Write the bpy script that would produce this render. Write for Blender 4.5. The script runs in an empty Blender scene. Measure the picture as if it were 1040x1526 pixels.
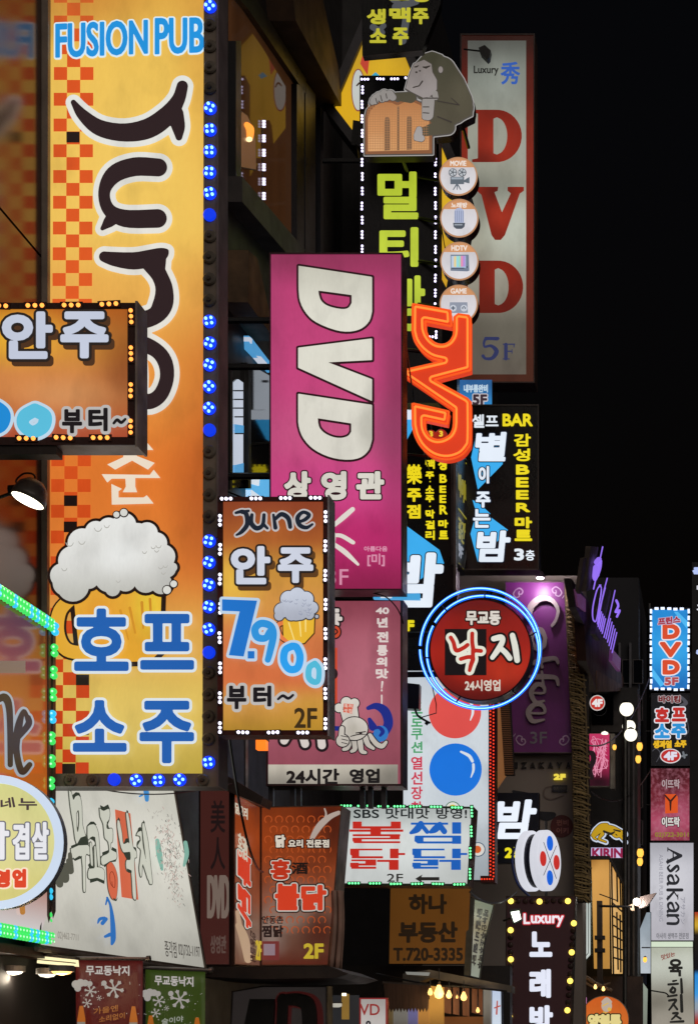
import bpy, math, random
import numpy as np
from mathutils import Vector, Matrix
from mathutils.geometry import tessellate_polygon, delaunay_2d_cdt
random.seed(7); rng = np.random.default_rng(7)
SC = bpy.context.scene; COL = SC.collection

# ---------------------------------------------------------------- camera, world, fill sun, exposure
F, VX, VY, EYE = 2600.0, 1080.0, 1580.0, 1.6        # focal length and vanishing point in photo pixels (1040 wide)
cd = bpy.data.cameras.new('camera'); cam = bpy.data.objects.new('camera', cd); COL.objects.link(cam)
cam.location = (0, 0, EYE); cam.rotation_euler = (math.pi/2, 0, 0)
cd.sensor_fit = 'HORIZONTAL'; cd.sensor_width = 36; cd.lens = 36*F/1040
cd.shift_x = -(VX-520)/1040; cd.shift_y = (VY-763)/1040
cd.clip_start = .1; cd.clip_end = 2000
SC.camera = cam
W = bpy.data.worlds.new('World'); SC.world = W; W.use_nodes = True
wn = W.node_tree; bg = wn.nodes['Background']
sky = wn.nodes.new('ShaderNodeTexSky'); sky.sky_type = 'NISHITA'; sky.sun_disc = False
sky.sun_elevation = math.radians(-4); sky.sun_rotation = math.radians(200)
wn.links.new(sky.outputs[0], bg.inputs[0]); bg.inputs[1].default_value = .12
sd = bpy.data.lights.new('city_glow_fill', 'SUN'); sd.energy = .7; sd.angle = math.radians(60); sd.color = (1, .88, .78)  # added soft sun, a fill standing in for stray city glow
so = bpy.data.objects.new('city_glow_fill', sd); COL.objects.link(so)
so.rotation_euler = (math.radians(62), 0, math.radians(32))
vs = SC.view_settings; vs.view_transform = 'Standard'; vs.look = 'None'; vs.exposure = 0; vs.gamma = 1
SC.cycles.use_denoising = True; SC.cycles.max_bounces = 6; SC.cycles.sample_clamp_indirect = 2.0

# ---------------------------------------------------------------- materials
def lin(h):
    h = h.lstrip('#'); v = [int(h[i:i+2], 16)/255 for i in (0, 2, 4)]
    return tuple((c/12.92 if c <= .04045 else ((c+.055)/1.055)**2.4) for c in v)+(1,)
MC = {}
class NT:
    def __init__(s, name):
        s.m = bpy.data.materials.new(name); s.m.use_nodes = True
        s.t = s.m.node_tree; s.b = s.t.nodes['Principled BSDF']
    def n(s, typ, **kw):
        n = s.t.nodes.new('ShaderNode'+typ)
        for k, v in kw.items(): setattr(n, k, v)
        return n
    def l(s, a, b): s.t.links.new(a, b)
    def math(s, op, a, b=None, clamp=False):
        n = s.n('Math', operation=op); n.use_clamp = clamp
        for i, x in enumerate((a, b)):
            if x is None: continue
            if isinstance(x, (int, float)): n.inputs[i].default_value = x
            else: s.l(x, n.inputs[i])
        return n.outputs[0]
    def pos(s): return s.n('NewGeometry').outputs['Position']
    def noise(s, scale, detail=3, vec=None, stretch=None):
        v = vec or s.pos()
        if stretch:
            mp = s.n('Mapping'); mp.inputs['Scale'].default_value = stretch; s.l(v, mp.inputs[0]); v = mp.outputs[0]
        n = s.n('TexNoise'); n.inputs['Scale'].default_value = scale; n.inputs['Detail'].default_value = detail
        s.l(v, n.inputs['Vector']); return n.outputs[0]
    def mix(s, f, a, b, mode='MIX'):
        n = s.n('Mix', data_type='RGBA', blend_type=mode)
        for i, x in ((0, f), (6, a), (7, b)):
            if isinstance(x, (int, float, tuple)): n.inputs[i].default_value = x
            else: s.l(x, n.inputs[i])
        return n.outputs[2]

def pm(h, rough=.55, metal=0., dirt=.5, scale=5, bump=.15, stretch=None):
    """painted / bare surface with wear, no light of its own"""
    k = ('pm', h, rough, metal, dirt, scale, stretch)
    if k in MC: return MC[k]
    t = NT('surface_'+h.strip('#')); c = lin(h)
    d = tuple(x*(1-dirt) for x in c[:3])+(1,)
    f = t.noise(scale, 6, stretch=stretch)
    r = t.n('MapRange'); t.l(f, r.inputs[0]); r.inputs[1].default_value = .35; r.inputs[2].default_value = .65
    t.l(t.mix(r.outputs[0], c, d), t.b.inputs['Base Color'])
    rr = t.math('MULTIPLY_ADD', f, .3); rr.node.inputs[2].default_value = max(.02, rough-.15); t.l(rr, t.b.inputs['Roughness'])
    t.b.inputs['Metallic'].default_value = metal
    b = t.n('Bump'); b.inputs['Strength'].default_value = bump; b.inputs['Distance'].default_value = .01
    t.l(t.noise(scale*9, 4), b.inputs['Height']); t.l(b.outputs[0], t.b.inputs['Normal'])
    MC[k] = t.m; return t.m

def em(h, s=1., var=.12, base=.25, rough=.4):
    """a backlit sheet or vinyl, or an unlit surface with painted glow: shines in its own colour, slightly uneven like a lamp box"""
    k = ('em', h, s, var, base)
    if k in MC: return MC[k]
    t = NT('lit_'+h.strip('#')); c = lin(h)
    t.b.inputs['Base Color'].default_value = tuple(x*base for x in c[:3])+(1,)
    t.b.inputs['Roughness'].default_value = rough
    t.b.inputs['Emission Color'].default_value = c
    if var:
        f = t.noise(2.2, 2)
        t.l(t.math('MULTIPLY', t.math('ADD', t.math('MULTIPLY', f, 2*var), 1-var), s), t.b.inputs['Emission Strength'])
    else: t.b.inputs['Emission Strength'].default_value = s
    MC[k] = t.m; return t.m

def wz(py, Y): return EYE+(VY-py)*Y/F
def wx(px, Y): return (px-VX)*Y/F
def grad(stops, Y, blobs=(), s=1., var=.1, base=.2, rough=.35, cloud=None, grain=.05):
    """printed backlit face: vertical run of print colour and painted lamp unevenness, blobs (px,py,rx,ry,colour,amount), fabric grain"""
    t = NT('lit_print'); p = t.pos()
    sep = t.n('SeparateXYZ'); t.l(p, sep.inputs[0])
    y0, y1 = stops[0][0], stops[-1][0]
    mr = t.n('MapRange'); t.l(sep.outputs[2], mr.inputs[0])
    mr.inputs[1].default_value = wz(y0, Y); mr.inputs[2].default_value = wz(y1, Y)
    r = t.n('ValToRGB'); t.l(mr.outputs[0], r.inputs[0]); cr = r.color_ramp
    while len(cr.elements) < len(stops): cr.elements.new(.5)
    for e, (y, h) in zip(cr.elements, stops): e.position = (y-y0)/(y1-y0+1e-9); e.color = lin(h)
    cr.interpolation = 'EASE'
    c = r.outputs[0]
    for (bx, by, rx, ry, h, a) in blobs:
        s1 = t.n('VectorMath', operation='SUBTRACT'); t.l(p, s1.inputs[0]); s1.inputs[1].default_value = (wx(bx, Y), Y, wz(by, Y))
        s2 = t.n('VectorMath', operation='DIVIDE'); t.l(s1.outputs[0], s2.inputs[0]); s2.inputs[1].default_value = (rx*Y/F, 50, ry*Y/F)
        s3 = t.n('VectorMath', operation='LENGTH'); t.l(s2.outputs[0], s3.inputs[0])
        m = t.n('MapRange', interpolation_type='SMOOTHSTEP'); t.l(s3.outputs['Value'], m.inputs[0]); m.inputs[1].default_value = 1; m.inputs[2].default_value = 0
        m.inputs[3].default_value = 0; m.inputs[4].default_value = a
        c = t.mix(m.outputs[0], c, lin(h))
    if cloud:
        h, a, sc = cloud
        f = t.noise(sc, 5); m = t.n('MapRange'); t.l(f, m.inputs[0]); m.inputs[1].default_value = .45; m.inputs[2].default_value = .7; m.inputs[4].default_value = a
        c = t.mix(m.outputs[0], c, lin(h))
    g = t.mix(base, (0, 0, 0, 1), c); t.l(g, t.b.inputs['Base Color'])
    t.l(c, t.b.inputs['Emission Color']); t.b.inputs['Roughness'].default_value = rough
    f = t.math('ADD', t.math('MULTIPLY', t.noise(1.8, 2), 2*var), 1-var)
    f2 = t.math('ADD', t.math('MULTIPLY', t.noise(60, 2, stretch=(1, 1, .35)), 2*grain), 1-grain)
    bn = t.math('ADD', t.math('MULTIPLY', t.noise(1., 1, stretch=(4.5, 1, .12)), .16), .92)      # light of tubes behind the sheet, painted as brightness bands
    gm = t.n('MapRange'); t.l(t.noise(3.2, 7, stretch=(1.6, 1, .8)), gm.inputs[0]); gm.inputs[1].default_value = .52; gm.inputs[2].default_value = .78; gm.inputs[3].default_value = 1.; gm.inputs[4].default_value = .8   # dirt on the sheet
    f3 = t.math('MULTIPLY', bn, gm.outputs[0])
    t.l(t.math('MULTIPLY', t.math('MULTIPLY', t.math('MULTIPLY', f, f2), f3), s), t.b.inputs['Emission Strength'])
    b_ = t.n('Bump'); b_.inputs['Strength'].default_value = .25; b_.inputs['Distance'].default_value = .02
    t.l(t.noise(2.5, 3, stretch=(1, 1, .4)), b_.inputs['Height']); t.l(b_.outputs[0], t.b.inputs['Normal'])
    return t.m

# ---------------------------------------------------------------- planes and meshes
class Plane:
    """an upright (or leaning) plane through three photo points at known distances"""
    def __init__(s, a, b, c):
        P = [Vector((wx(p[0], p[2]), p[2], wz(p[1], p[2]))) for p in (a, b, c)]
        s.o = P[0]; s.n = (P[1]-P[0]).cross(P[2]-P[0]).normalized()
        if s.n.dot(Vector((0, 0, EYE))-P[0]) < 0: s.n = -s.n
    def pt(s, px, py, off=0.):
        d = Vector(((px-VX)/F, 1, (VY-py)/F)); o = Vector((0, 0, EYE))
        t = (s.o+s.n*0-o).dot(s.n)/d.dot(s.n)
        return o+d*t+s.n*off
    def rot(s):
        z = Vector((0, 0, 1)); f = -s.n; x = f.cross(z).normalized(); u = x.cross(f)
        return Matrix((x, f, u)).transposed()
def frontal(x, y, Y): return Plane((x, y, Y), (x+100, y, Y), (x, y+100, Y))
def wallplane(X):     # a plane along the street, facing it
    q = lambda px: X*F/(px-VX)
    a = 300 if X < 0 else 1300
    return Plane((a, 500, q(a)), (a+200, 500, q(a+200)), (a, 900, q(a)))

def mk(name, V, Fc, mat, parent=None, base=Vector((0, 0, 0)), smooth=False):
    me = bpy.data.meshes.new(name); me.from_pydata([tuple(Vector(v)-base) for v in V], [], Fc)
    for m in (mat if isinstance(mat, list) else [mat]): me.materials.append(m)
    if smooth: me.polygons.foreach_set('use_smooth', [True]*len(me.polygons))
    me.update(); o = bpy.data.objects.new(name, me); COL.objects.link(o)
    if parent: o.parent = parent
    return o
def tag(o, label, cat=None, group=None, kind=None):
    if label: o['label'] = label
    if cat: o['category'] = cat
    if group: o['group'] = group
    if kind: o['kind'] = kind
    return o
class TH:
    def __init__(s, name, label, cat, base, group=None):
        s.base = Vector(base); s.root = bpy.data.objects.new(name, None); COL.objects.link(s.root)
        s.root.empty_display_size = .1; s.root.location = s.base; tag(s.root, label, cat, group); s.lay = .004
    def mesh(s, name, V, Fc, mat, parent=None, smooth=False, label=None):
        o = mk(name, V, Fc, mat, parent or s.root, s.base, smooth)
        if label: o['label'] = label
        return o
    def put(s, proto, pos, rot=None, parent=None, name=None):
        """another copy of a part (first use moves the part itself)"""
        if not proto.get('_used'): o = proto; o['_used'] = 1
        else:
            o = proto.copy(); COL.objects.link(o)
        if '_used' in o and o is not proto: del o['_used']
        o.parent = parent or s.root; o.location = Vector(pos)-s.base
        if rot is not None: o.rotation_euler = rot.to_euler()
        return o
class MB:
    """mesh collector"""
    def __init__(s): s.V = []; s.F = []; s.mi = []
    def add(s, V, Fc, mi=0):
        k = len(s.V); s.V += [Vector(v) for v in V]; s.F += [tuple(i+k for i in f) for f in Fc]; s.mi += [mi]*len(Fc); return s
    def box(s, x0, x1, y0, y1, z0, z1, mi=0):
        V = [(x, y, z) for z in (z0, z1) for y in (y0, y1) for x in (x0, x1)]
        return s.add(V, [(0, 2, 3, 1), (4, 5, 7, 6), (0, 1, 5, 4), (2, 6, 7, 3), (0, 4, 6, 2), (1, 3, 7, 5)], mi)
    def prism(s, poly, pl, f=0., b=.1, mi=0):
        n = len(poly); A = [pl.pt(*p) for p in poly]
        V = [a+pl.n*f for a in A]+[a-pl.n*b for a in A]
        Fc = [tuple(range(n)), tuple(range(2*n-1, n-1, -1))]+[(i, n+i, n+(i+1) % n, (i+1) % n) for i in range(n)]
        return s.add(V, Fc, mi)
    def ring(s, po, pi, pl, f, b, mi=0):
        n = len(po); A = [pl.pt(*p) for p in po]; B = [pl.pt(*p) for p in pi]
        V = [a+pl.n*f for a in A]+[x+pl.n*f for x in B]+[a-pl.n*b for a in A]+[x-pl.n*b for x in B]; Fc = []
        for i in range(n):
            j = (i+1) % n
            Fc += [(i, j, n+j, n+i), (2*n+i, 3*n+i, 3*n+j, 2*n+j), (i, 2*n+i, 2*n+j, j), (n+i, n+j, 3*n+j, 3*n+i)]
        return s.add(V, Fc, mi)
    def tube(s, P, r, n=8, closed=False, mi=0):
        P = [Vector(p) for p in P]; m = len(P); V = []; Fc = []
        for i, p in enumerate(P):
            a = P[(i-1) % m] if (closed or i) else p; b = P[(i+1) % m] if (closed or i < m-1) else p
            d = (b-a).normalized() if (b-a).length > 1e-9 else Vector((0, 0, 1))
            u = d.cross(Vector((0, 1, 0)));
            if u.length < .15: u = d.cross(Vector((1, 0, 0)))
            u.normalize(); v = d.cross(u); rr = r[i] if isinstance(r, (list, tuple)) else r
            V += [p+(u*math.cos(2*math.pi*k/n)+v*math.sin(2*math.pi*k/n))*rr for k in range(n)]
        for i in range(m if closed else m-1):
            j = (i+1) % m
            Fc += [(i*n+k, i*n+(k+1) % n, j*n+(k+1) % n, j*n+k) for k in range(n)]
        if not closed: Fc += [tuple(range(n))[::-1], tuple((m-1)*n+k for k in range(n))]
        return s.add(V, Fc, mi)
    def lathe(s, prof, c, axis='z', n=20, mi=0):
        c = Vector(c); V = []; Fc = []
        for (r, h) in prof:
            for k in range(n):
                a = 2*math.pi*k/n
                V.append(c+(Vector((r*math.cos(a), r*math.sin(a), h)) if axis == 'z' else Vector((r*math.cos(a), h, r*math.sin(a))) if axis == 'y' else Vector((h, r*math.cos(a), r*math.sin(a)))))
        for i in range(len(prof)-1):
            Fc += [(i*n+k, i*n+(k+1) % n, (i+1)*n+(k+1) % n, (i+1)*n+k) for k in range(n)]
        Fc += [tuple(range(n))[::-1], tuple((len(prof)-1)*n+k for k in range(n))]
        return s.add(V, Fc, mi)
    def build(s, name, mat, th=None, parent=None, smooth=False, label=None):
        o = th.mesh(name, s.V, s.F, mat, parent, smooth, label) if th else mk(name, s.V, s.F, mat, None, Vector((0, 0, 0)), smooth)
        if any(s.mi): o.data.polygons.foreach_set('material_index', s.mi)
        return o

# ---------------------------------------------------------------- lettering: outlines as a distance field, any weight or border
GC = {}
def glyph(text):
    if text in GC: return GC[text]
    cu = bpy.data.curves.new('glyph', 'FONT'); cu.body = text; cu.resolution_u = 4
    o = bpy.data.objects.new('glyph', cu); COL.objects.link(o)
    e = o.evaluated_get(bpy.context.evaluated_depsgraph_get()); me = e.to_mesh()
    cnt = {}; q = [(round(v.co.x, 5), round(v.co.y, 5)) for v in me.vertices]
    for p in me.polygons:
        vs_ = [q[i] for i in p.vertices]
        for a, b in zip(vs_, vs_[1:]+vs_[:1]):
            if a != b: k = (min(a, b), max(a, b)); cnt[k] = cnt.get(k, 0)+1
    S = np.array([[*a, *b] for (a, b), c in cnt.items() if c == 1])
    e.to_mesh_clear(); bpy.data.objects.remove(o); bpy.data.curves.remove(cu)
    xs = S[:, [0, 2]]; ys = S[:, [1, 3]]
    x0, x1, y0, y1 = xs.min(), xs.max(), ys.min(), ys.max()
    S[:, [0, 2]] = (xs-x0)/(x1-x0); S[:, [1, 3]] = (y1-ys)/(y1-y0)
    GC[text] = S; return S
def T(text, x0, y0, x1, y1, bold=0., shear=0., quad=None, rot=False):
    """text fitted by its ink into a photo box (quad = TL,TR,BR,BL)"""
    b = bold; S = glyph(text)
    if rot: quad = [(x1, y0), (x1, y1), (x0, y1), (x0, y0)]
    if quad is None:
        quad = [(x0+b+shear, y0+b), (x1-b+shear, y0+b), (x1-b-shear, y1-b), (x0+b-shear, y1-b)]
    q = np.array(quad, float)
    def mp(u, v):
        u = u[:, None]; v = v[:, None]
        return q[0]*(1-u)*(1-v)+q[1]*u*(1-v)+q[2]*u*v+q[3]*(1-u)*v
    A = mp(S[:, 0], S[:, 1]); B = mp(S[:, 2], S[:, 3])
    return ('g', np.hstack([A, B]), b)
def TV(text, x0, y0, x1, y1, bold=0., gap=.12):
    n = len(text); h = (y1-y0)/n
    return [T(c, x0, y0+i*h+h*gap/2, x1, y0+(i+1)*h-h*gap/2, bold) for i, c in enumerate(text) if c != ' ']
def ST(*strokes): return ('s', [[tuple(p) for p in s_] for s_ in strokes])
def curve(pts, n=6):
    P = [np.array(p, float) for p in pts]; out = []
    for i in range(len(P)-1):
        a, b, c, d = P[max(i-1, 0)], P[i], P[i+1], P[min(i+2, len(P)-1)]
        for k in range(n):
            t = k/n; out.append(tuple(.5*((2*b)+(-a+c)*t+(2*a-5*b+4*c-d)*t*t+(-a+3*b-3*c+d)*t**3)))
    return out+[tuple(P[-1])]
def CS(*strokes): return ST(*[curve(s_) for s_ in strokes])
def PG(*polys): 
    S = []
    for p in polys:
        for a, b in zip(p, p[1:]+p[:1]): S.append([a[0], a[1], b[0], b[1]])
    return ('g', np.array(S, float), 0.)
def EL(cx, cy, rx, ry=None, n=28, a0=0):
    ry = ry or rx
    return PG([(cx+rx*math.cos(2*math.pi*k/n), cy+ry*math.sin(2*math.pi*k/n)) for k in range(n)])
def RC(x0, y0, x1, y1): return PG([(x0, y0), (x1, y0), (x1, y1), (x0, y1)])

def contours(shapes, grow=0., cell=None):
    pts = []
    for s_ in shapes:
        if s_[0] == 'g': pts += [(s_[1][:, [0, 2]].min(), s_[1][:, [1, 3]].min()), (s_[1][:, [0, 2]].max(), s_[1][:, [1, 3]].max())]
        else:
            for st in s_[1]:
                for p in st: pts += [(p[0]-p[2], p[1]-p[2]), (p[0]+p[2], p[1]+p[2])]
    pts = np.array(pts); mb = max([s_[2] for s_ in shapes if s_[0] == 'g']+[0])
    lo = pts.min(0); hi = pts.max(0)
    if cell is None: cell = min(1.2, max(.22, math.sqrt((hi-lo).prod()/30000)))
    R = max(grow+mb, 0)+3*cell; lo = lo-R-cell; hi = hi+R+cell
    nx, ny = int((hi[0]-lo[0])/cell)+2, int((hi[1]-lo[1])/cell)+2
    gx = lo[0]+np.arange(nx)*cell; gy = lo[1]+np.arange(ny)*cell+1e-4
    Ft = np.full((ny, nx), 1e3); Rb = R+abs(min(grow, 0))+3*cell
    for s_ in shapes:
        if s_[0] == 'g':
            D = np.full((ny, nx), Rb)
            S = s_[1]; ins = np.zeros((ny, nx), bool)
            for (ax, ay, bx, by) in S:
                i0 = max(0, int((min(ax, bx)-Rb-lo[0])/cell)); i1 = min(nx, int((max(ax, bx)+Rb-lo[0])/cell)+2)
                j0 = max(0, int((min(ay, by)-Rb-lo[1])/cell)); j1 = min(ny, int((max(ay, by)+Rb-lo[1])/cell)+2)
                if i0 < i1 and j0 < j1:
                    X = gx[None, i0:i1]-ax; Y = gy[j0:j1, None]-ay; dx, dy = bx-ax, by-ay
                    t = np.clip((X*dx+Y*dy)/(dx*dx+dy*dy+1e-12), 0, 1)
                    d = np.sqrt((X-t*dx)**2+(Y-t*dy)**2)
                    np.minimum(D[j0:j1, i0:i1], d, out=D[j0:j1, i0:i1])
                y0_, y1_ = min(ay, by), max(ay, by)
                if y1_ > y0_:
                    js = np.nonzero((gy >= y0_) & (gy < y1_))[0]
                    if len(js):
                        xc = ax+(gy[js]-ay)*(bx-ax)/(by-ay)
                        ins[js] ^= gx[None, :] < xc[:, None]
            np.minimum(Ft, np.where(ins, -D, D)-s_[2], out=Ft)
        else:
            for st in s_[1]:
                if len(st) == 1: st = st+st
                for (ax, ay, ar), (bx, by, br) in zip(st, st[1:]):
                    m = max(ar, br)+Rb
                    i0 = max(0, int((min(ax, bx)-m-lo[0])/cell)); i1 = min(nx, int((max(ax, bx)+m-lo[0])/cell)+2)
                    j0 = max(0, int((min(ay, by)-m-lo[1])/cell)); j1 = min(ny, int((max(ay, by)+m-lo[1])/cell)+2)
                    X = gx[None, i0:i1]-ax; Y = gy[j0:j1, None]-ay; dx, dy = bx-ax, by-ay
                    t = np.clip((X*dx+Y*dy)/(dx*dx+dy*dy+1e-12), 0, 1)
                    d = np.sqrt((X-t*dx)**2+(Y-t*dy)**2)-(ar+(br-ar)*t)
                    np.minimum(Ft[j0:j1, i0:i1], d, out=Ft[j0:j1, i0:i1])
    V = Ft-grow; V[np.abs(V) < 1e-6] = 1e-6
    I = V < 0; I[0] = I[-1] = False; I[:, 0] = I[:, -1] = False; V = np.where(I, np.minimum(V, -1e-6), np.maximum(V, 1e-6))
    code = (I[:-1, :-1]*1+I[:-1, 1:]*2+I[1:, 1:]*4+I[1:, :-1]*8)
    js, is_ = np.nonzero((code > 0) & (code < 15))
    E = {1: [(3, 0)], 2: [(0, 1)], 3: [(3, 1)], 4: [(1, 2)], 5: [(3, 0), (1, 2)], 6: [(0, 2)], 7: [(3, 2)], 8: [(2, 3)], 9: [(2, 0)], 10: [(0, 1), (2, 3)], 11: [(2, 1)], 12: [(1, 3)], 13: [(1, 0)], 14: [(0, 3)]}
    nxt = {}
    def key(j, i, e): return (0, j, i) if e == 0 else (1, j, i+1) if e == 1 else (0, j+1, i) if e == 2 else (1, j, i)
    for j, i in zip(js.tolist(), is_.tolist()):
        for a, b in E[int(code[j, i])]: nxt[key(j, i, a)] = key(j, i, b)
    def co(k):
        o_, j, i = k
        if o_ == 0: a, b = V[j, i], V[j, i+1]; t = a/(a-b); return (gx[i]+t*cell, gy[j])
        a, b = V[j, i], V[j+1, i]; t = a/(a-b); return (gx[i], gy[j]+t*cell)
    out = []
    while nxt:
        k0, k = nxt.popitem(); loop = [k0]
        while k != k0:
            loop.append(k)
            if k not in nxt: break
            k = nxt.pop(k)
        P = [co(k) for k in loop]
        if len(P) < 5: continue
        # drop points that lie on the line between their neighbours
        tol = max(.05, cell*.12); Q = [P[0]]; i = 0; n = len(P)
        while i < n-1:
            j = i+1
            while j+1 < n and j-i < 24:
                ax, ay = P[i]; bx, by = P[j+1]; dx, dy = bx-ax, by-ay; L = math.hypot(dx, dy)+1e-9
                if max(abs((P[m][0]-ax)*dy-(P[m][1]-ay)*dx)/L for m in range(i+1, j+1)) > tol: break
                j += 1
            Q.append(P[j]); i = j
        if len(Q) >= 4: out.append(Q[:-1] if math.hypot(Q[0][0]-Q[-1][0], Q[0][1]-Q[-1][1]) < .3*cell else Q)
    return out

def inside(p, lp):
    x, y = p; r = False; j = len(lp)-1
    for i in range(len(lp)):
        (ax, ay), (bx_, by_) = lp[i], lp[j]
        if (ay > y) != (by_ > y) and x < (bx_-ax)*(y-ay)/(by_-ay)+ax: r = not r
        j = i
    return r
def flat(mb, loops, pl, off, thick=0., mi=0):
    """fill closed photo-space loops (holes by even-odd) on a plane, with side walls if thick"""
    if not loops: return
    bb = [(min(p[0] for p in l), min(p[1] for p in l), max(p[0] for p in l), max(p[1] for p in l)) for l in loops]
    n = len(loops); holder = [[] for _ in range(n)]
    for i in range(n):
        for j in range(n):
            if i != j and bb[j][0] <= bb[i][0] and bb[j][1] <= bb[i][1] and bb[j][2] >= bb[i][2] and bb[j][3] >= bb[i][3] and inside(loops[i][0], loops[j]): holder[i].append(j)
    for i in range(n):
        if len(holder[i]) % 2: continue
        grp = [loops[i]]+[loops[k] for k in range(n) if i in holder[k] and len(holder[k]) == len(holder[i])+1]
        P = [p for lp in grp for p in lp]
        E_ = []; k0 = 0
        for lp in grp: m = len(lp); E_ += [(k0+a, k0+(a+1) % m) for a in range(m)]; k0 += m
        if len(grp) == 1 : tri = tessellate_polygon([[Vector((x, y, 0)) for x, y in grp[0]]]); W_ = P
        else:
            cv, ce, cf_, *_ = delaunay_2d_cdt([Vector(p) for p in P], E_, [], 0, 1e-7)
            W_ = [(v.x, v.y) for v in cv]; tri = []
            for f in cf_:
                c = (sum(W_[k][0] for k in f)/3, sum(W_[k][1] for k in f)/3)
                if inside(c, grp[0]) and not any(inside(c, h) for h in grp[1:]): tri.append(tuple(f))
        mb.add([pl.pt(x, y, off+thick) for x, y in W_], tri, mi)
    if thick:
        for lp in loops:
            n = len(lp); A = [pl.pt(x, y, off) for x, y in lp]; B = [pl.pt(x, y, off+thick) for x, y in lp]
            mb.add(A+B, [(i, (i+1) % n, n+(i+1) % n, n+i) for i in range(n)], mi)

# ---------------------------------------------------------------- signs
DARK = lambda: pm('#4a4442', .5, .3)
def bx(x0, y0, x1, y1): return [(x0, y0), (x1, y0), (x1, y1), (x0, y1)]
def shrink(poly, d):
    n = len(poly); out = []
    A = sum(poly[i][0]*poly[(i+1) % n][1]-poly[(i+1) % n][0]*poly[i][1] for i in range(n)); sg = 1 if A > 0 else -1
    for i in range(n):
        p0, p1, p2 = (np.array(poly[k % n], float) for k in (i-1, i, i+1))
        d1 = (p1-p0)/np.linalg.norm(p1-p0); d2 = (p2-p1)/np.linalg.norm(p2-p1)
        n1 = sg*np.array((-d1[1], d1[0])); n2 = sg*np.array((-d2[1], d2[0])); m = n1+n2
        out.append(tuple(p1+m/max(.3, m.dot(m))*2*d) if m.dot(m) > .3 else tuple(p1+n1*d))
    return out
class Sign(TH):
    def __init__(s, name, label, cat, poly, pl, depth, case, face, fw=3, frame=None, group=None, proud=.015, facename='face_panel'):
        if len(poly) == 4 and not isinstance(poly[0], tuple): poly = bx(*poly)
        s.pl = pl if isinstance(pl, Plane) else frontal(poly[0][0], poly[0][1], pl)
        cx = sum(p[0] for p in poly)/len(poly); by = max(p[1] for p in poly)
        super().__init__(name, label, cat, s.pl.pt(cx, by), group)
        s.poly = poly; MB().prism(poly, s.pl, 0, depth).build('cabinet', case, s)
        inn = shrink(poly, fw) if fw else poly
        if fw: MB().ring(poly, inn, s.pl, proud, -.0005).build('frame', frame or case, s)
        mb = MB(); flat(mb, [inn], s.pl, s.lay); s.face = mb.build(facename, face, s)
        s.inn = inn
    def art(s, shapes, mat, grow=0., name='lettering', thick=0., cell=None, label=None, off=None):
        if not isinstance(shapes, list): shapes = [shapes]
        if off is None: s.lay += .003; off = s.lay
        mb = MB(); flat(mb, contours(shapes, grow, cell), s.pl, off, thick)
        if isinstance(mat, str): mat = em(mat)
        return mb.build(name, mat, s, s.face, label=label)
    def raw(s, polys, mat, name='graphic', thick=0., off=None):
        if off is None: s.lay += .003; off = s.lay
        mb = MB()
        for p in polys: flat(mb, [p], s.pl, off, thick)
        return mb.build(name, em(mat) if isinstance(mat, str) else mat, s, s.face)
def led_bar(px_w, ppm, n, vertical, col, s=4., r=1.9, gap=5.2):
    """a strip module of n little lamps; local frame x right, z up, y into the sign"""
    mb = MB(); g = gap/ppm; rr = r/ppm; L = (n-1)*g/2+rr*1.9; w = rr*1.5
    mb.box(*((-w, w) if vertical else (-L, L)), -.006, .0, *((-L, L) if vertical else (-w, w)), mi=0)
    for k in range(n):
        c = (k-(n-1)/2)*g
        mb.lathe([(rr, -.006), (rr*.95, -.010), (rr*.6, -.014)], (0 if vertical else c, 0, c if vertical else 0), 'y', 8, mi=1)
    return mb
def leds(S, proto_mb, mats, pts, off=.02, name='led_module', spin=False):
    p = proto_mb; o = mk(name, p.V, p.F, mats, S.root); o.data.polygons.foreach_set('material_index', p.mi)
    R = S.pl.rot()
    for (x, y) in pts:
        S.put(o, S.pl.pt(x+random.gauss(0, .25), y+random.gauss(0, .35), off), R @ Matrix.Rotation(random.uniform(-.8, .8) if spin else random.gauss(0, .02), 3, 'Y'))
    return o
def arms(pairs, r=.02, mat=None, name='bracket', th=None):
    for a, b in pairs: MB().tube([a, b], r, 6).build(name, mat or pm('#3b3a3c', .5, .6), th)
BLK = pm('#0b0a0c', .4, .0, .3); STEEL = pm('#5d5a5c', .4, .5); BROWNM = pm('#5a4338', .5, .2)
# ================================================================ SETTING
g = MB().box(-60, 60, -10, 160, -.3, 0); tag(g.build('ground', pm('#3a3836', .7, 0, .4, 2)), 'dark asphalt of the shopping street', None, None, 'structure')
FX = -4.6; FP = wallplane(FX)
CONC = pm('#3b3430', .7, 0, .5, 1.5); DKB = pm('#2a2626', .6, 0, .5, 1.2); NAVY = pm('#12141c', .5, 0, .4)
def building(label, x0, x1, y0, y1, z1, mat, extra=None):
    b = TH('building', label, 'building', ((x0+x1)/2, (y0+y1)/2, 0))
    MB().box(x0, x1, y0, y1, 0, z1).build('wall', mat, b)
    return b
A_ = building('dark building at the left edge with a shiny panelled front behind the pub signs', -10, FX-.03, 5, 13.6, 13, DKB)
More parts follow.
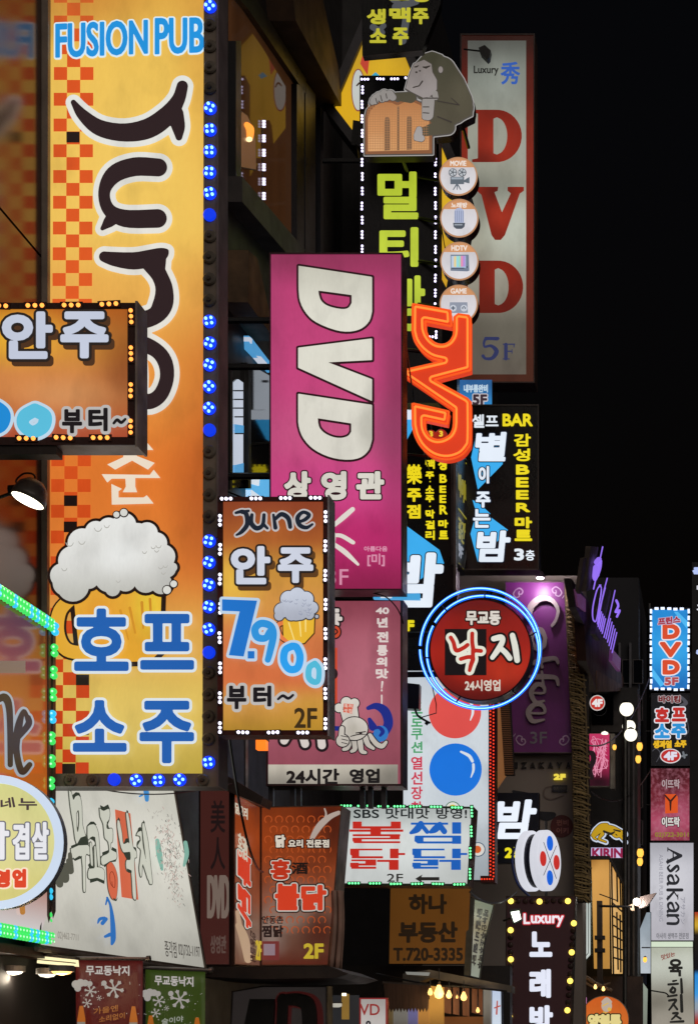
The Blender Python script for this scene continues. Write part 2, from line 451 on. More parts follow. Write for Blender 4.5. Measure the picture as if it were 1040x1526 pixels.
# the polished facade panels left of the tall pub sign
t = NT('polished_panel'); c = t.mix(t.noise(1.2, 3), lin('#4a3226'), lin('#6a4a38'))
t.l(c, t.b.inputs['Base Color']); t.b.inputs['Metallic'].default_value = .92; t.b.inputs['Roughness'].default_value = .2
bmp = t.n('Bump'); bmp.inputs['Strength'].default_value = .12; bmp.inputs['Distance'].default_value = .03; t.l(t.noise(1.6, 2), bmp.inputs['Height']); t.l(bmp.outputs[0], t.b.inputs['Normal'])
PANEL = t.m
mb = MB()
for (ya, yb) in ((7.2, 8.7), (8.72, 10.1), (10.12, 11.74)):
    for (za, zb) in ((4.3, 7.0), (7.02, 9.8)): mb.box(FX-.03, FX, ya, yb, za, zb)
mb.build('polished_panel', PANEL, A_)
for y in (8.71, 10.11): MB().box(FX-.03, FX+.015, y-.009, y+.009, 4.3, 9.8).build('joint', BLK, A_)
B_ = building('dark building with a wide brown window above the pink sign', -10, FX-.03, 13.62, 21.1, 15, pm('#1a1719', .5, 0, .4))
def fpoly(b, name, polys, mat, f=.03, bk=.03):
    mb = MB()
    for p in polys: mb.prism(p, FP, f, bk)
    return mb.build(name, mat, b)
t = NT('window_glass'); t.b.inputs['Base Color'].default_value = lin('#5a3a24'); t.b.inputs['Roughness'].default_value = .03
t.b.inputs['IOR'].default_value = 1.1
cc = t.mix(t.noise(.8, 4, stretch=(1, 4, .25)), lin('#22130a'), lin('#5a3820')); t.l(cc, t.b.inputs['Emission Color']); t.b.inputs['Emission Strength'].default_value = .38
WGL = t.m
t = NT('dark_glass'); t.b.inputs['Base Color'].default_value = lin('#0c0d12'); t.b.inputs['Roughness'].default_value = .04; t.b.inputs['Specular IOR Level'].default_value = 1.; t.b.inputs['Metallic'].default_value = .3
DGL = t.m
w = fpoly(B_, 'window', [[(345, -10), (362, 8), (442, 132), (442, 398), (425, 396), (345, 300)]], WGL, .0, .04)
def fr(name, polys, mat, f=.06, bk=.05): return fpoly(B_, name, polys, mat, f, bk)
fr('window_frame', [[(340, -20), (362, -20), (448, 118), (448, 140), (360, 12), (345, -5)], [(434, 124), (445, 130), (445, 402), (434, 396)], [(342, 60), (350, 60), (350, 290), (342, 282)]], pm('#15151b', .35, .3))
fr('sill', [[(335, 262), (432, 372), (424, 400), (335, 300)]], pm('#3a3332', .5), .16)
fr('eave', [[(398, -20), (442, -20), (476, 120), (480, 165), (404, 30)]], pm('#4a3525', .6), .25)
fr('pilaster', [[(447, 120), (462, 140), (462, 420), (447, 410)], [(470, 160), (474, 165), (474, 420), (470, 415)]], pm('#1b1d28', .4))
fr('awning_board', [[(337, 372), (352, 385), (372, 470), (381, 508), (337, 450)]], pm('#6a4f33', .7), .2)
fr('dark_window', [[(336, 550), (362, 552), (362, 725), (336, 728)], [(364, 540), (403, 562), (403, 706), (364, 706)]], DGL, .02)
fr('mullion', [[(334, 548), (337, 548), (337, 730), (334, 730)], [(361, 545), (365, 545), (365, 728), (361, 728)], [(334, 704), (404, 704), (404, 713), (334, 716)]], BLK)
al = TH('painted_arch_reflection', 'painted reflection of the orange arch in the wide brown window', 'lamp', FP.pt(365, 250))  # glowing shape added for the arch board's reflection in the glass
arc_ = [(346, 246), (346, 200), (350, 178), (358, 166), (366, 172), (374, 190), (378, 210), (379, 252)]
mb = MB(); mb.prism(shrink(arc_, -1.2), FP, .012, 0); mb.build('rim', pm('#6a5a50', .5), al)
mb = MB(); flat(mb, [arc_], FP, .018); mb.build('panel', em('#6e4a30', .8, .2), al)
mb = MB(); flat(mb, contours([CS([(364, 185, 4), (369, 192, 6), (369, 203, 5)])]), FP, .024); mb.build('lamp', em('#ff9436', 1.3, .3), al)  # bright spot of that reflection, painted as glow
mb = MB(); flat(mb, contours([EL(367, 207, 5, 4)]), FP, .028); mb.build('glow_base', em('#ffd9a0', 1.6, .1), al)
ls = TH('painted_lamp_reflection', 'painted reflection of a white lamp row in the wide brown window', 'painted reflection', FP.pt(391, 320))  # added in place of the sign lamps' reflection in the pane
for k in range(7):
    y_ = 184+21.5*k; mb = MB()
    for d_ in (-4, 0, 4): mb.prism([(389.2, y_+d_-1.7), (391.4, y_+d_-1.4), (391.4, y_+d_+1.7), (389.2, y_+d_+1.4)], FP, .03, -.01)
    mb.build('lamp', em('#e8e0ff', 1.8, 0), ls)  # each dash is a reflected lamp painted as glow
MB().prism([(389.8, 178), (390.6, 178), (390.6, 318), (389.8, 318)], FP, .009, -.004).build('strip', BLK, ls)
sg = TH('window_sign_or_reflection', 'blue and white lit strip in the window left of the pink sign', 'lit sign', FP.pt(350, 725)); 
mb = MB(); mb.prism([(344, 570), (350, 565), (357, 570), (357, 692), (344, 705)], FP, .035, 0); mb.build('strip', em('#c9d2e2', .85), sg)
mb = MB()
for y in (581, 594, 607, 620, 645): mb.prism([(344, y), (357, y), (357, y+2), (344, y+2)], FP, .045, 0)
mb.build('bar', BLK, sg)
mb = MB(); mb.prism([(344, 632), (357, 634), (357, 645), (344, 645)], FP, .04, 0); mb.prism([(344, 693), (357, 690), (357, 710), (344, 712)], FP, .04, 0); mb.build('blue_patch', em('#4f9bd0', .9), sg)
sg = TH('window_sign_or_reflection', 'painted reflection of blue and white signs, a slanting sliver beside the pink sign', 'lit sign', FP.pt(380, 550))  # reflection of signs in the glass, added as a glowing strip
mb = MB(); mb.prism([(363, 500), (367, 503), (402, 548), (398, 555), (364, 520)], FP, .05, 0); mb.build('strip', em('#4f9bd0', .9), sg)
mb = MB(); mb.prism([(363, 502), (367, 505), (366, 512), (363, 508)], FP, .06, 0); mb.prism([(374, 530), (380, 531), (396, 549), (388, 546)], FP, .06, 0); mb.build('white_patch', em('#c9d2e2', .85), sg)
sg = TH('window_sign_or_reflection', 'blue and white lit panel showing just above the small white lamped sign', 'lit sign', FP.pt(385, 742))
mb = MB(); mb.prism([(366, 713), (402, 712), (402, 742), (366, 742)], FP, .05, 0); mb.build('panel', em('#59b0e6', .95), sg)
mb = MB(); mb.prism([(366, 715), (378, 714), (377, 724), (366, 721)], FP, .06, 0); mb.prism([(366, 730), (374, 736), (383, 742), (366, 742)], FP, .06, 0); mb.build('white_patch', em('#d6e2ee', .95), sg)
C_ = building('tall dark building behind the neon and the white ball sign', -10, -3.9, 21.15, 30, 16, pm('#191618', .6, 0, .4))
D_ = building('low building with a pale grey front under the purple coffee board', -9, wx(868, 22.5), 22.5, 23.1, wz(858, 22.5), pm('#8d837a', .75, 0, .3, .7))
MB().box(-9, wx(868, 22.5), 23.1, 26.8, wz(1028, 26.8), wz(866, 22.5)).build('upper_storey', pm('#4a3a34', .7, 0, .4), D_)
E_ = building('dim grey building standing behind the street lamps', -9, wx(965, 33), 29.6, 42, wz(935, 33), pm('#1d1d25', .7, 0, .4, .5))
mb = MB()
for (a, b_) in ((905, 912), (922, 925), (938, 941)): mb.box(wx(a, 29.6), wx(b_, 29.6), 29.5, 29.6, 3, wz(960, 29.6))
mb.build('downpipe', pm('#5a5a62', .5), E_)
for (x0_, y0_) in ((944, 985), (944, 1040), (944, 1170), (944, 1225), (928, 985)): MB().prism(bx(x0_, y0_, x0_+13, y0_+34), frontal(0, 0, 29.6), .02, .0).build('window', DGL, E_); MB().ring(bx(x0_-1, y0_-1, x0_+14, y0_+35), bx(x0_, y0_, x0_+13, y0_+34), frontal(0, 0, 29.6), .05, 0).build('window_frame', pm('#4a4648', .5), E_)
G_ = building('black building at the right edge behind the hanging sign column', wx(962, 36), 3, 36, 44, wz(990, 36), pm('#0c0b0e', .6))

# ================================================================ TALL PUB SIGN
S = Sign('pub_sign', 'huge yellow and orange vertical pub sign with beer mug and blue lamp edge', 'shop sign', (66, -60, 327, 1174), 11.8, .15, pm('#4f4440', .45, .3), 
  grad([(-60, '#d39a3e'), (90, '#e6bb55'), (330, '#e9bd58'), (430, '#e2a84e'), (560, '#df8f3c'), (700, '#d9752e'), (830, '#da7a32'), (960, '#d3a04a'), (1040, '#d5b559'), (1174, '#b09a3a')], 11.8,
    [(315, 640, 90, 330, '#b4571f', .6), (300, 760, 70, 160, '#9c4a20', .55), (190, 250, 140, 220, '#f2cc66', .5), (190, 1090, 160, 110, '#dcc36a', .5), (300, 60, 60, 260, '#cf923c', .5), (120, -20, 150, 120, '#c07a30', .7)], 1.0, .05), fw=0)
MB().ring(bx(66, -60, 327, 1174), [(76, -50), (307, -50), (305, 1155), (74, 1155)], S.pl, .05, -.0005).build('frame', pm('#84786c', .45, .0, .35), S)
MB().prism(bx(326.5, -60, 329.5, 1174), S.pl, .06, .16).build('edge_rail', pm('#7d7074', .35, 0, .4), S)
red = []; blk = []
cx0 = lambda y: 81-7*max(0, y-100)/1050
for k in range(-8, 56):
    y = 100+19.2*k
    if y > 1150: break
    for j in range(3):
        x = cx0(y)+19.6*j
        if (k+j) % 2 == 0: red.append(bx(x, y, x+19.6, min(y+19.2, 1154)))
for (j, y) in ((1, 197), (1, 739), (1, 778), (2, 1006), (2, 1080), (1, 1139)):
    x = cx0(y)+19.6*j; blk.append(bx(x, y, x+19.6, min(y+16, 1154)))
S.raw(red, grad([(-60, '#c8662a'), (100, '#d9531f'), (500, '#dd5a22'), (800, '#cf4c1c'), (1174, '#c23d18')], 11.8, (), .95), 'checker_pattern'); [S.raw([b_], '#1c1210', 'black_square', off=.0115) for b_ in blk]
WH = grad([(0, '#e4e6e0'), (500, '#e6e2d8'), (1174, '#d2d8da')], 11.8, (), .95, .05)
tx = [T('FUSION', 84, 34, 221, 86, 1.6, 0, [(85, 37), (220, 31), (220, 80), (85, 86)]), T('PUB', 232, 26, 306, 82, 1.6, 0, [(233, 29), (304, 28), (304, 78), (233, 81)])]
S.art(tx, '#d7e8ee', 2.4, 'lettering_border'); S.art(tx, '#1f8fd8')
J = CS([(111, 154, 4), (125, 173, 8.5), (150, 192, 12), (186, 199, 13.5), (222, 193, 15), (250, 174, 14), (267, 150, 10), (273, 130, 8.5)], [(262, 172, 13), (267, 190, 10), (268, 206, 5)])
U = CS([(237, 251, 13.5), (202, 250, 14), (172, 261, 13), (157, 286, 9), (163, 313, 9.5), (188, 327, 13), (236, 327, 14)], [(166, 330, 9.5), (154, 342, 3)])
N = CS([(157, 384, 8), (175, 388, 11), (205, 390, 13), (238, 382, 11), (249, 376, 4)], [(225, 392, 14), (239, 412, 12), (246, 432, 13), (244, 455, 15), (232, 472, 13), (205, 480, 13), (160, 482, 12)], [(240, 388, 9), (240, 400, 8)])
Ee = CS([(205, 590, 11), (222, 600, 11.5), (240, 590, 11), (250, 565, 10.5), (247, 540, 11), (232, 522, 11), (205, 513, 13), (175, 520, 14), (160, 550, 13), (165, 580, 12), (185, 596, 10)], [(205, 590, 9), (206, 560, 9), (203, 530, 9)])
JU = [J, U, N, Ee]
S.art(JU, WH, 8.0, 'lettering_border'); S.art(JU, em('#2b1d20', .9, .05))
zj = lambda P: PG([(x/2.971, 380+y/2.971) for x, y in P])
j2 = [zj([(498, 866), (530, 892), (560, 868), (684, 868), (654, 833), (640, 860)]), zj([(555, 872), (600, 872), (612, 895), (690, 925), (660, 955), (590, 915), (515, 955), (480, 932), (550, 900)]), zj([(455, 975), (480, 1012), (500, 995), (560, 995), (562, 1030), (548, 1055), (612, 1055), (604, 1030), (604, 992), (715, 992), (685, 955), (668, 978)]), zj([(498, 1018), (545, 1040), (530, 1050), (530, 1078), (640, 1078), (655, 1068), (685, 1105), (500, 1110)])]
S.art(j2, '#e8d9c4')
foam = [(198, 815, 62, 52)]
bl = [(112, 875, 24), (96, 860, 18), (112, 838, 22), (126, 812, 22), (146, 795, 16), (165, 790, 16), (188, 785, 18), (208, 800, 18), (222, 797, 16), (236, 812, 16), (246, 832, 18), (252, 850, 13), (243, 872, 16), (220, 868, 18), (165, 865, 20), (145, 850, 25), (136, 866, 14), (190, 868, 16), (171, 880, 11), (100, 872, 18), (180, 830, 45), (140, 835, 30), (220, 835, 30), (260, 848, 7)]
FO = [EL(x, y, r) for x, y, r in bl]
mug = PG([(107, 870), (246, 868), (243, 975), (228, 990), (150, 992), (118, 984)])
mugY = grad([(860, '#e0a436'), (990, '#dda02e')], 11.8, [(225, 905, 40, 70, '#f0cf3e', .8), (150, 930, 40, 70, '#d88a2c', .6)], 1)
hd = CS([(112, 892, 8), (92, 912, 9), (88, 945, 9.5), (102, 970, 9), (135, 976, 9)])
S.art([mug, hd], '#20110c', 4, 'graphic'); S.art([PG([(110, 872), (243, 870), (240, 973), (226, 987), (152, 989), (121, 981)])], mugY, 0, 'graphic'); S.art(hd, '#dba334', 1, 'graphic')
S.art([CS([(196, 908, 2), (204, 945, 1.5)], [(214, 900, 2.2), (216, 938, 1.5)], [(226, 895, 2), (228, 932, 1.5)], [(182, 912, 2), (194, 955, 1)])], '#c98a26', 0, 'graphic')
FOm = grad([(770, '#e4e5e2'), (830, '#dcdcd8'), (900, '#b9b9b2')], 11.8, [(185, 830, 60, 40, '#eceeec', .6), (255, 860, 40, 50, '#b4b4b0', .6)], .97, .05)
S.art(FO, '#20120e', 4.2, 'graphic'); S.art(FO, FOm, 0, 'graphic')
S.art([EL(177, 770, 4.5), EL(188, 767, 5.5), EL(252, 882, 6), EL(262, 873, 5)], '#20120e', 1.6, 'graphic'); S.art([EL(177, 770, 4.5), EL(188, 767, 5.5), EL(252, 882, 6), EL(262, 873, 5)], '#d6d6d0', 0, 'graphic')
arcs = [curve([(x-r*.8, y, .5), (x-r*.5, y+r*.55, .7), (x, y+r*.75, .8), (x+r*.5, y+r*.55, .7), (x+r*.8, y, .5)], 4) for x, y, r in ((232, 818, 4), (240, 816, 5), (237, 823, 4), (219, 825, 4), (243, 848, 4), (250, 846, 4), (247, 856, 4), (180, 868, 4), (108, 812, 7), (126, 810, 6), (150, 790, 7), (163, 786, 5), (100, 850, 5))]
S.art(ST(*arcs), '#b2b1ab', 0, 'graphic')
hp = [T('호', 115, 910, 196, 1003, 3.4), T('프', 213, 918, 293, 1001, 3.4), T('소', 113, 1046, 193, 1123, 3.4), T('주', 212, 1047, 293, 1140, 3.4)]
S.art(hp, '#d6dfe4', 4.0, 'lettering_border'); S.art(hp, '#1d5cab')
# lamp clusters
def blue_led(lit):
    mb = MB(); R = .043
    mb.lathe([(R, .0), (R, -.012), (R*.8, -.02)], (0, 0, 0), 'y', 18, 0)
    if lit == 1:
        for k in range(4):
            a = math.pi/2*k+.12; mb.lathe([(.0105, -.02), (.0095, -.027), (.005, -.03)], (.025*math.cos(a), 0, .025*math.sin(a)), 'y', 8, 1)
    elif lit == 0: mb.lathe([(.016, -.02), (.012, -.034)], (0, 0, 0), 'y', 10, 1)
    return mb
lx = lambda y: 317-2.5*y/1170
lit = [16, 167, 199, 231, 262, 293, 484, 516, 548, 581, 613, 810, 842, 875, 908, 941, 1139]; dim = [-14, 326, 646, 975]
unl = [44, 75, 106, 137, 357, 389, 421, 452, 677, 709, 741, 773, 1006, 1038, 1070, 1104]
BL0, BL1, BDIM = em('#0a2ee8', 2.0, 0), em('#8fe6ff', 2.2, 0), em('#0b36e0', 1.1, 0)
leds(S, blue_led(1), [BL0, BL1], [(lx(y), y) for y in lit]+[(207, 1165), (240, 1165), (272, 1165)], .05, 'lamp_cluster', True)
leds(S, blue_led(2), [BDIM, BDIM], [(lx(y), y) for y in dim]+[(175, 1165)], .05, 'lamp_cluster')
leds(S, blue_led(0), [pm('#6a6258', .4), pm('#4a423c', .4)], [(lx(y), y) for y in unl]+[(109, 1165), (143, 1165), (306, 1165)], .05, 'unlit_lamp')

# ================================================================ FACADE SIGN WITH GREEN LAMPS (mounted along the wall)
GX = -4.5; GP = wallplane(GX)
gy = lambda px: GX*F/(px-VX)
Yn, Yf = 9.4, 11.62
def zpx(z, Y): return VY-(z-EYE)*F/Y
zt, zb = wz(935, 11.62), wz(1398, 11.62)
gq = [(VX+GX*F/Yn, zpx(zt, Yn)), (VX+GX*F/Yf, zpx(zt, Yf)), (VX+GX*F/Yf, zpx(zb, Yf)), (VX+GX*F/Yn, zpx(zb, Yn))]
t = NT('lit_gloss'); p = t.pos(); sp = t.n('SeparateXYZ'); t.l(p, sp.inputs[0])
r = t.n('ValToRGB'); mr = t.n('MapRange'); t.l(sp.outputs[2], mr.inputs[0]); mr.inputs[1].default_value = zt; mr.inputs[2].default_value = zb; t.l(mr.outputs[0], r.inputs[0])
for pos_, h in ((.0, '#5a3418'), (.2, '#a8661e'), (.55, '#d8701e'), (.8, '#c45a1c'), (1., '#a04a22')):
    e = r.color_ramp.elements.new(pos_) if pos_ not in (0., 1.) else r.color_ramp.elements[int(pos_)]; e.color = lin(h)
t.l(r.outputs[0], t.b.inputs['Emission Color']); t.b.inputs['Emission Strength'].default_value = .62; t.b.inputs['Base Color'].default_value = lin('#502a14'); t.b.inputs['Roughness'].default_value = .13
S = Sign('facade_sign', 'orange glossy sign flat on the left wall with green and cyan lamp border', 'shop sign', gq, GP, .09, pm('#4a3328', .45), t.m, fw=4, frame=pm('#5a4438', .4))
ne = [CS([(-8, 1045, 4), (5, 1040, 6), (12, 1062, 5), (13, 1140, 4)], [(40, 1075, 4), (33, 1060, 3), (25, 1085, 6), (22, 1118, 5), (30, 1150, 5), (42, 1140, 4)], [(26, 1098, 4), (40, 1080, 5), (40, 1070, 4)])]
S.art(ne, '#9aa4ae', 3.6, 'lettering_border'); S.art(ne, em('#2c1c16', .8)); S.art([RC(-20, 985, 35, 1003)], '#75604e'); S.art([CS([(-20, 1330, 3), (-4, 1350, 5), (6, 1330, 3)], [(26, 1312, 5), (30, 1360, 4)])], '#b57a35', 0, 'graphic')
# the dark wall strip under it and the panel edge bar in front
MB().box(GX-.09, GX+.0, Yf+.003, Yf+.1, zb-.05, zt+.02).build('end_post', pm('#5c463c', .5), S)
mats_g = [em('#3ccf5c', 1.25, 0), em('#a8f5b4', 1.8, 0)]; mats_c = [em('#2fb4dc', 1.3, 0), em('#a8ecfa', 1.3, 0)]
def pod():
    mb = MB()
    for dz in (-.016, .016): mb.lathe([(.024, 0), (.024, -.016), (.015, -.027)], (0, 0, dz*1.3), 'y', 10, 0); mb.lathe([(.008, -.027), (.005, -.030)], (0, 0, dz*1.3), 'y', 6, 1)
    return mb
def put_row(mats, items, rot):
    p = pod(); o = mk('lamp_pod', p.V, p.F, mats, S.root); o.data.polygons.foreach_set('material_index', p.mi)
    for w_ in items: S.put(o, w_, rot)
Rf = GP.rot(); Rz = Matrix.Identity(3)
cols = lambda k: 1 if k % 5 in (1,) or k % 7 == 3 else 0
for zz in (zt+.01, zb-.01):
    n = 44; its = [Vector((GX+.018, Yn+(Yf-Yn)*(k+.5)/n, zz)) for k in range(n)]
    put_row(mats_g, [v for k, v in enumerate(its) if not cols(k)], Rf); put_row(mats_c, [v for k, v in enumerate(its) if cols(k)], Rf)
ev = [(83, 938, 1), (82, 970, 0), (81, 1003, 0), (80, 1036, 0), (79, 1069, 1), (78, 1101, 0), (78, 1135, 0), (77, 1168, 0), (76, 1200, 1), (74, 1333, 1), (73, 1369, 0), (76, 1232, 0), (75, 1265, 0), (75, 1298, 0)]
EP = frontal(70, 900, Yf+.0)
put_row(mats_g, [EP.pt(x, y) for x, y, c_ in ev if not c_], Rz); put_row(mats_c, [EP.pt(x, y) for x, y, c_ in ev if c_], Rz)
MB().box(GX-.0, GX+.022, Yf+.012, Yf+.06, zb-.03, zt).build('lamp_rail', pm('#5c463c', .5), S)

# ================================================================ SMALL ORANGE SIGN AT THE LEFT EDGE
S = Sign('menu_sign', 'orange snack menu sign with amber lamps cut off at the left edge', 'shop sign', (-70, 452, 206, 664), 10.6, .17, pm('#98887c', .45),
  grad([(452, '#b4601e'), (520, '#d08c3a'), (570, '#cf8448'), (661, '#a84a30')], 10.6, [(20, 500, 110, 60, '#e8b030', .85), (190, 540, 80, 130, '#7a3518', .75), (100, 590, 110, 40, '#d59a66', .5)], .98, .05), fw=0)
MB().ring(bx(-70, 452, 206, 664), bx(-61, 461, 191, 652), S.pl, .012, -.0005).build('frame', pm('#3a1712', .4), S)
MB().prism(bx(-70, 664.5, 84, 677), S.pl, .0, .1).build('mount_rail', pm('#2a221f', .5), S)
MB().prism(bx(203, 450, 206.5, 667), S.pl, .02, .16).build('edge_trim', pm('#a89a92', .4), S)
a = [T('안', 4, 465, 80, 536, 3.4), T('주', 91, 465, 163, 535, 3.4)]
sh = [T('안', 10, 473, 86, 544, 3.4), T('주', 97, 473, 169, 543, 3.4)]
S.art(sh, '#4a2f1c', 2.5, 'lettering_shadow'); S.art(a, '#241d1a', 4, 'lettering_border'); S.art(a, '#bfc6d8')
z = [CS([(-40, 615, 12), (-15, 607, 12), (6, 618, 11), (2, 635, 11), (-20, 640, 12)]), CS([(54, 613, 10), (39, 622, 10), (37, 635, 9), (50, 645, 9), (66, 638, 10), (69, 622, 10), (54, 613, 10)])]
S.art(z, '#b8cede', 4.5, 'lettering_border'); S.art([z[0]], '#1c86cf', name='numeral'); S.art([z[1]], '#57b8d6', name='numeral')
b = [T('부', 95, 612, 125, 648, 1.8), T('터', 134, 610, 163, 645, 1.8), CS([(172, 633, 2), (177, 628, 2.4), (183, 632, 2.4), (189, 627, 2)])]
S.art(b, '#b3b0ae', 4.6, 'lettering_border'); S.art(b, '#151216')
AMB = [pm('#3a1a10'), em('#ff9440', 2.4, 0)]
pp = F/10.6
leds(S, led_bar(0, pp, 3, False, 0, r=3.4, gap=10.5), AMB, [(0, 457), (54, 457), (108, 456), (164, 454), (-20, 655), (41, 655), (96, 654), (151, 654)], .014)
leds(S, led_bar(0, pp, 3, True, 0, r=3.2, gap=8.6), AMB, [(197, 473), (197, 528), (196.5, 583), (196, 638)], .014)
arms([(S.pl.pt(-40, 668, -.05), Vector((FX, 10.65, wz(668, 10.65))))], .02, None, 'bracket', S)

# ================================================================ ROUND YELLOW SIGN
Y = 10.25; pl = frontal(0, 1255, Y)
def disc(cx, cy, r, n=56): return [(cx+r*math.cos(2*math.pi*k/n), cy+r*math.sin(2*math.pi*k/n)) for k in range(n)]
S = Sign('round_sign', 'round pale yellow pork belly sign with a white rim at the left edge', 'shop sign', disc(-5, 1256, 100), pl, .06, pm('#a8b4c4', .4), grad([(1155, '#cfd08a'), (1255, '#d8d490'), (1355, '#d0c678')], Y, [(0, 1255, 80, 80, '#e2dc9c', .6)], .95, .05), fw=12, frame=em('#ccdcf0', .95, .08), proud=.02)
a = [T('네', 0, 1190, 22, 1206, .6, 0, [(2, 1192), (20, 1189), (23, 1203), (2, 1207)]), T('누', 28, 1190, 56, 1208, .6)]
S.art(a, '#453a3c')
a = [T('삼', -32, 1226, 15, 1282, 2.0), T('겹', 20, 1227, 45, 1282, 1.7), T('살', 49, 1226, 74, 1282, 1.7)]
S.art(a, '#6e6f78', 2, 'lettering_border'); S.art(a, '#e2e4ea')
a = [T('영', -8, 1297, 17, 1324, 2.0), T('업', 20, 1296, 41, 1324, 2.0)]
S.art(a, '#f0dcc4', 2.4, 'lettering_border'); S.art(a, '#d64428')

# ================================================================ FLOODLIGHT ON AN ARM
pl = frontal(50, 735, 10.95)
L = TH('floodlight', 'black floodlight on a thin arm shining down beside the tall pub sign', 'floodlight', pl.pt(48, 738)); m = F/10.95
c = pl.pt(46, 735); ax = Vector((-.34, -.14, -.93)).normalized()
rotm = Vector((0, 0, -1)).rotation_difference(ax).to_matrix()
def rl(mb): mb.V = [rotm @ v*.86+c for v in mb.V]; return mb
rl(MB().lathe([(.03, .10), (.06, .095), (.105, .05), (.125, -.02), (.128, -.06), (.118, -.06)], (0, 0, 0), 'z', 24)).build('housing', pm('#5a5450', .4, 0), L, smooth=True)
rl(MB().lathe([(.116, -.0605), (.110, -.066)], (0, 0, 0), 'z', 24)).build('lamp_glass', em('#fff2d8', 5, 0), L)
MB().tube([pl.pt(-75, 742), pl.pt(0, 741), pl.pt(22, 733)], .011).tube([pl.pt(14, 731), pl.pt(30, 730)], .035).build('arm', pm('#1d1a19', .4), L)
MB().tube([pl.pt(*p) for p in curve([(45, 718), (52, 712), (48, 706), (35, 706), (24, 716), (28, 725)])], .006).build('cable_loop', BLK, L)
sl = bpy.data.lights.new('floodlight_beam', 'SPOT'); sl.energy = 18; sl.spot_size = 1.9; sl.spot_blend = .6; sl.color = (1, .85, .65); sl.shadow_soft_size = .08
o = bpy.data.objects.new('floodlight_beam', sl); COL.objects.link(o); o.parent = L.root; o.location = c+ax*.08-L.base; o.rotation_euler = rotm.to_euler()

# ================================================================ SMALL PUB SIGN WITH WHITE LAMPS
Y = 11.5
S = Sign('price_sign', 'orange price sign with white lamp edge fixed to the side of the tall pub sign', 'shop sign', (325, 741, 491, 1096), Y, .16, pm('#8a7a7a', .45),
  grad([(741, '#94452a'), (800, '#b4642e'), (850, '#d79a42'), (900, '#dc9a4a'), (960, '#d97c48'), (1010, '#da7444'), (1050, '#d59a48'), (1096, '#b78a30')], Y, [(350, 870, 60, 60, '#efc24a', .8), (460, 770, 60, 60, '#8a3c22', .6), (470, 1070, 60, 50, '#c7962e', .5), (340, 760, 40, 60, '#8a4020', .5)], .86, .06), fw=0)
MB().ring(bx(325, 741, 491, 1096), bx(333, 748, 482, 1089), S.pl, .012, -.0005).build('frame', pm('#571a18', .4), S)
MB().prism(bx(489, 739, 491.6, 1098), S.pl, .02, .15).build('edge_trim', pm('#b4b0b8', .4), S)
jn = [CS([(352, 765, 2), (362, 763, 3), (368, 768, 3.6), (369, 782, 3.6), (361, 793, 3), (353, 798, 1.5)], [(362, 764, 3), (371, 762, 2)], [(376, 768, 2.6), (375, 780, 3.6), (383, 788, 3.6), (392, 783, 3), (394, 768, 2.6)], [(394, 783, 2.6), (399, 788, 2)], [(408, 768, 2), (411, 787, 3.2)], [(411, 774, 2.6), (420, 767, 3.4), (430, 773, 3.6), (433, 786, 3)], [(444, 779, 2), (455, 775, 2.8), (461, 768, 3), (452, 764, 2.6), (444, 772, 3.4), (447, 783, 3.4), (457, 787, 2.8), (466, 782, 1.8)])]
S.art(jn, '#b9b4b4', 2.6, 'lettering_border'); S.art(jn, '#17202e')
a = [T('안', 345, 815, 404, 872, 2.8), T('주', 415, 817, 468, 870, 2.8)]; sh = [T('안', 349, 822, 409, 879, 2.8), T('주', 419, 824, 473, 877, 2.8)]
S.art(sh, '#5a3a1c', 2.2, 'lettering_shadow'); S.art(a, '#241c1a', 3.2, 'lettering_border'); S.art(a, '#c8cedd')
mug = PG([(423, 920), (470, 918), (469, 945), (455, 960), (437, 962), (424, 950)]); hd = CS([(424, 928, 4), (415, 935, 3), (420, 950, 3), (428, 955, 4)])
S.art([mug, hd], '#3a2410', 1.5, 'graphic'); S.art([hd], '#e07a44', 0, 'graphic'); S.art([mug], '#e3b233', 0, 'graphic')
S.art([CS([(432, 930, 1), (440, 955, .8)], [(448, 925, 1.2), (450, 950, .8)], [(457, 923, 1.2), (457, 943, .8)])], '#f0d884', 0, 'graphic')
FS = [EL(x, y, r) for x, y, r in ((443, 905, 22), (422, 912, 11), (432, 895, 12), (445, 890, 12), (458, 895, 11), (467, 908, 9), (463, 918, 7), (450, 916, 10), (436, 918, 9), (418, 920, 7), (474, 921, 2.5))]
S.art(FS, '#3d3a3c', 1.6, 'graphic'); S.art(FS, grad([(885, '#c4cbda'), (925, '#a9aebc')], Y), 0, 'graphic')
arcs = [curve([(x-r*.8, y, .35), (x-r*.5, y+r*.55, .5), (x, y+r*.75, .5), (x+r*.5, y+r*.55, .5), (x+r*.8, y, .35)], 4) for x, y, r in [(420+random.random()*45, 892+random.random()*26, 2+random.random()*1.5) for _ in range(22)]]
S.art(ST(*arcs), '#969cae', 0, 'graphic')
num = [PG([(334, 896), (386, 898), (366, 981), (344, 979), (360, 914), (334, 913)]), PG([(372, 973), (382, 973), (382, 984), (372, 984)])]
nine = [CS([(405, 945, 5.5), (398, 954, 5), (386, 952, 5.5), (383, 940, 5.5), (392, 932, 5.5), (406, 936, 5.5), (410, 950, 5.5), (405, 975, 5), (402, 986, 4.5)])]
zro = [CS([(438, 966, 5.5), (428, 972, 5.5), (426, 988, 5.5), (434, 1000, 5.5), (446, 998, 5.5), (450, 982, 5.5), (445, 968, 5.5), (438, 966, 5.5)])]
zr2 = [CS([(472, 992, 4.5), (464, 998, 4.5), (463, 1012, 4.5), (470, 1019, 4.5), (477, 1017, 4), (478, 1000, 4), (472, 992, 4.5)])]
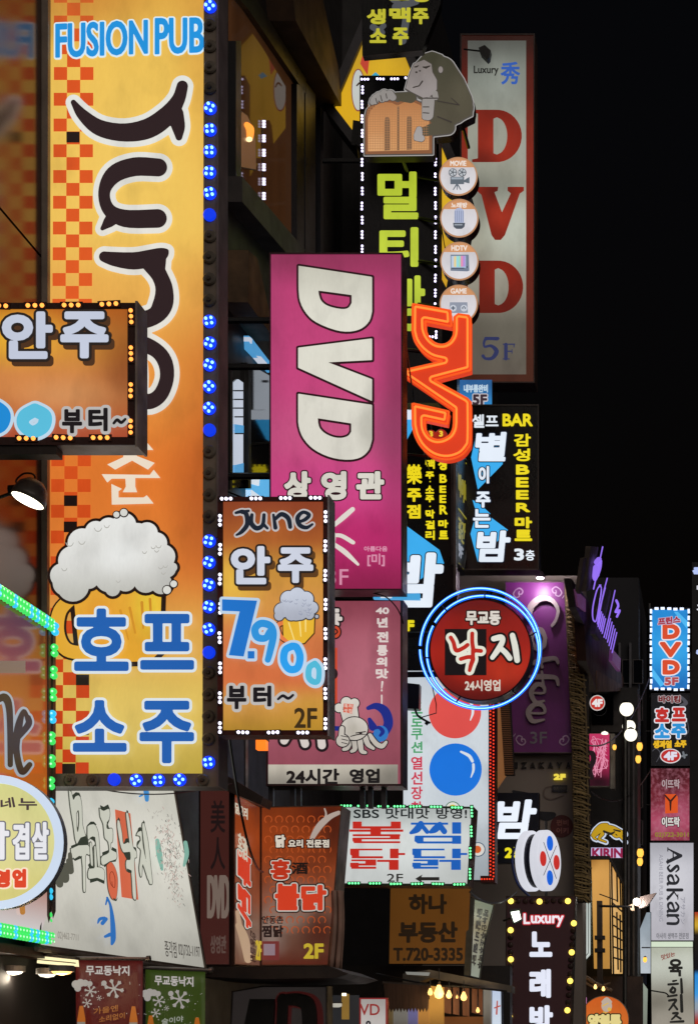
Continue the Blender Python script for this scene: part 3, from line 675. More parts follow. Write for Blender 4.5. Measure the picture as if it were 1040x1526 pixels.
S.art(num+nine+zro+zr2, '#b9cde0', 4.2, 'lettering_border'); S.art(num, '#1d6fc4', name='numeral'); S.art(nine, '#2d8fd6', name='numeral'); S.art(zro, '#2a9ae6', name='numeral'); S.art(zr2, '#4fb4d2', name='numeral')
b = [T('부', 342, 1025, 371, 1060, 1.7), T('터', 381, 1025, 408, 1056, 1.7), CS([(418, 1045, 1.8), (425, 1040, 2.2), (433, 1044, 2.2), (440, 1039, 1.8)])]
S.art(b, '#b8b4b0', 4.4, 'lettering_border'); S.art(b, '#16141a'); S.art([T('2F', 442, 1058, 476, 1088, .9)], '#3a2a14')
WL = [pm('#2a1a1a'), em('#efe8ff', 2.6, 0)]; pp = F/Y
yl = [777, 820, 864, 908, 952, 997, 1041, 1085]; yr = [771, 815, 859, 902, 946, 990, 1035, 1080]
leds(S, led_bar(0, pp, 3, True, 0, r=2.6, gap=6.6), WL, [(329, y) for y in yl]+[(486, y) for y in yr], .014)
leds(S, led_bar(0, pp, 3, False, 0, r=2.6, gap=6.6), WL, [(339, 744.5), (383, 744), (427, 744), (471, 743), (363, 1092.5), (408, 1092.5), (452, 1092.5)], .014)
arms([(S.pl.pt(330, y, -.1), Vector((wx(320, 11.82), 11.82, wz(y, 11.82)))) for y in (800, 1040)], .015, None, 'bracket', S)
# ================================================================ WHITE SLANTED FACADE SIGN
pl = Plane((80, 1170, 11.97), (258, 1180, 13.5), (305, 1445, 13.4))
S = Sign('octopus_sign', 'large white leaning sign with brush lettering and orange block under the tall pub sign', 'shop sign', [(64, 1168), (258, 1168), (306, 1446), (56, 1411)], pl, .10, pm('#6a5c52', .5), 
   grad([(1168, '#c6c4b8'), (1300, '#cfcdc2'), (1446, '#aeaca2')], 12.7, [(200, 1240, 90, 90, '#dddbd0', .6), (285, 1420, 70, 80, '#94928a', .7), (80, 1400, 60, 80, '#b0aea2', .5), (250, 1190, 60, 50, '#a9a89e', .6)], .98, .06), fw=2)
S.art([PG([(170, 1207), (193, 1213), (205, 1342), (180, 1338)])], '#cc6446', 0, 'graphic')
zt_ = lambda P: [(70+x/6.118, 1165+y/6.118) for x, y in P]
def sm(P): Q = zt_(P); Q = Q+Q[:1]; return [(x, y) for x, y, _ in curve([(x, y, 0) for x, y in Q], 3)][:-1]
red_o = [PG(sm([(530, 750), (570, 740), (605, 790), (628, 870), (630, 960), (620, 1055), (600, 1085), (570, 1060), (545, 980), (535, 860)]))]
S.art(red_o, '#3f4238', 1.0, 'graphic'); S.art(red_o, '#cc6446', 0, 'graphic')
S.art([CS([(70+x/6.118, 1165+y/6.118, .55) for x, y in ((585, 970), (560, 930), (556, 850), (580, 830), (602, 890), (600, 970), (580, 960), (575, 920))])], '#8a3826', 0, 'graphic')
ltr = [PG(sm([(174, 88), (195, 95), (214, 172), (226, 140), (250, 118), (278, 150), (294, 230), (300, 400), (328, 500), (330, 560), (245, 575), (215, 400), (190, 250)]), sm([(242, 300), (262, 268), (270, 330), (268, 400), (258, 465), (248, 440)])),
       PG(sm([(192, 620), (260, 590), (350, 588), (364, 640), (362, 680), (326, 690), (328, 980), (318, 1015), (305, 980), (292, 700), (225, 715), (200, 690)])),
       PG(sm([(345, 420), (360, 400), (398, 396), (428, 425), (450, 520), (460, 760), (442, 775), (425, 600), (412, 528), (375, 515), (355, 540), (345, 500)])), PG(sm([(366, 570), (384, 575), (395, 765), (377, 772)])), PG(sm([(406, 600), (420, 605), (432, 800), (412, 800)])), PG(sm([(360, 800), (430, 790), (495, 812), (495, 915), (430, 890), (362, 898), (348, 850)])),
       PG(sm([(455, 250), (492, 275), (536, 255), (550, 290), (545, 345), (520, 400), (526, 440), (568, 435), (578, 480), (574, 555), (558, 570), (562, 630), (608, 655), (608, 715), (550, 735), (490, 770), (470, 740), (478, 690), (540, 655), (534, 560), (502, 520), (490, 400), (462, 330)])),
       PG(sm([(620, 360), (636, 365), (660, 480), (672, 575), (714, 560), (728, 560), (700, 330), (702, 290), (716, 300), (735, 400), (760, 600), (790, 640), (794, 700), (772, 735), (790, 1050), (775, 1085), (758, 1040), (745, 830), (712, 825), (697, 780), (702, 725), (736, 720), (732, 650), (690, 662), (662, 635), (640, 560), (618, 420)])),
       PG(sm([(792, 500), (805, 468), (832, 455), (842, 480), (852, 600), (882, 740), (908, 890), (895, 895), (850, 760), (842, 865), (828, 870), (818, 790), (834, 640), (805, 605), (806, 560), (830, 545), (822, 505)])), PG(sm([(850, 385), (864, 395), (900, 560), (925, 800), (938, 925), (926, 945), (905, 910), (870, 640), (846, 440)]))]
S.art(ltr, '#3f4238', 1.15, 'lettering_border'); S.art(ltr, '#c6c7b9', -.15)
dk = [[(200, 135), (235, 105), (268, 112), (285, 155), (258, 135), (232, 145), (216, 178)], [(172, 75), (190, 80), (196, 105), (178, 95)], [(190, 595), (250, 572), (278, 520), (325, 505), (352, 560), (350, 588), (260, 592), (194, 622)], [(200, 690), (225, 735), (290, 708), (290, 685), (225, 715)], [(345, 400), (370, 374), (400, 374), (432, 410), (398, 398), (360, 404), (346, 418)], [(362, 530), (385, 508), (412, 515), (418, 590), (405, 560), (390, 545)], [(362, 898), (430, 886), (498, 914), (495, 945), (430, 915), (365, 935)], [(345, 770), (362, 750), (378, 775), (410, 800), (360, 805)], [(455, 222), (490, 240), (530, 216), (548, 262), (530, 258), (492, 276), (462, 258)], [(550, 345), (518, 380), (520, 430), (545, 448), (528, 400)], [(475, 655), (540, 630), (540, 655), (478, 690)], [(565, 605), (606, 625), (610, 660), (562, 634)], [(490, 772), (550, 736), (606, 716), (600, 740), (545, 745), (495, 795)], [(672, 575), (690, 528), (720, 525), (724, 560), (690, 568)], [(665, 655), (732, 650), (735, 718), (700, 722)], [(696, 268), (712, 275), (718, 302), (702, 292)], [(700, 800), (745, 820), (745, 845), (712, 840)], [(762, 602), (785, 612), (794, 660), (770, 625)], [(788, 490), (806, 432), (828, 420), (838, 455), (806, 468)], [(796, 600), (806, 545), (832, 538), (812, 570)], [(850, 355), (866, 380), (864, 398), (850, 386)], [(620, 330), (638, 350), (640, 375), (622, 362)], [(622, 1058), (602, 1086), (572, 1062), (585, 1095), (605, 1102)]]
S.art([PG(zt_(P)) for P in dk], '#343a30', 0, 'lettering_shade')
S.art([CS([(78, 1310, 3), (84, 1320, 5), (82, 1300, 4)], [(88, 1300, 4), (92, 1312, 6), (92, 1292, 4)], [(97, 1285, 4), (100, 1300, 5), (99, 1275, 3)])], '#55554a', 0, 'graphic')
S.art([CS([(154, 1340, 1.6), (159, 1352, 2), (162, 1375, 3.5), (163, 1400, 4), (161, 1409, 2)], [(150, 1370, 2), (143, 1372, 2.4), (140, 1378, 1)], [(152, 1372, 3), (147, 1378, 3)], [(158, 1395, 3), (151, 1398, 2)], [(154, 1342, 1.5), (152, 1350, 1.2)])], '#2f6ab0', 0, 'graphic')
S.art([CS([(209, 1176, 2), (212, 1182, 4), (213, 1194, 3)], [(206, 1187, 1.5), (202, 1189, 1.2)])], '#3f86c4', 0, 'graphic')
tea = [CS([(228, 1255, 3), (231, 1275, 4.5), (235, 1298, 2)], [(270, 1258, 3), (272, 1275, 3.4), (268, 1292, 2)])]
S.art(tea, '#7fae9e', 0, 'graphic')
sp = []; s2 = []; s3 = []
for _ in range(330):
    y = random.gauss(1276, 34)
    if not 1205 < y < 1355: continue
    x = 246+ (y-1276)*.14+random.gauss(0, 9 if y < 1310 else 7); l = random.uniform(1.5, 5); a = random.uniform(-.9, .9)+1.57
    (sp, s2, s3)[random.choice((0, 0, 0, 1, 1, 2))].append([(x, y, .55), (x+l*math.cos(a), y+l*math.sin(a), .35)])
S.art(ST(*sp), '#a9a59c', 0, 'graphic', cell=.3); S.art(ST(*s2), '#b79c94', 0, 'graphic', cell=.3); S.art(ST(*s3), '#6e7069', 0, 'graphic', cell=.3)
S.art([T('종각점', 0, 0, 1, 1, .15, 0, [(236, 1404), (254, 1407), (255, 1431), (238, 1428)]), T('02)732-1197', 0, 0, 1, 1, .12, 0, [(257, 1409), (289, 1414), (291, 1434), (258, 1431)])], '#4b4742')
S.art([T('02)462-7711', 0, 0, 1, 1, .1, 0, [(76, 1391), (107, 1396), (107, 1408), (76, 1405)])], '#8a857c')
MB().tube([S.pl.pt(54, 1414, .0), S.pl.pt(306, 1449, .0)], .02).build('bottom_tube', pm('#8d8078', .4, .5), S)
for k, (a, b_, sag) in enumerate((((100, 1176), (300, 1178), 13), ((98, 1174), (326, 1174), 7))):
    wp = [S.pl.pt(a[0]+(b_[0]-a[0])*t_, a[1]+(b_[1]-a[1])*t_+sag*4*t_*(1-t_), .12) for t_ in np.linspace(0, 1, 14)]
    tag(MB().tube(wp, .005, 5).build('cable', BLK), ('thin black cable sagging lowest across the top of the white leaning sign', 'second thin black cable hanging tighter along the bottom rail of the tall pub sign')[k], 'cable', 'cables under the tall pub sign')

# ================================================================ SNOW BANNERS
def banner(x0, x1, y0, sk, Y, hexc, label, gold, ln2):
    pl = frontal(x0, y0, Y); B = TH('banner', label, 'banner', pl.pt((x0+x1)/2, 1600), 'snowflake banners')
    mb = MB(); n = 10; V = []; 
    for j in range(9):
        for i in range(n+1):
            u = i/n; v = j/8; p = pl.pt(x0+(x1-x0)*u, y0+sk*u+(1600-y0-sk*u)*v); p.y += .02*math.sin(u*9+v*2)*v; V.append(p)
    mb.add(V, [(j*(n+1)+i, j*(n+1)+i+1, (j+1)*(n+1)+i+1, (j+1)*(n+1)+i) for j in range(8) for i in range(n)])
    cl = mb.build('cloth', em(hexc, .36, .15, .7), B, smooth=True); md = cl.modifiers.new('thickness', 'SOLIDIFY'); md.thickness = .004
    MB().tube([pl.pt(x0-6, y0-1, .01), pl.pt(x1+7, y0+sk-1, .01)], .013).build('rod', pm('#8a8584', .3, .7), B)
    MB().lathe([(.0, -.02), (.022, -.012), (.024, .012), (0, .02)], pl.pt(x1+9, y0+sk-1, .01), 'x', 12).build('rod_end', pm('#8a8584', .3, .7), B)
    S = type('x', (), {})(); lay = [.03]
    def art(shapes, h, nm='print', s=.8):
        lay[0] += .004; mb = MB(); flat(mb, contours(shapes), pl, lay[0]); mb.build(nm, em(h, s*.75), B)
    w = x1-x0; q = lambda u, y: (x0+w*u, y0+sk*u+y)
    a, b_ = q(.18, 10), q(.82, 10)
    art([T('무교동낙지', 0, 0, 1, 1, .5, 0, [a, b_, (b_[0], b_[1]+14), (a[0], a[1]+14)])], '#d2ccc8', 'lettering')
    fl = []
    def flake(u, y, r):
        cx, cy = q(u, y)
        for k in range(6):
            an = math.pi/3*k+.2; ex, ey = cx+r*math.cos(an), cy+r*math.sin(an); fl.append([(cx, cy, r*.09), (ex, ey, r*.07)])
            for s_ in (-.5, .5):
                mx, my = cx+r*.6*math.cos(an), cy+r*.6*math.sin(an); fl.append([(mx, my, r*.07), (mx+r*.35*math.cos(an+s_), my+r*.35*math.sin(an+s_), r*.06)])
            if r > 10: fl.append([(cx+r*.85*math.cos(an), cy+r*.85*math.sin(an), r*.16)])
    flake(.60, 44, 14); flake(.25, 48, 9); flake(.2, 66, 7); flake(.38, 58, 4)
    for _ in range(22):
        cx, cy = q(random.random(), 30+random.random()*55); fl.append([(cx, cy, random.uniform(.4, .9))])
    for u, y, r in ((.03, 38, 6), (.1, 36, 6), (.06, 44, 5), (.17, 36, 5), (.24, 37, 4), (.45, 36, 4)): cx, cy = q(u, y); fl.append([(cx, cy, r)])
    art([ST(*fl)], '#b9b4ae', 'snowflakes')
    a, b_ = q(.3, 74), q(.66, 68)
    art([T(ln2[0], 0, 0, 1, 1, .2, 0, [a, b_, (b_[0], b_[1]+9), (a[0], a[1]+9)]), T(ln2[1], 0, 0, 1, 1, .2, 0, [(a[0]+8, a[1]+12), (b_[0]+10, b_[1]+11), (b_[0]+10, b_[1]+20), (a[0]+8, a[1]+21)])], gold, 'lettering')
    for u in (.12, .9):
        cx, cy = q(u, 70); art([PG([(cx-2.5, cy), (cx+2.5, cy), (cx+6, cy+20), (cx+7, cy+50), (cx-7, cy+50), (cx-6, cy+20)])], '#c06a22', 'bottle_print'); art([RC(cx-6, cy+24, cx+6, cy+40)], '#8f8a84', 'bottle_print')
banner(113, 213, 1430, 1, 11.75, '#5f1f1e', 'dark red snowflake banner hanging from a rod under the white leaning sign', '#a86a34', ('가을엔', '소리없이'))
banner(217, 306, 1444, 4, 12.6, '#41561e', 'olive green snowflake banner hanging from a rod under the white leaning sign', '#b4b8ac', ('술이야', '별순간!!'))

# ================================================================ RESTAURANT FRONT AT THE LOWER LEFT
RX = -4.7
sh = TH('restaurant_front', 'dim restaurant entrance with soffit lights under the left signs', 'shop front', (-4.9, 11, 0))
MB().box(-5.6, -4.52, 9.2, 13.4, wz(1432, 11.8), wz(1432, 11.8)+.06).build('soffit', pm('#4a2a1c', .5), sh)
MB().box(-5.65, -5.6, 9.2, 13.4, 0, 2.4).build('back_wall', pm('#241a18', .6), sh)
mb = MB(); mb.prism(bx(38, 1458, 48, 1700), frontal(0, 0, 12.2), 0, .1); mb.prism(bx(14, 1458, 20, 1700), frontal(0, 0, 12.2), 0, .1); mb.build('door_post', pm('#7b7068', .5), sh)
mb = MB(); mb.prism(bx(50, 1492, 72, 1700), frontal(0, 0, 12.1), 0, .02); mb.build('door_panel', pm('#4a1c1c', .4), sh)
mb = MB(); mb.prism([(98, 1478), (118, 1490), (108, 1510), (85, 1497)], frontal(0, 0, 12.6), 0, .02); mb.build('notice', pm('#6a4a3e', .6), sh)
def downlight(px, py, Y, rw, hexc, s, label):
    p = frontal(px, py, Y).pt(px, py); d = TH('ceiling_light', label, 'ceiling light', p, 'lights under the restaurant soffit'); r = rw*Y/F
    MB().lathe([(r, .03), (r*1.12, .03), (r*1.12, -.008), (r, -.008)], p, 'z', 22).build('rim', pm('#8a8078', .4), d)
    MB().lathe([(r*.98, -.004), (r*.7, -.022), (r*.1, -.03)], p, 'z', 22).build('lens', em(hexc, s, 0), d)
def glow(px, py, Y, e, c):
    l_ = bpy.data.lights.new('soffit_glow', 'POINT'); l_.energy = e; l_.color = c; l_.shadow_soft_size = .06; o_ = bpy.data.objects.new('soffit_glow', l_); COL.objects.link(o_)
    o_.location = frontal(px, py, Y).pt(px, py); o_.parent = sh.root; o_.location = o_.location-sh.base
glow(20, 1456, 11.3, 3, (1, .85, .65)); glow(92, 1457, 11.0, 4, (1, .7, .4))
downlight(20, 1447, 11.3, 15, '#f4ead8', 2.2, 'white soffit light nearest the left edge of the photo')
downlight(70, 1451, 11.3, 14, '#f0e6d0', 1.8, 'dimmer white soffit light beside the amber one')
downlight(92, 1447, 11.0, 16, '#ffc070', 2.4, 'amber soffit light under the fluorescent strip')
pl = frontal(85, 1432, 11.6); f = TH('fluorescent_strip', 'pale yellow fluorescent strip under the lower left corner of the white leaning sign', 'tube light', pl.pt(85, 1440))
mb = MB(); mb.prism([(56, 1425), (112, 1431), (113, 1441), (55, 1436)], pl, 0, .06); mb.build('diffuser', em('#f3e6b4', 1.25, .1), f)
mb = MB(); mb.prism([(56, 1430), (113, 1435.5), (113, 1437), (56, 1431.5)], pl, .01, 0); mb.build('divider', pm('#6a5a40'), f)
MB().prism([(54, 1420), (114, 1427), (114, 1431), (54, 1425)], pl, .02, .06).build('casing', pm('#5a5048'), f)

# ================================================================ BROWN BAY OF THREE PANELS
pl = frontal(305, 1180, 14.5); pln = pm('#3a1c18', .5, 0, .4)
S = Sign('narrow_sign', 'unlit narrow dark red sign with grey lettering beside the white leaning sign', 'shop sign', (297, 1172, 344, 1440), pl, .5, pm('#2e1712', .5), em('#42201c', .85, .15, .3), fw=2)  # sign is unlit, its dim light is painted in as emission
S.art(TV('美人', 314, 1190, 336, 1300, .6), '#1d1212'); S.art([T('DVD', 309, 1305, 343, 1370, 1.6)], '#6e5f56'); S.art([T('상영관', 314, 1395, 338, 1422, .6)], '#55423c')
MB().prism([(322, 1152), (334, 1154), (392, 1188), (388, 1200), (322, 1172)], frontal(0, 0, 14.4), 0, .3).build('cap', pm('#4a3c38', .5), S)
X2 = wx(344.6, 14.5); sp_ = wallplane(X2)
chm = lambda Y: grad([(1180, '#963f18'), (1260, '#a8481c'), (1330, '#9a5234'), (1380, '#8d6a58'), (1445, '#6a2a1c')], Y, [(480, 1215, 60, 40, '#5a1c10', .8), (420, 1370, 60, 30, '#b9a294', .6), (480, 1390, 50, 50, '#4a1812', .85), (360, 1420, 40, 60, '#8a7a68', .4), (440, 1340, 70, 40, '#b8a498', .45), (400, 1400, 40, 40, '#c4b8b0', .4), (500, 1240, 30, 60, '#4a1810', .7)], .62, .15, cloud=('#5a2a1c', .6, 2.4))
S = Sign('chicken_sign', 'orange fire chicken sign turned sideways between the dark red narrow sign and its twin', 'shop sign', [(346, 1180), (388, 1203), (388, 1441), (346, 1439)], sp_, .08, pm('#4a2418', .5), chm(15), fw=1.5)
S.art([T('불닭', 0, 0, 1, 1, 1.6, 0, [(371, 1275), (371, 1390), (353, 1360), (353, 1262)])], '#1c100c', 2.5, 'lettering_border'); S.art([T('불닭', 0, 0, 1, 1, 1.6, 0, [(371, 1275), (371, 1390), (353, 1360), (353, 1262)])], '#b8bab0', 1.2, 'lettering_border'); S.art([T('불닭', 0, 0, 1, 1, 1.3, 0, [(371, 1275), (371, 1390), (353, 1360), (353, 1262)])], '#c2341c')
S.art([T('닭요리', 0, 0, 1, 1, .5, 0, [(348, 1196), (366, 1206), (366, 1222), (348, 1212)]), T('홍酒', 0, 0, 1, 1, .5, 0, [(352, 1240), (366, 1252), (366, 1285), (352, 1275)])], '#c4bba8'); S.art([T('2F', 0, 0, 1, 1, .8, 0, [(378, 1402), (387, 1404), (387, 1432), (378, 1430)])], '#b8a02c')
S.art([CS([(352, 1380, 5), (360, 1400, 7), (366, 1430, 6)], [(350, 1360, 3), (354, 1385, 4)])], '#b09478', 0, 'graphic')
S.art([T('안동찜닭', 0, 0, 1, 1, .3, 0, [(377, 1395), (377, 1436), (369, 1434), (369, 1385)])], '#2a1812')
pl = frontal(390, 1200, 15.4)
S = Sign('chicken_sign', 'orange fire chicken sign facing the camera with 2F in its corner', 'shop sign', [(389, 1203), (510, 1201), (490, 1440), (389, 1440)], pl, .35, pm('#8d7468', .6), chm(15.4), fw=1.5, frame=pm('#7a5a48', .5))
arcs = []
for j in range(12):
    for i in range(7):
        cx = 400+i*16+(j % 2)*8; cy = 1222+j*15
        if cx < 494: arcs.append([(cx+5.5*math.cos(a), cy+5.5*math.sin(a), .7) for a in np.linspace(2.2, 7.0, 8)])
S.art(ST(*arcs), '#a84a20', 0, 'graphic', cell=.5)
S.art([CS([(462, 1258, 2), (468, 1245, 4), (478, 1230, 5), (492, 1218, 4), (505, 1212, 3)], [(478, 1232, 2), (486, 1216, 1.5), (484, 1206, 1)])], '#a89a90', 0, 'graphic')
a = [T('닭', 411, 1245, 426, 1264, 1.1), T('요리 전문점', 430, 1252, 491, 1264, .5)]
S.art(a, '#2a1410', 1.6, 'lettering_border'); S.art(a, '#cfc7b8')
a = [T('홍', 404, 1282, 434, 1312, 1.4)]; S.art(a, '#1c100c', 3.2, 'lettering_border'); S.art(a, '#c9c0b4', 1.5, 'lettering_border'); S.art(a, '#b03018'); S.art([T('酒', 436, 1286, 460, 1304, .7)], '#1a1210')
a = [T('불', 411, 1318, 448, 1358, 2.2), T('닭', 450, 1320, 488, 1358, 2.2)]; S.art(a, '#20120e', 3.6, 'lettering_border'); S.art(a, '#b7b5ac', 1.8, 'lettering_border'); S.art(a, '#c43a20')
S.art([T('안동촌', 392, 1366, 424, 1378, .3), T('찜닭', 392, 1380, 424, 1398, .8)], '#1f1210'); S.art([T('2F', 454, 1407, 484, 1430, 1.2)], '#b8a12e')
S.art([RC(392, 1404, 418, 1432)], '#6a2a2a', 0, 'graphic'); S.art([RC(395, 1408, 412, 1425)], '#84707a', 0, 'graphic')
cu = TH('curtain', 'pale cloth hanging folded at the side of the frontal fire chicken sign', 'cloth', frontal(500, 1445, 15.2).pt(500, 1445))
pl = frontal(500, 1445, 15.2); V = []; n = 12
for j in range(9):
    for i in range(n+1):
        u = i/n; v = j/8; x = 493+18*u-3*v*(1-u)+2*math.sin(v*4); p = pl.pt(x, 1328+118*v-6*(1-u)*v); p.y += .03*math.sin(u*15+v); V.append(p)
o = MB().add(V, [(j*(n+1)+i, j*(n+1)+i+1, (j+1)*(n+1)+i+1, (j+1)*(n+1)+i) for j in range(8) for i in range(n)]).build('cloth', pm('#a8887a', .8, 0, .3), cu, smooth=True); o.modifiers.new('thickness', 'SOLIDIFY').thickness = .01
bb = TH('canopy', 'brown ledge running under the chicken signs', 'canopy', frontal(400, 1450, 14.6).pt(400, 1450))
mb = MB(); mb.prism([(290, 1441), (392, 1441), (492, 1441), (520, 1452), (500, 1458), (390, 1460), (290, 1456)], frontal(0, 0, 14.3), 0, 1.2); mb.build('ledge', pm('#3a2a24', .5, 0, .5), bb)
mb = MB(); mb.tube([frontal(0, 0, 14.25).pt(300, 1447), frontal(0, 0, 14.25).pt(316, 1448)], .012); mb.build('bolt_rod', pm('#9a9490', .3, .8), bb)

# ================================================================ PINK DVD SIGN
Y = 15.6
S = Sign('dvd_sign', 'large pink vertical sign with sideways cream DVD letters', 'shop sign', (402, 377, 600, 880), Y, .22, pm('#3a2429', .4), 
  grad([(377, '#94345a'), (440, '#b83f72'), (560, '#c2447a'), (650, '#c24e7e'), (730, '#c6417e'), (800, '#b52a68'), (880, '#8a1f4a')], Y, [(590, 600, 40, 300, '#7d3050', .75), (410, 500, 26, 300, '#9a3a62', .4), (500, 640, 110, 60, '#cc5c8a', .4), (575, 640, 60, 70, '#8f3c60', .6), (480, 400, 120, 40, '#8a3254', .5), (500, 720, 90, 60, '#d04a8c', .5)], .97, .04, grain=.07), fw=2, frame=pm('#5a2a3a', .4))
q = lambda P: [(300+x/3.25, 360+y/3.25) for x, y in P]
def rd(P): return [(a, b) for a, b, _ in curve([(x, y, 0) for x, y in P], 5)]
D1 = q([(472, 118), (828, 172), (828, 330)]+rd([(828, 340), (815, 385), (780, 420), (730, 436), (670, 434), (600, 412), (540, 380), (500, 335), (478, 285), (472, 230)]))
D1i = q([(568, 238), (729, 260), (729, 290)]+rd([(729, 298), (715, 320), (690, 328), (645, 322), (605, 308), (580, 285), (570, 255)]))
Vp = q([(828, 470), (828, 575), (615, 586), (828, 668), (828, 774), (470, 612), (470, 515)])
D2 = q([(470, 738), (828, 792), (828, 950)]+rd([(828, 960), (812, 1010), (775, 1045), (720, 1058), (650, 1052), (585, 1030), (530, 995), (490, 945), (472, 890), (470, 840)]))
D2i = q([(565, 857), (727, 882), (727, 915)]+rd([(727, 922), (712, 942), (680, 952), (640, 948), (600, 930), (575, 905), (567, 880)]))
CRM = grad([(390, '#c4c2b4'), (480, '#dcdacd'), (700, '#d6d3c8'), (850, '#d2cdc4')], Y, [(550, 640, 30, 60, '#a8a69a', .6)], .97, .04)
dv = [PG(D1, D1i), PG(Vp), PG(D2, D2i)]
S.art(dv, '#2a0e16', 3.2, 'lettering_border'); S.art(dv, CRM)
a = [T('상', 424, 703, 464, 746, 2.4), T('영', 479, 703, 517, 746, 2.4), T('관', 531, 703, 573, 745, 2.4)]
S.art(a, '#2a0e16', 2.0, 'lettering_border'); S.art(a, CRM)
S.art([CS([(526, 760, 3.5), (512, 772, 4), (498, 784, 3)], [(490, 800, 2), (508, 799, 3), (526, 809, 3), (526, 808, 1.5)], [(498, 812, 3), (515, 824, 3.8), (534, 842, 2)], [(490, 788, 2), (498, 796, 2.5), (498, 812, 2)])], '#dcd4cc')
S.art([T('아름다음', 543, 815, 578, 823, .3), T('[미]', 548, 826, 574, 845, .5), T('3F', 488, 849, 520, 873, .1)], '#d08aa6')
arms([(S.pl.pt(402, y, -.1), Vector((FX, Y+.1, wz(y, Y)))) for y in (470, 540, 704)], .03, BLK, 'bracket', S)
tag(MB().tube([S.pl.pt(402, 742, .0), S.pl.pt(380, 738, -.3), Vector((FX, 16, wz(730, 16)))], .008, 5).build('cable', BLK), 'black cable running from the wall to the lower left of the pink sign', 'cable')

# ================================================================ 40 YEAR OCTOPUS SIGN
Y = 16.0
S = Sign('octopus_sign', 'dusty pink sign with an octopus cook and cream strip below the pink DVD letters', 'shop sign', (397, 893, 600, 1172), Y, .25, pm('#3a2a2a', .45),
  grad([(893, '#8a4250'), (960, '#a85a6a'), (1050, '#b06070'), (1139, '#8f4a58')], Y, [(590, 1000, 50, 180, '#7a3c48', .6), (540, 1000, 60, 90, '#b8707e', .5)], .95, .05), fw=3, frame=pm('#5a3c40', .4))
S.raw([bx(400, 1140, 593, 1169)], grad([(1140, '#bdb6a8'), (1169, '#8c867c')], Y, [(590, 1155, 60, 40, '#7a756c', .8), (480, 1155, 60, 30, '#c6c0b2', .5)], .95), 'strip')
S.art([T('24시간', 427, 1146, 506, 1170, 1.1), T('영업', 521, 1146, 566, 1168, 1.1)], '#1a1718')
S.art([RC(480, 966, 503, 1060)], '#c1452a', 0, 'graphic'); S.art([EL(498, 1005, 6, 8)], '#2c1a1e', 0, 'graphic')
a = [T('동', 470, 908, 511, 938, 2)]; S.art(a, '#20161a', 2.6, 'lettering_border'); S.art(a, '#cfc6c0')
S.art([EL(500, 943, 8, 9)], '#20161a', 2, 'graphic'); S.art([EL(500, 943, 8, 9)], '#c1452a', 0, 'graphic'); S.art([CS([(496, 946, 1), (500, 939, 1), (504, 943, 1), (500, 947, 1)])], '#20161a', 0, 'graphic')
a = [CS([(440, 1080, 6), (425, 1105, 6)], [(448, 1085, 5), (456, 1110, 6)], [(476, 1070, 5), (481, 1112, 6)])]; S.art(a, '#20161a', 4, 'lettering_border'); S.art(a, '#cfc6c0')
S.art([T('40', 561, 907, 581, 917, .7), T('년', 563, 922, 579, 937, .9), T('전', 563, 943, 580, 959, .9), T('통', 563, 963, 579, 979, .9), T('의', 562, 981, 578, 995, .9), T('맛', 561, 998, 580, 1013, .9), CS([(571, 1018, 1.6), (570, 1027, 1)], [(570, 1030, 1.2), (570, 1031, 1.2)], [(570, 1038, 1.2), (570, 1051, 1)])], '#d6c8c4')
wv = [CS([(550, 1057, 3), (562, 1054, 5), (575, 1062, 7), (580, 1080, 7), (572, 1095, 7), (562, 1100, 8)], [(552, 1074, 3), (557, 1085, 6)], [(497, 1087, 3.5), (520, 1088, 3.5)])]
S.art(wv, '#1d2a80', 0, 'graphic'); S.art([EL(569, 1095, 11, 12), EL(562, 1103, 8)], '#2f72b8', 0, 'graphic'); S.art([CS([(558, 1088, 2), (566, 1086, 2.4), (572, 1092, 3), (568, 1098, 2)])], '#1d2a80', 0, 'graphic')
OCM = grad([(1045, '#d6d0c6'), (1125, '#bdb6ac')], Y, [(530, 1090, 18, 16, '#a8a294', .5)], .95)
def oc(sh): S.art(sh, '#1d171c', 1.5, 'graphic'); S.art(sh, OCM, 0, 'graphic')
oc([CS([(553, 1098, 3.2), (562, 1110, 3.6), (571, 1114, 3.4), (577, 1108, 2.2)])]); oc([CS([(524, 1104, 4), (520, 1116, 3.4), (514, 1119, 2.2)])]); oc([CS([(530, 1105, 4), (531, 1118, 3.4), (526, 1122, 2.2)])]); oc([CS([(539, 1106, 4), (541, 1121, 3.4), (547, 1124, 2.2)])]); oc([CS([(547, 1102, 4), (551, 1112, 3.6), (559, 1118, 2.2)])])
oc([EL(508, 1058, 6.5), EL(519, 1050, 8), EL(531, 1051, 7), PG([(510, 1062), (535, 1056), (538, 1078), (515, 1080)])]); oc([EL(531, 1089, 20, 17)]); oc([EL(514, 1107, 9.5, 9), CS([(512, 1100, 4), (513, 1089, 3.6)])])
S.art([PG([(516, 1052), (530, 1053), (528, 1067), (515, 1065)])], '#cc5a44', 0, 'graphic'); S.art([T('특', 517, 1053, 522, 1059, .1), T('허', 523, 1053, 528, 1059, .1), T('맛', 517, 1060, 522, 1066, .1), T('집', 523, 1060, 528, 1066, .1)], '#dccdc0')
S.art([CS([(526, 1101, .6), (538, 1098, .8), (548, 1098, .5)], [(534, 1096, .8), (548, 1094, .8)], [(512, 1100, .6), (522, 1102, .6)], [(513, 1105, .6), (522, 1107, .6)], [(513, 1110, .6), (521, 1112, .6)]), EL(541, 1096.5, 2.2, 1.4)], '#241c1e', 0, 'graphic')
bb = TH('wall_lamp', 'small orange lamp glowing below the white lamped price sign', 'lamp', frontal(388, 1118, 15.5).pt(388, 1118))
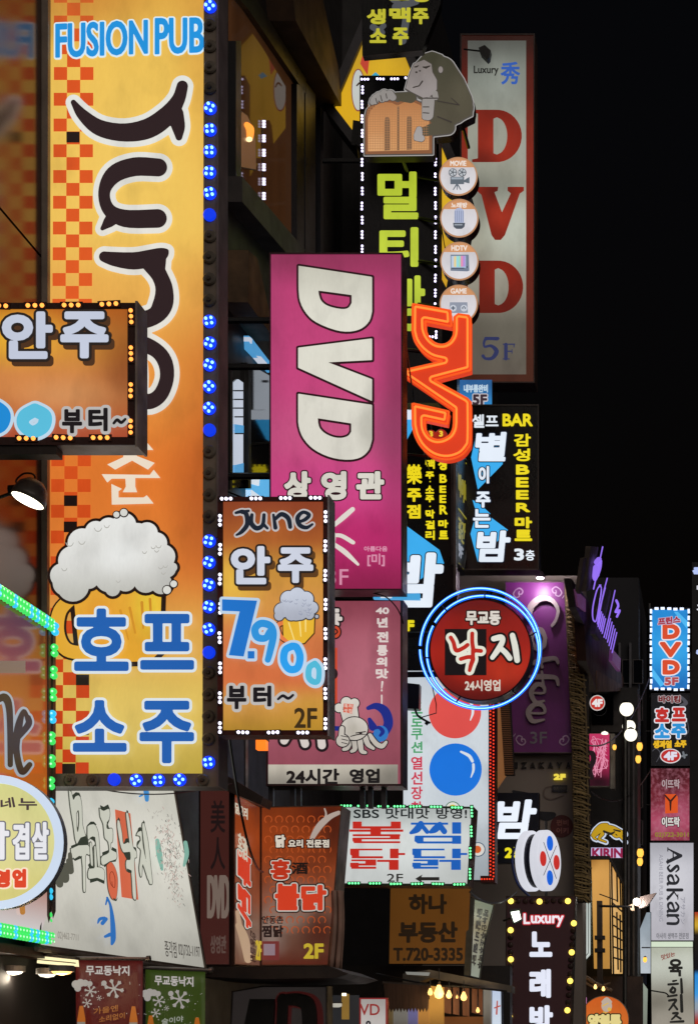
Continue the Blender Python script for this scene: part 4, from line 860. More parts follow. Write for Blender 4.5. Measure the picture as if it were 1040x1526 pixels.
mb = MB(); mb.prism(bx(381, 1103, 396, 1117), frontal(0, 0, 15.5), 0, .08); mb.build('shade', em('#ff7a22', 1.3, .3), bb); MB().prism(bx(380, 1098, 397, 1103), frontal(0, 0, 15.5), .01, .1).build('cap', pm('#3a2a22'), bb)
# pipes in the dark between
pp_ = TH('pipe', 'grey pipe standing below the white lamped price sign', 'pipe', frontal(367, 1200, 15.8).pt(367, 1200)); MB().tube([frontal(0, 0, 15.8).pt(367, 1090), frontal(0, 0, 15.8).pt(367, 1190)], .02).build('pipe_run', pm('#7d7b80', .4, .5), pp_)
bt = TH('sign_bracket', 'row of dim steel posts under the octopus cook sign', 'bracket', frontal(440, 1200, 16.1).pt(440, 1200))
for x in (400, 432, 441, 536, 548, 568): MB().prism(bx(x, 1171, x+7, 1205), frontal(0, 0, 16.1), 0, .05).build('post', pm('#4c4a50', .5), bt)
# ================================================================ MULTI ROOM SIGN, APE BOARD, ROUND PICTURE SIGNS
Y = 19.8
S = Sign('diamond_sign', 'large yellow slanted sign with a thick grey frame behind the ape board', 'shop sign', [(552, 5), (484, 163), (560, 262), (672, 470), (705, 300), (612, 70)], Y, .3, pm('#45434a', .5), grad([(40, '#b8912a'), (150, '#d9a81c'), (300, '#dcae2a'), (460, '#cf9c2a')], Y, [(570, 100, 50, 50, '#e6b828', .6)], .9, .08), fw=13, frame=pm('#4a484c', .55, 0, .3), proud=.06)
S.art([EL(534, 134, 9.5, 31)], '#8a4a40', 1, 'graphic'); S.art([EL(534, 134, 9, 30)], '#bcc0bc', 0, 'graphic'); S.art([PG([(540, 84), (551, 84), (548, 112), (537, 95)])], '#b8402f', 0, 'graphic'); S.art([CS([(532, 128, 1), (537, 124, 1.5), (541, 130, 1)])], '#3a2a22', 0, 'graphic'); S.art([PG([(553, 114), (560, 108), (566, 113), (562, 118)])], '#3aa0c0', 0, 'graphic')
fb = TH('floodlight', 'small black floodlight hanging in front of the yellow slanted sign', 'floodlight', frontal(530, 218, 19.4).pt(530, 240)); 
MB().prism([(526, 178), (537, 180), (538, 218), (523, 215)], frontal(0, 0, 19.4), 0, .12).build('housing', BLK, fb); mb = MB(); mb.tube([frontal(0, 0, 19.4).pt(531, 215), frontal(0, 0, 19.4).pt(534, 240)], .012); mb.build('arm', BLK, fb)
Y = 19.0
S = Sign('multi_sign', 'black vertical sign with lime lettering and white lamp edge under the ape board', 'shop sign', (536, 112, 654, 600), Y, .2, BLK, pm('#0a0a12', .35, 0, .3), fw=0)
a = [T('멀', 564, 257, 622, 325, 1.0, 0), T('티', 567, 340, 622, 396, 1.2), T('방', 590, 412, 632, 492, 1.0)]
S.art(a, grad([(257, '#b6c836'), (400, '#c2d440'), (490, '#a8bc38')], Y, (), .95, .06), 1.6)
WL2 = [pm('#15151c'), em('#e2d8ff', 3.0, 0)]; pp = F/Y
leds(S, led_bar(0, pp, 3, True, 0, r=1.8, gap=4.6), WL2, [(540, 134+21.6*k) for k in range(12)]+[(649, 242+21.6*k) for k in range(12)]+[(650, 499)], .006)
leds(S, led_bar(0, pp, 3, False, 0, r=1.8, gap=4.6), WL2, [(544, 118), (567, 117.5), (588, 117), (609, 116), (645, 503)], .006)
[MB().prism(bx(480, y_, 536, y_+5), frontal(0, 0, 19.1), 0, .04).build('bracket', BLK, S) for y_ in (235, 480)]
Y = 18.7; pl = frontal(600, 240, Y)
zz = lambda P: [(520+x/3.467, y/3.467) for x, y in P]
zs = lambda P: [(520+x/3.467, y/3.467, r/3.467) for x, y, r in P]
A = TH('ape_board', 'cut out board of a brown ape leaning over a ribbed orange double arch', 'cutout sign', pl.pt(600, 240))
def aart(shapes, mat, off, grow=0, thick=0., nm='graphic'):
    mb = MB(); flat(mb, contours(shapes, grow), pl, off, thick); return mb.build(nm, em(mat, .9) if isinstance(mat, str) else mat, A)
arch = [PG(zz([(95, 832), (95, 640), (105, 600), (140, 565), (190, 545), (240, 550), (265, 560), (300, 545), (345, 545), (390, 565), (430, 605), (443, 650), (443, 828)]))]
body = [ST(zs([(440, 360, 55), (490, 400, 70), (530, 480, 80), (560, 560, 85), (520, 590, 80)]), zs([(540, 600, 80), (590, 590, 60), (560, 620, 50)]), zs([(470, 600, 50), (540, 640, 40)]), zs([(520, 690, 36), (450, 700, 34), (400, 715, 26)]), zs([(260, 535, 22), (330, 540, 30)])), PG(zz([(360, 360), (400, 315), (440, 303), (490, 320), (540, 380), (600, 450), (648, 560), (645, 630), (560, 668), (430, 670), (420, 560), (370, 540)]))]
face = [PG(zz([(348, 365), (400, 345), (440, 368), (445, 410), (468, 450), (468, 500), (430, 540), (395, 545), (330, 512), (303, 495), (318, 440), (332, 400)])), EL(520+485/3.467, 398/3.467, 4, 5.5)]
hands = [ST(zs([(150, 560, 18), (150, 540, 18)]), zs([(168, 530, 20), (185, 548, 20)]), zs([(195, 520, 22), (205, 540, 22)]), zs([(225, 525, 24), (240, 540, 20)]), zs([(135, 565, 16), (140, 550, 16)]), zs([(430, 560, 26), (420, 630, 30)]), zs([(405, 560, 18), (405, 640, 18)]), zs([(455, 520, 18), (460, 540, 16)]), zs([(370, 735, 25), (375, 705, 18)]), zs([(385, 750, 20), (360, 750, 15)]))]
allz = arch+body+face+hands
mb = MB(); flat(mb, contours(allz, 2.2), pl, 0, .13); mb.build('backing', pm('#3a1f1a', .5), A)
aart(allz, '#a9a6a4', .132, 2.2, nm='rim'); aart(allz, '#55504c', .135, 1.0)
mm = grad([(155, '#b0764a'), (200, '#c98e5c'), (240, '#d09a66')], Y, [(565, 225, 30, 25, '#dba878', .6)], .95)
aart(arch, '#8a5a3c', .138, -.8); ri = [PG(zz([(112, 815), (112, 650), (122, 610), (150, 580), (190, 562), (235, 566), (262, 580), (300, 562), (340, 560), (380, 578), (412, 610), (425, 650), (425, 808)]))]
aart(ri, mm, .141)
aart([PG(zz([(196, 812), (196, 660), (203, 640), (218, 640), (226, 660), (226, 810)])), PG(zz([(310, 808), (310, 655), (316, 635), (332, 635), (338, 655), (338, 806)])), RC(*zz([(262, 585), (272, 560)])[0], *zz([(272, 640), (272, 810)])[1])], '#7d6048', .144)
gr_ = [[(520+112/3.467+i*3.6, 166, .28), (520+112/3.467+i*3.6, 234, .28)] for i in range(25)]+[[(553, 170+i*3.6, .28), (642, 170+i*3.6, .28)] for i in range(18)]
aart([ST(*gr_)], '#b07c52', .147)
aart(body, grad([(88, '#4c4a3a'), (200, '#5c5646')], Y, [(690, 150, 30, 40, '#66604e', .6)], .75), .144, -.5); aart(face+hands, '#4a4542', .147, .1); aart(face, grad([(100, '#8d8480'), (150, '#9a9290')], Y, (), .9), .150, -.7); aart(hands, grad([(140, '#8d8884'), (240, '#a49e9c')], Y), .150, -.7)
aart([ST(zs([(395, 385, 3), (410, 388, 6), (430, 380, 3)]), zs([(352, 385, 3), (362, 384, 4), (372, 378, 2)]), zs([(360, 412, 5), (362, 412, 5)]), zs([(378, 405, 4), (380, 405, 4)]), zs([(345, 490, 3), (375, 482, 3), (392, 458, 4)]), zs([(400, 545, 3), (470, 545, 3)]), zs([(395, 590, 2.5), (425, 590, 2.5)]), zs([(395, 620, 2.5), (425, 622, 2.5)]), zs([(160, 570, 2.5), (152, 545, 2)]), zs([(185, 560, 2.5), (177, 530, 2)]), zs([(210, 545, 2.5), (205, 522, 2)]), zs([(470, 560, 3), (580, 580, 3), (540, 545, 2)]), zs([(470, 640, 3), (540, 668, 4)]))], '#3a3430', .153)
arms([(pl.pt(600, 236, -.02), pl.pt(600, 236, -.25)), (pl.pt(690, 190, -.02), Vector((wx(690, Y), Y+.4, wz(190, Y))))], .02, BLK, 'bracket', A)

Y = 18.6
def round_pic(cy, cx, head, label, art):
    pl = frontal(cx, cy, Y); R = TH('round_sign', label, 'shop sign', pl.pt(cx, cy+29), 'round picture signs in a column')
    n = 48; MB().prism(disc(cx, cy, 28.5), pl, 0, .14).build('drum', pm('#4a2420', .35), R); MB().ring(disc(cx, cy, 28.6), disc(cx, cy, 26.6), pl, .01, 0).build('rim', em('#c9946c', .8), R)
    lay = [.004]
    def a(sh, m, nm='graphic', grow=0):
        mb = MB(); lay[0] += .003; flat(mb, contours(sh, grow), pl, lay[0]); mb.build(nm, em(m) if isinstance(m, str) else m, R)
    a([EL(cx, cy, 26.7, n=48)], grad([(cy-27, '#ccc8cc'), (cy+27, '#dcdade')], Y, (), .97, .05), 'face_panel')
    cap = [(cx+26.6*math.cos(t), cy+26.6*math.sin(t)) for t in np.linspace(math.pi+.52, 2*math.pi-.52, 20)]
    a([PG(cap)], '#c98f62'); a([T(head, cx-12, cy-23, cx+12, cy-15, .35)], '#e6dcd4', 'lettering')
    art(a, cx, cy); mb = MB().tube([pl.pt(cx-8, cy, -.13), Vector((wx(cx-60, 19), 19.0, wz(cy, 19)))], .02); mb.build('bracket', BLK, R)
g1 = lambda: grad([(240, '#8a94a0'), (300, '#5a6470')], Y)
def movie(a, cx, cy):
    a([EL(cx-8, cy-5, 6.2), EL(cx+6, cy-5, 6.2)], '#4a5058'); a([EL(cx-8, cy-5, 5.2), EL(cx+6, cy-5, 5.2)], '#b9bec4')
    a([ST(*[[(x, cy-5, .6), (x+5*math.cos(k*1.257), cy-5+5*math.sin(k*1.257), .6)] for x in (cx-8, cx+6) for k in range(5)])], '#4a5058')
    a([RC(cx-11.5, cy+2, cx+9, cy+13), PG([(cx+9, cy+7), (cx+17, cy+2), (cx+17, cy+12), (cx+9, cy+10)]), CS([(cx-2, cy+13, 1), (cx-7, cy+21, .7)], [(cx-1, cy+13, 1), (cx+4, cy+21, .7)], [(cx-1.5, cy+13, .8), (cx-1.5, cy+21, .6)])], '#5f6872'); a([RC(cx-10, cy+3, cx+7, cy+6)], '#98a2ac')
def mic(a, cx, cy):
    a([CS([(cx, cy-8, 7), (cx, cy+6, 7)])], '#a9b2cc'); a([ST(*[[(cx-6+3*k, cy-10, .5), (cx-6+3*k, cy+6, .5)] for k in range(5)])], '#7e88a8'); a([PG([(cx-9, cy+8), (cx+9, cy+8), (cx+8, cy+14), (cx+4, cy+17), (cx-4, cy+17), (cx-8, cy+14)])], '#4e5560'); a([RC(cx-7, cy+10, cx+5, cy+12)], '#98a0aa')
def tv(a, cx, cy):
    a([PG([(cx-13, cy-9), (cx+14, cy-9), (cx+15, cy+15), (cx+12, cy+16), (cx-13, cy+15)])], '#6f7a8c'); a([RC(cx-12, cy-7, cx+10, cy+11)], '#9fb6cc')
    for k, h in enumerate(('#b8c4d8', '#e0c78a', '#8fd0dc', '#9ad0b4', '#d88ab0', '#a98fd0')): a([RC(cx-11+3.4*k, cy-6, cx-7.6+3.4*k, cy+10)], h)
    a([EL(cx+12, cy+11, 1.2), RC(cx-11, cy+12, cx+8, cy+13.4)], '#3f4656')
def pad(a, cx, cy):
    a([PG([(cx-13, cy-2), (cx+13, cy-2), (cx+14, cy+14), (cx-14, cy+14)])], '#8d94a4'); a([EL(cx-8, cy+7, 5), EL(cx+8, cy+7, 5)], '#c2c8d2'); a([RC(cx-11, cy+6, cx-5, cy+8), RC(cx-9, cy+4, cx-7, cy+10), EL(cx+6, cy+7, 1.2), EL(cx+10, cy+7, 1.2), EL(cx+8, cy+5, 1.2)], '#5a6474')
round_pic(262.6, 683, 'MOVIE', 'round sign with a film camera picture, topmost of the column of four', movie)
round_pic(325, 684.4, '노래방', 'round sign with a microphone picture under the film camera one', mic)
round_pic(389, 684.6, 'HDTV', 'round sign with a television picture above the game one', tv)
round_pic(453, 683.6, 'GAME', 'round sign with a game pad picture just above the red neon letters', pad)
pl = frontal(540, 75, 18.2)
S = Sign('beer_sign', 'black unlit sign with yellow handwriting at the top edge of the photo', 'shop sign', [(538, -60), (662, -60), (656, 6), (629, 74), (540, 82)], pl, .1, pm('#0d0b0c', .3), pm('#08080a', .3), fw=0)
S.art([CS([(585, 0, 3), (605, 15, 5), (600, 60, 6)], [(590, 10, 6), (620, 2, 5)], [(556, 40, 5), (570, 48, 4)], [(572, 38, 4), (560, 50, 4)])], em('#5d6066', .6), 0, 'graphic')
S.art([T('생', 547, 13, 575, 36, 1.3), T('맥', 580, 11, 612, 33, 1.4), T('주', 615, 12, 639, 36, 1.3), T('소', 551, 42, 576, 64, 1.3), T('주', 585, 41, 609, 67, 1.3), T('오뎅', 580, -22, 640, 3, 1.3)], '#b9b430')

# ================================================================ TALL DVD SIGN WITH RED BORDER
Y = 22
CR = grad([(52, '#5a5c56'), (110, '#8a8f86'), (200, '#a5a698'), (340, '#b2b2a0'), (420, '#a39d8e'), (490, '#6f6a5e'), (560, '#6a6258')], Y, [(765, 340, 60, 90, '#d4dacb', .8), (745, 130, 50, 60, '#a4aaa0', .6), (710, 80, 30, 40, '#4a4a48', .6), (780, 215, 30, 60, '#b8bcb0', .6), (700, 500, 60, 60, '#5f584e', .5), (740, 280, 70, 40, '#777a70', .6), (715, 300, 25, 60, '#6c6e66', .6)], .76, .06)  # uneven lamp brightness painted into the cream panel
RD = grad([(52, '#3a120c'), (100, '#7a2014'), (250, '#b0301c'), (420, '#8e2414'), (500, '#6a2414'), (568, '#5a2a1c')], Y, [(742, 215, 40, 50, '#c23a24', .7), (750, 320, 30, 40, '#cf4028', .8), (750, 410, 40, 40, '#b8301c', .6), (740, 285, 40, 30, '#5a140c', .8), (745, 460, 40, 30, '#7a1a10', .7), (720, 240, 40, 30, '#5a140c', .6)], .58, .05)  # the same uneven backlight painted into the red letters
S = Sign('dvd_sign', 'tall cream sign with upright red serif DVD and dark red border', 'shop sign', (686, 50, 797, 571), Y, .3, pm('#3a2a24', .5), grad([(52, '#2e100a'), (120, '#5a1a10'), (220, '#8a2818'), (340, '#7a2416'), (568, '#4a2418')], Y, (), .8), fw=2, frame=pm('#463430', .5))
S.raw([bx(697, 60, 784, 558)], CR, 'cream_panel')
def serifD(x0, y0, x1, y1):
    w, h = x1-x0, y1-y0; o = [(x0, y0), (x0+.5*w, y0)]+[(x0+.5*w+.5*w*math.sin(t), y0+h/2-h/2*math.cos(t)) for t in np.linspace(.1, math.pi-.1, 18)]+[(x0+.5*w, y1), (x0, y1), (x0, y1-.04*h), (x0+.12*w, y1-.06*h), (x0+.12*w, y0+.06*h), (x0, y0+.04*h)]
    i = [(x0+.42*w, y0+.16*h), (x0+.5*w, y0+.13*h)]+[(x0+.5*w+.22*w*math.sin(t), y0+h/2-.36*h*math.cos(t)) for t in np.linspace(.15, math.pi-.15, 14)]+[(x0+.5*w, y1-.13*h), (x0+.42*w, y1-.16*h)]
    return PG(o, i)
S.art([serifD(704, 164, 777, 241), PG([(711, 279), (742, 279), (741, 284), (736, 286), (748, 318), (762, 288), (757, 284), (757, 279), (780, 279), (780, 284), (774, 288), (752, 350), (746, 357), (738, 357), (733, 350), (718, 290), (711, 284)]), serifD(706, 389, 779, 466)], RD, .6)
S.art([T('秀', 746, 92, 775, 126, .8)], '#2f57a8'); 
def serif(word, x0, y0, x1, y1, b=.4): return [T(word, x0, y0, x1, y1, b)]
S.art([T('Luxury', 706, 98, 743, 113, .35)], '#20201e')
S.art([CS([(741, 506, 2), (724, 506, 2), (722, 517, 1.6), (732, 516, 2.2), (740, 524, 3.4), (734, 534, 2.6), (724, 535, 2), (720, 531, 2.4)]), CS([(724, 505, 2.4), (742, 505, 2.4)]), ST([(754, 514, 2.6), (754, 535, 2.6)], [(750, 513.5, .8), (767, 513.5, .9)], [(755, 524, .9), (763, 524, .9)], [(766, 514, .8), (766, 518, .6)], [(763, 521, .6), (763, 527, .6)], [(750, 535.5, .8), (759, 535.5, .8)])], '#2a3058')
f = TH('floodlight', 'tiny dark floodlight in front of the top of the tall cream sign', 'floodlight', frontal(720, 80, 21.7).pt(720, 88))
p_ = frontal(720, 80, 21.7); MB().prism([(713, 70), (722, 66), (731, 74), (729, 85), (726, 88), (716, 78)], p_, 0, .1).build('housing', pm('#1c1a1a', .5), f); MB().tube([p_.pt(716, 72, -.05), p_.pt(690, 69, -.05)], .01).build('arm', BLK, f)
arms([(S.pl.pt(690, y, -.15), Vector((-3.9, 22.15, wz(y, 22.15)))) for y in (150, 300, 450)], .04, BLK, 'bracket', S)

# ================================================================ RED NEON LETTERS
Y = 17.2; pl = frontal(656, 570, Y)
q = lambda P: [(590+x/4.333, 440+y/4.333) for x, y in P]
out = [(108, 55), (352, 98), (357, 198), (188, 165)]+rd([(188, 165), (192, 225), (215, 275), (255, 310), (305, 318), (345, 300), (370, 262), (376, 225)])+[(376, 140), (400, 120), (470, 130), (482, 150), (482, 482), (240, 546), (462, 668), (482, 690)]+rd([(482, 690), (482, 930), (465, 985), (425, 1030), (365, 1055), (300, 1058), (230, 1035), (165, 980), (125, 910), (108, 840)])+[(106, 698), (342, 750), (330, 830), (184, 798)]+rd([(184, 798), (188, 860), (215, 910), (255, 932), (300, 930), (345, 905), (368, 865), (374, 820)])+[(374, 738), (45, 512), (58, 482), (312, 424)]+rd([(312, 424), (235, 405), (170, 360), (125, 300), (106, 235)])
N_ = TH('neon_sign', 'glowing red orange neon DVD letters turned sideways in front of the black signs', 'neon sign', pl.pt(656, 685))
shp = [PG(q(out))]
mb = MB(); flat(mb, contours(shp), pl, -.12, .12); mb.build('letter_box', em('#d63c1c', 1.0, .1), N_)
t = em('#ff7c30', 1.5, .1)
for lp in contours(shp, -4.2):
    MB().tube([pl.pt(x, y, .02) for x, y in lp], .0105, 6, True).build('neon_tube', t, N_)
for lp in contours(shp, .2): MB().tube([pl.pt(x, y, .0) for x, y in lp], .010, 6, True).build('edge', em('#f0581e', 1.0, 0), N_)
arms([(pl.pt(650, y, -.12), pl.pt(650, y, -.5)) for y in (530, 585, 660)]+[(pl.pt(628, y, -.4), Vector((FX, Y+.4, wz(y, Y+.4)))) for y in (500, 660)], .02, BLK, 'bracket', N_)
for cx, r, lb in ((642.5, 8, 'tiny red lit ball, left of the pair seen through the red neon letter'), (657.5, 9, 'tiny red lit ball, right of the pair seen through the red neon letter')):
    b = TH('ball_sign', lb, 'lit ball', frontal(cx, 648, 19.7).pt(cx, 658), 'red lit balls'); pb = frontal(cx, 649, 19.7); c = pb.pt(cx, 649); R_ = r*19.7/F
    MB().lathe([(R_*math.sin(t_), -R_*math.cos(t_)) for t_ in np.linspace(.15, 2.99, 12)], c, 'z', 18).build('globe', em('#a8281a', .85, .2), b, smooth=True)
    mb = MB(); flat(mb, contours([T('3', cx-2, 645, cx+4, 654, .6)]), pb, R_+.004); mb.build('lettering', em('#f0c838', 1), b)
    MB().tube([c+Vector((0, 0, R_)), c+Vector((0, .05, R_+.5))], .008).build('hanger', BLK, b)

# ================================================================ BLACK BAR SIGNS
Y = 20.6; BK = lambda: pm('#07070b', .3, 0, .2)
S = Sign('bar_sign', 'black sign with yellow columns of lettering half hidden beside the pink DVD sign', 'shop sign', (560, 520, 681, 1006), Y, .2, BK(), BK(), fw=0)
S.art([T('樂', 605, 692, 629, 722, .9), T('주', 606, 728, 628, 748, 1.1), T('점', 606, 752, 627, 773, 1.1)], '#e8d21c')
S.art([T('맥', 634, 685, 648, 699, .7), T('주', 634, 703, 647, 714, .7), EL(641, 718, 1), T('소', 634, 724, 647, 736, .7), T('주', 634, 738, 647, 749, .7), EL(641, 755, 1), T('막', 634, 760, 648, 773, .7), T('걸', 634, 776, 648, 789, .7), T('리', 634, 791, 648, 805, .7), T('생', 653, 684, 666, 701, .9), T('B', 655, 707, 666, 720, .7), T('E', 655, 724, 665, 735, .7), T('E', 655, 738, 665, 750, .7), T('R', 655, 753, 667, 767, .7), T('마', 653, 775, 668, 787, .9), T('트', 654, 791, 668, 804, .9)], '#ead61c')
S.art([PG([(596, 798), (607, 785), (655, 820), (662, 840), (600, 882), (592, 880)]), PG([(590, 622), (625, 622), (607, 655), (598, 660)])], '#3aa8e8', 0, 'graphic')
a = [T('밤', 578, 824, 660, 906, 4.0, 3)]; S.art(a, '#0a0c18', 1.6, 'lettering_border'); S.art(a, '#e2ebf6')
S.art([T('별', 588, 538, 650, 626, 4, 3)], '#dfe8f4'); S.art([T('5F', 592, 925, 618, 942, 1.4)], '#e0d01c')
b = TH('strip_light', 'blue and white lit strip crossing below the pink DVD sign', 'lit strip', frontal(590, 892, 15.9).pt(590, 893)); p_ = frontal(0, 0, 15.85)
MB().prism([(556, 886), (625, 884), (625, 893), (556, 892)], p_, 0, .05).build('strip', em('#48a6de', .95), b); MB().prism([(567, 886.5), (584, 886), (584, 891.5), (567, 891.5)], p_, .004, .0).build('white_patch', em('#dfe8f0', .95), b)
pl = Plane((680, 690, 20.2), (713, 716, 22.0), (680, 838, 20.2))
S = Sign('side_sign', 'narrow leaning black and dull yellow sign turned sideways between the two black bar signs', 'shop sign', [(679, 688), (692, 682), (713, 716), (690, 849), (680, 840)], pl, .06, pm('#4a4848', .5), pm('#1a1712', .4), fw=1.5, frame=pm('#5d5a58', .5))
S.art([T('비어마트', 0, 0, 1, 1, .7, 0, [(681, 702), (705, 735), (700, 765), (682, 735)]), T('공간', 0, 0, 1, 1, .7, 0, [(681, 768), (693, 782), (690, 812), (682, 800)])], em('#8f8420', .8)); S.art([T('9F', 0, 0, 1, 1, .6, 0, [(682, 808), (689, 818), (687, 834), (682, 828)])], em('#8d909a', .8)); S.art([ST([(693, 690, .8), (709, 716, .8)], [(681, 757, .8), (699, 781, .8)], [(681, 838, .6), (689, 848, .6)])], em('#9a8f24', .8), 0, 'graphic')
MB().prism(bx(676, 690, 679.5, 880), frontal(0, 0, 20.0), 0, .08).build('post', pm('#6a6460', .4, .4), S)
Y = 20.9
S = Sign('bar_sign', 'black sign with white and yellow lettering over bright blue wedges beside the dark sky', 'shop sign', (690, 603, 803, 850), Y, .22, pm('#161418', .4), pm('#060609', .3, 0, .2), fw=2, frame=pm('#4a4440', .4))
S.art([PG([(709, 649), (702, 682), (712, 730), (749, 692), (752, 668)]), PG([(712, 757), (757, 790), (712, 838), (701, 796)]), PG([(704, 745), (716, 752), (731, 766), (712, 772)])], '#38a9ea', 0, 'graphic')
a = [T('별', 708, 644, 755, 688, 1.9, 2), T('이', 713, 695, 729, 721, 1.1), T('주', 709, 733, 731, 757, 1.1), T('는', 705, 759, 731, 787, 1.1), T('밤', 710, 791, 760, 838, 2.2, 2)]
S.art(a, '#0c1a30', 1.4, 'lettering_border'); S.art(a, '#dfe9f5'); S.art([T('셀프', 703, 618, 743, 638, .6), T('3', 766, 818, 781, 836, 1.0), T('층', 783, 820, 797, 836, .4)], '#dfe7ef')
S.art([T('BAR', 749, 617, 794, 636, .9), T('감', 766, 647, 791, 666, .8), T('성', 765, 669, 790, 688, .8), T('B', 769, 693, 789, 708, 1.0), T('E', 769, 712, 788, 727, 1.0), T('E', 769, 731, 788, 745, 1.0), T('R', 769, 750, 790, 764, 1.0), T('마', 767, 771, 793, 788, 1.3), T('트', 767, 790, 793, 807, 1.3)], '#e9d51e')
arms([(S.pl.pt(694, y, -.1), Vector((-3.9, Y+.1, wz(y, Y)))) for y in (640, 800)], .03, BLK, 'bracket', S)
S = Sign('floor_sign', 'small blue sign reading 5F under the tall cream DVD sign', 'shop sign', (672, 566, 733, 640), 21.6, .1, pm('#2a2a30'), grad([(570, '#2a5f96'), (610, '#2f86c4')], 21.6), fw=0)
S.art([T('내부룸완비', 691, 573, 727, 585, .5)], '#b8d0e0'); a = [T('5F', 704, 588, 726, 604, 1.0)]; S.art(a, '#c6c0c4', 1.4, 'lettering_border'); S.art(a, '#3a2a34')
MB().prism([(672, 566), (681, 566), (681, 600), (672, 600)], S.pl, .02, 0).build('cream_edge', pm('#a89f8c'), S)

# ================================================================ ROUND RED SIGN WITH BLUE NEON RINGS
Y = 17.7; cx, cy = 716, 969; pl = frontal(cx, cy, Y)
S = Sign('round_sign', 'round dark red sign inside two glowing blue neon rings', 'neon sign', disc(cx, cy, 76.5), pl, .18, pm('#2a1216', .4), grad([(893, '#7a1a14'), (940, '#9a2018'), (990, '#b5281a'), (1045, '#5e120e')], Y, [(750, 1000, 50, 40, '#c63a22', .7), (716, 900, 80, 25, '#6a1612', .7), (660, 1010, 40, 50, '#5e120e', .5)], .82, .06), fw=2, frame=pm('#3a1418', .3))
for k, (dx, dy, r, o) in enumerate(((2, 2, 89, .12), (3, 2, 83.5, -.02))):
    P = [S.pl.pt(cx+dx+r*math.cos(a), cy+dy+r*math.sin(a), o) for a in np.linspace(-math.pi+.05+k*.5, math.pi-.02+(k*.5), 90)]
    MB().tube(P, .0155, 8).build('neon_ring', em('#1060e8', 1.9, .1), S); MB().tube([p-Vector((0, .0115, 0)) for p in P], .0062, 6).build('neon_core', em('#8fd2ff', 2.2, .1), S)
mb = MB()
for a in (-1.5, -.3, .9, 2.0, 3.0, 4.0): mb.tube([S.pl.pt(cx+74*math.cos(a), cy+74*math.sin(a), -.05), S.pl.pt(cx+2+89*math.cos(a), cy+2+89*math.sin(a), .11)], .008, 5)
mb.build('ring_holder', BLK, S)
t_ = [T('무교동', 694, 911, 746, 932, 1.0)]; S.art(t_, '#30120e', 2.0, 'lettering_border'); S.art(t_, '#d6cfc4')
S.art([RC(663, 938, 725, 1007)], '#120c0e', 0, 'graphic')
nk = [CS([(672, 951, 3), (676, 958, 3), (680, 970, 3.2), (690, 967, 3), (697, 962, 3)], [(704, 945, 3), (704, 958, 3), (706, 972, 3.2)], [(706, 970, 3), (717, 971, 3)], [(687, 983, 3), (698, 980, 3), (705, 982, 3.4), (702, 992, 3.2), (700, 1000, 2.6)], [(705, 970, 3), (705, 982, 3)])]
S.art(nk, '#dcdccc', 4.6, 'lettering_border'); S.art(nk, '#b4261c')
jj = [CS([(736, 953, 4), (747, 951, 4.4), (749, 957, 4), (742, 970, 4.2), (734, 981, 3.4)], [(745, 966, 3.6), (754, 974, 4), (760, 982, 4)], [(764, 948, 4), (768, 965, 4.6), (771, 985, 4.2)])]
S.art(jj, '#160c0c', 3.2, 'lettering_border'); S.art(jj, '#dcdcd0'); S.art([T('24시영업', 693, 1014, 746, 1031, .5)], '#d2c8ba')
arms([(S.pl.pt(660, y, -.15), Vector((FX+.8, Y+.2, wz(y, Y)))) for y in (940, 1000)]+[(S.pl.pt(725, 893, -.08), S.pl.pt(728, 878, -.08))], .03, BLK, 'bracket', S)

# ================================================================ WHITE SIGN WITH RED AND BLUE BALLS
Y = 19.4
S = Sign('billiard_sign', 'tall white sign with one red and one blue ball and a red lamp rope edge', 'shop sign', (601, 1000, 728, 1312), Y, .2, pm('#4a1a18', .4), grad([(1000, '#c0c8d0'), (1080, '#ccd4da'), (1200, '#c4ccd2'), (1312, '#9aa2a8')], Y, [(620, 1150, 40, 150, '#d6dde2', .5)], .97, .04), fw=0)
S.art([EL(678, 1062, 39, n=48)], '#d8504a', 0, 'graphic'); S.art([EL(679, 1147.5, 39, n=48)], '#1d72d8', 0, 'graphic')
def glint(x, y): return [CS([(x, y, 1.5), (x+12, y+6, 2.4), (x+17, y+14, 2.2)], [(x+18.5, y+19, 2), (x+18.5, y+28, 1.8), (x+15, y+38, .8)])]
S.art(glint(687, 1121)+glint(686, 1036), '#d6dee4', 0, 'graphic')
S.art(TV('트로쿠션', 613, 1046, 630, 1124, .5), '#4c9c68'); S.art(TV('열선장착', 613, 1127, 630, 1216, .5), '#c83a50')
S.art([EL(675, 1207, 11, n=32)], '#2a6a4a', .8, 'graphic'); S.art([EL(675, 1207, 10.5)], '#d8d8d0', 0, 'graphic'); S.art([EL(675, 1206, 6)], '#d4c84a', 0, 'graphic'); S.art([EL(713, 1267, 10)], '#34506a', .8, 'graphic'); S.art([EL(713, 1267, 9.5)], '#d4d2cc', 0, 'graphic'); S.art([EL(712, 1267, 5.6)], '#d2622c', 0, 'graphic')
S.art([RC(611, 1009, 649, 1010.4), T('무', 629, 1001, 646, 1014, .5)], '#2c3656')
mb = MB(); dots = MB(); rd_ = 1.35*Y/F
rail = [(729, 1040), (738, 1040), (738, 1316), (716, 1316), (716, 1306), (729, 1306)]
mb.prism(rail, S.pl, .02, .19); mb.build('lamp_rail', pm('#5a1410', .4), S)
for x, off in ((731, 0), (735.6, 2)):
    y = 1045+off
    while y < 1310: dots.lathe([(rd_, 0), (rd_*.8, -.012)], S.pl.pt(x, y, .021), 'y', 6); y += 5.2
for x in np.arange(718, 738, 4): dots.lathe([(rd_, 0), (rd_*.8, -.012)], S.pl.pt(x, 1311, .021), 'y', 6); 
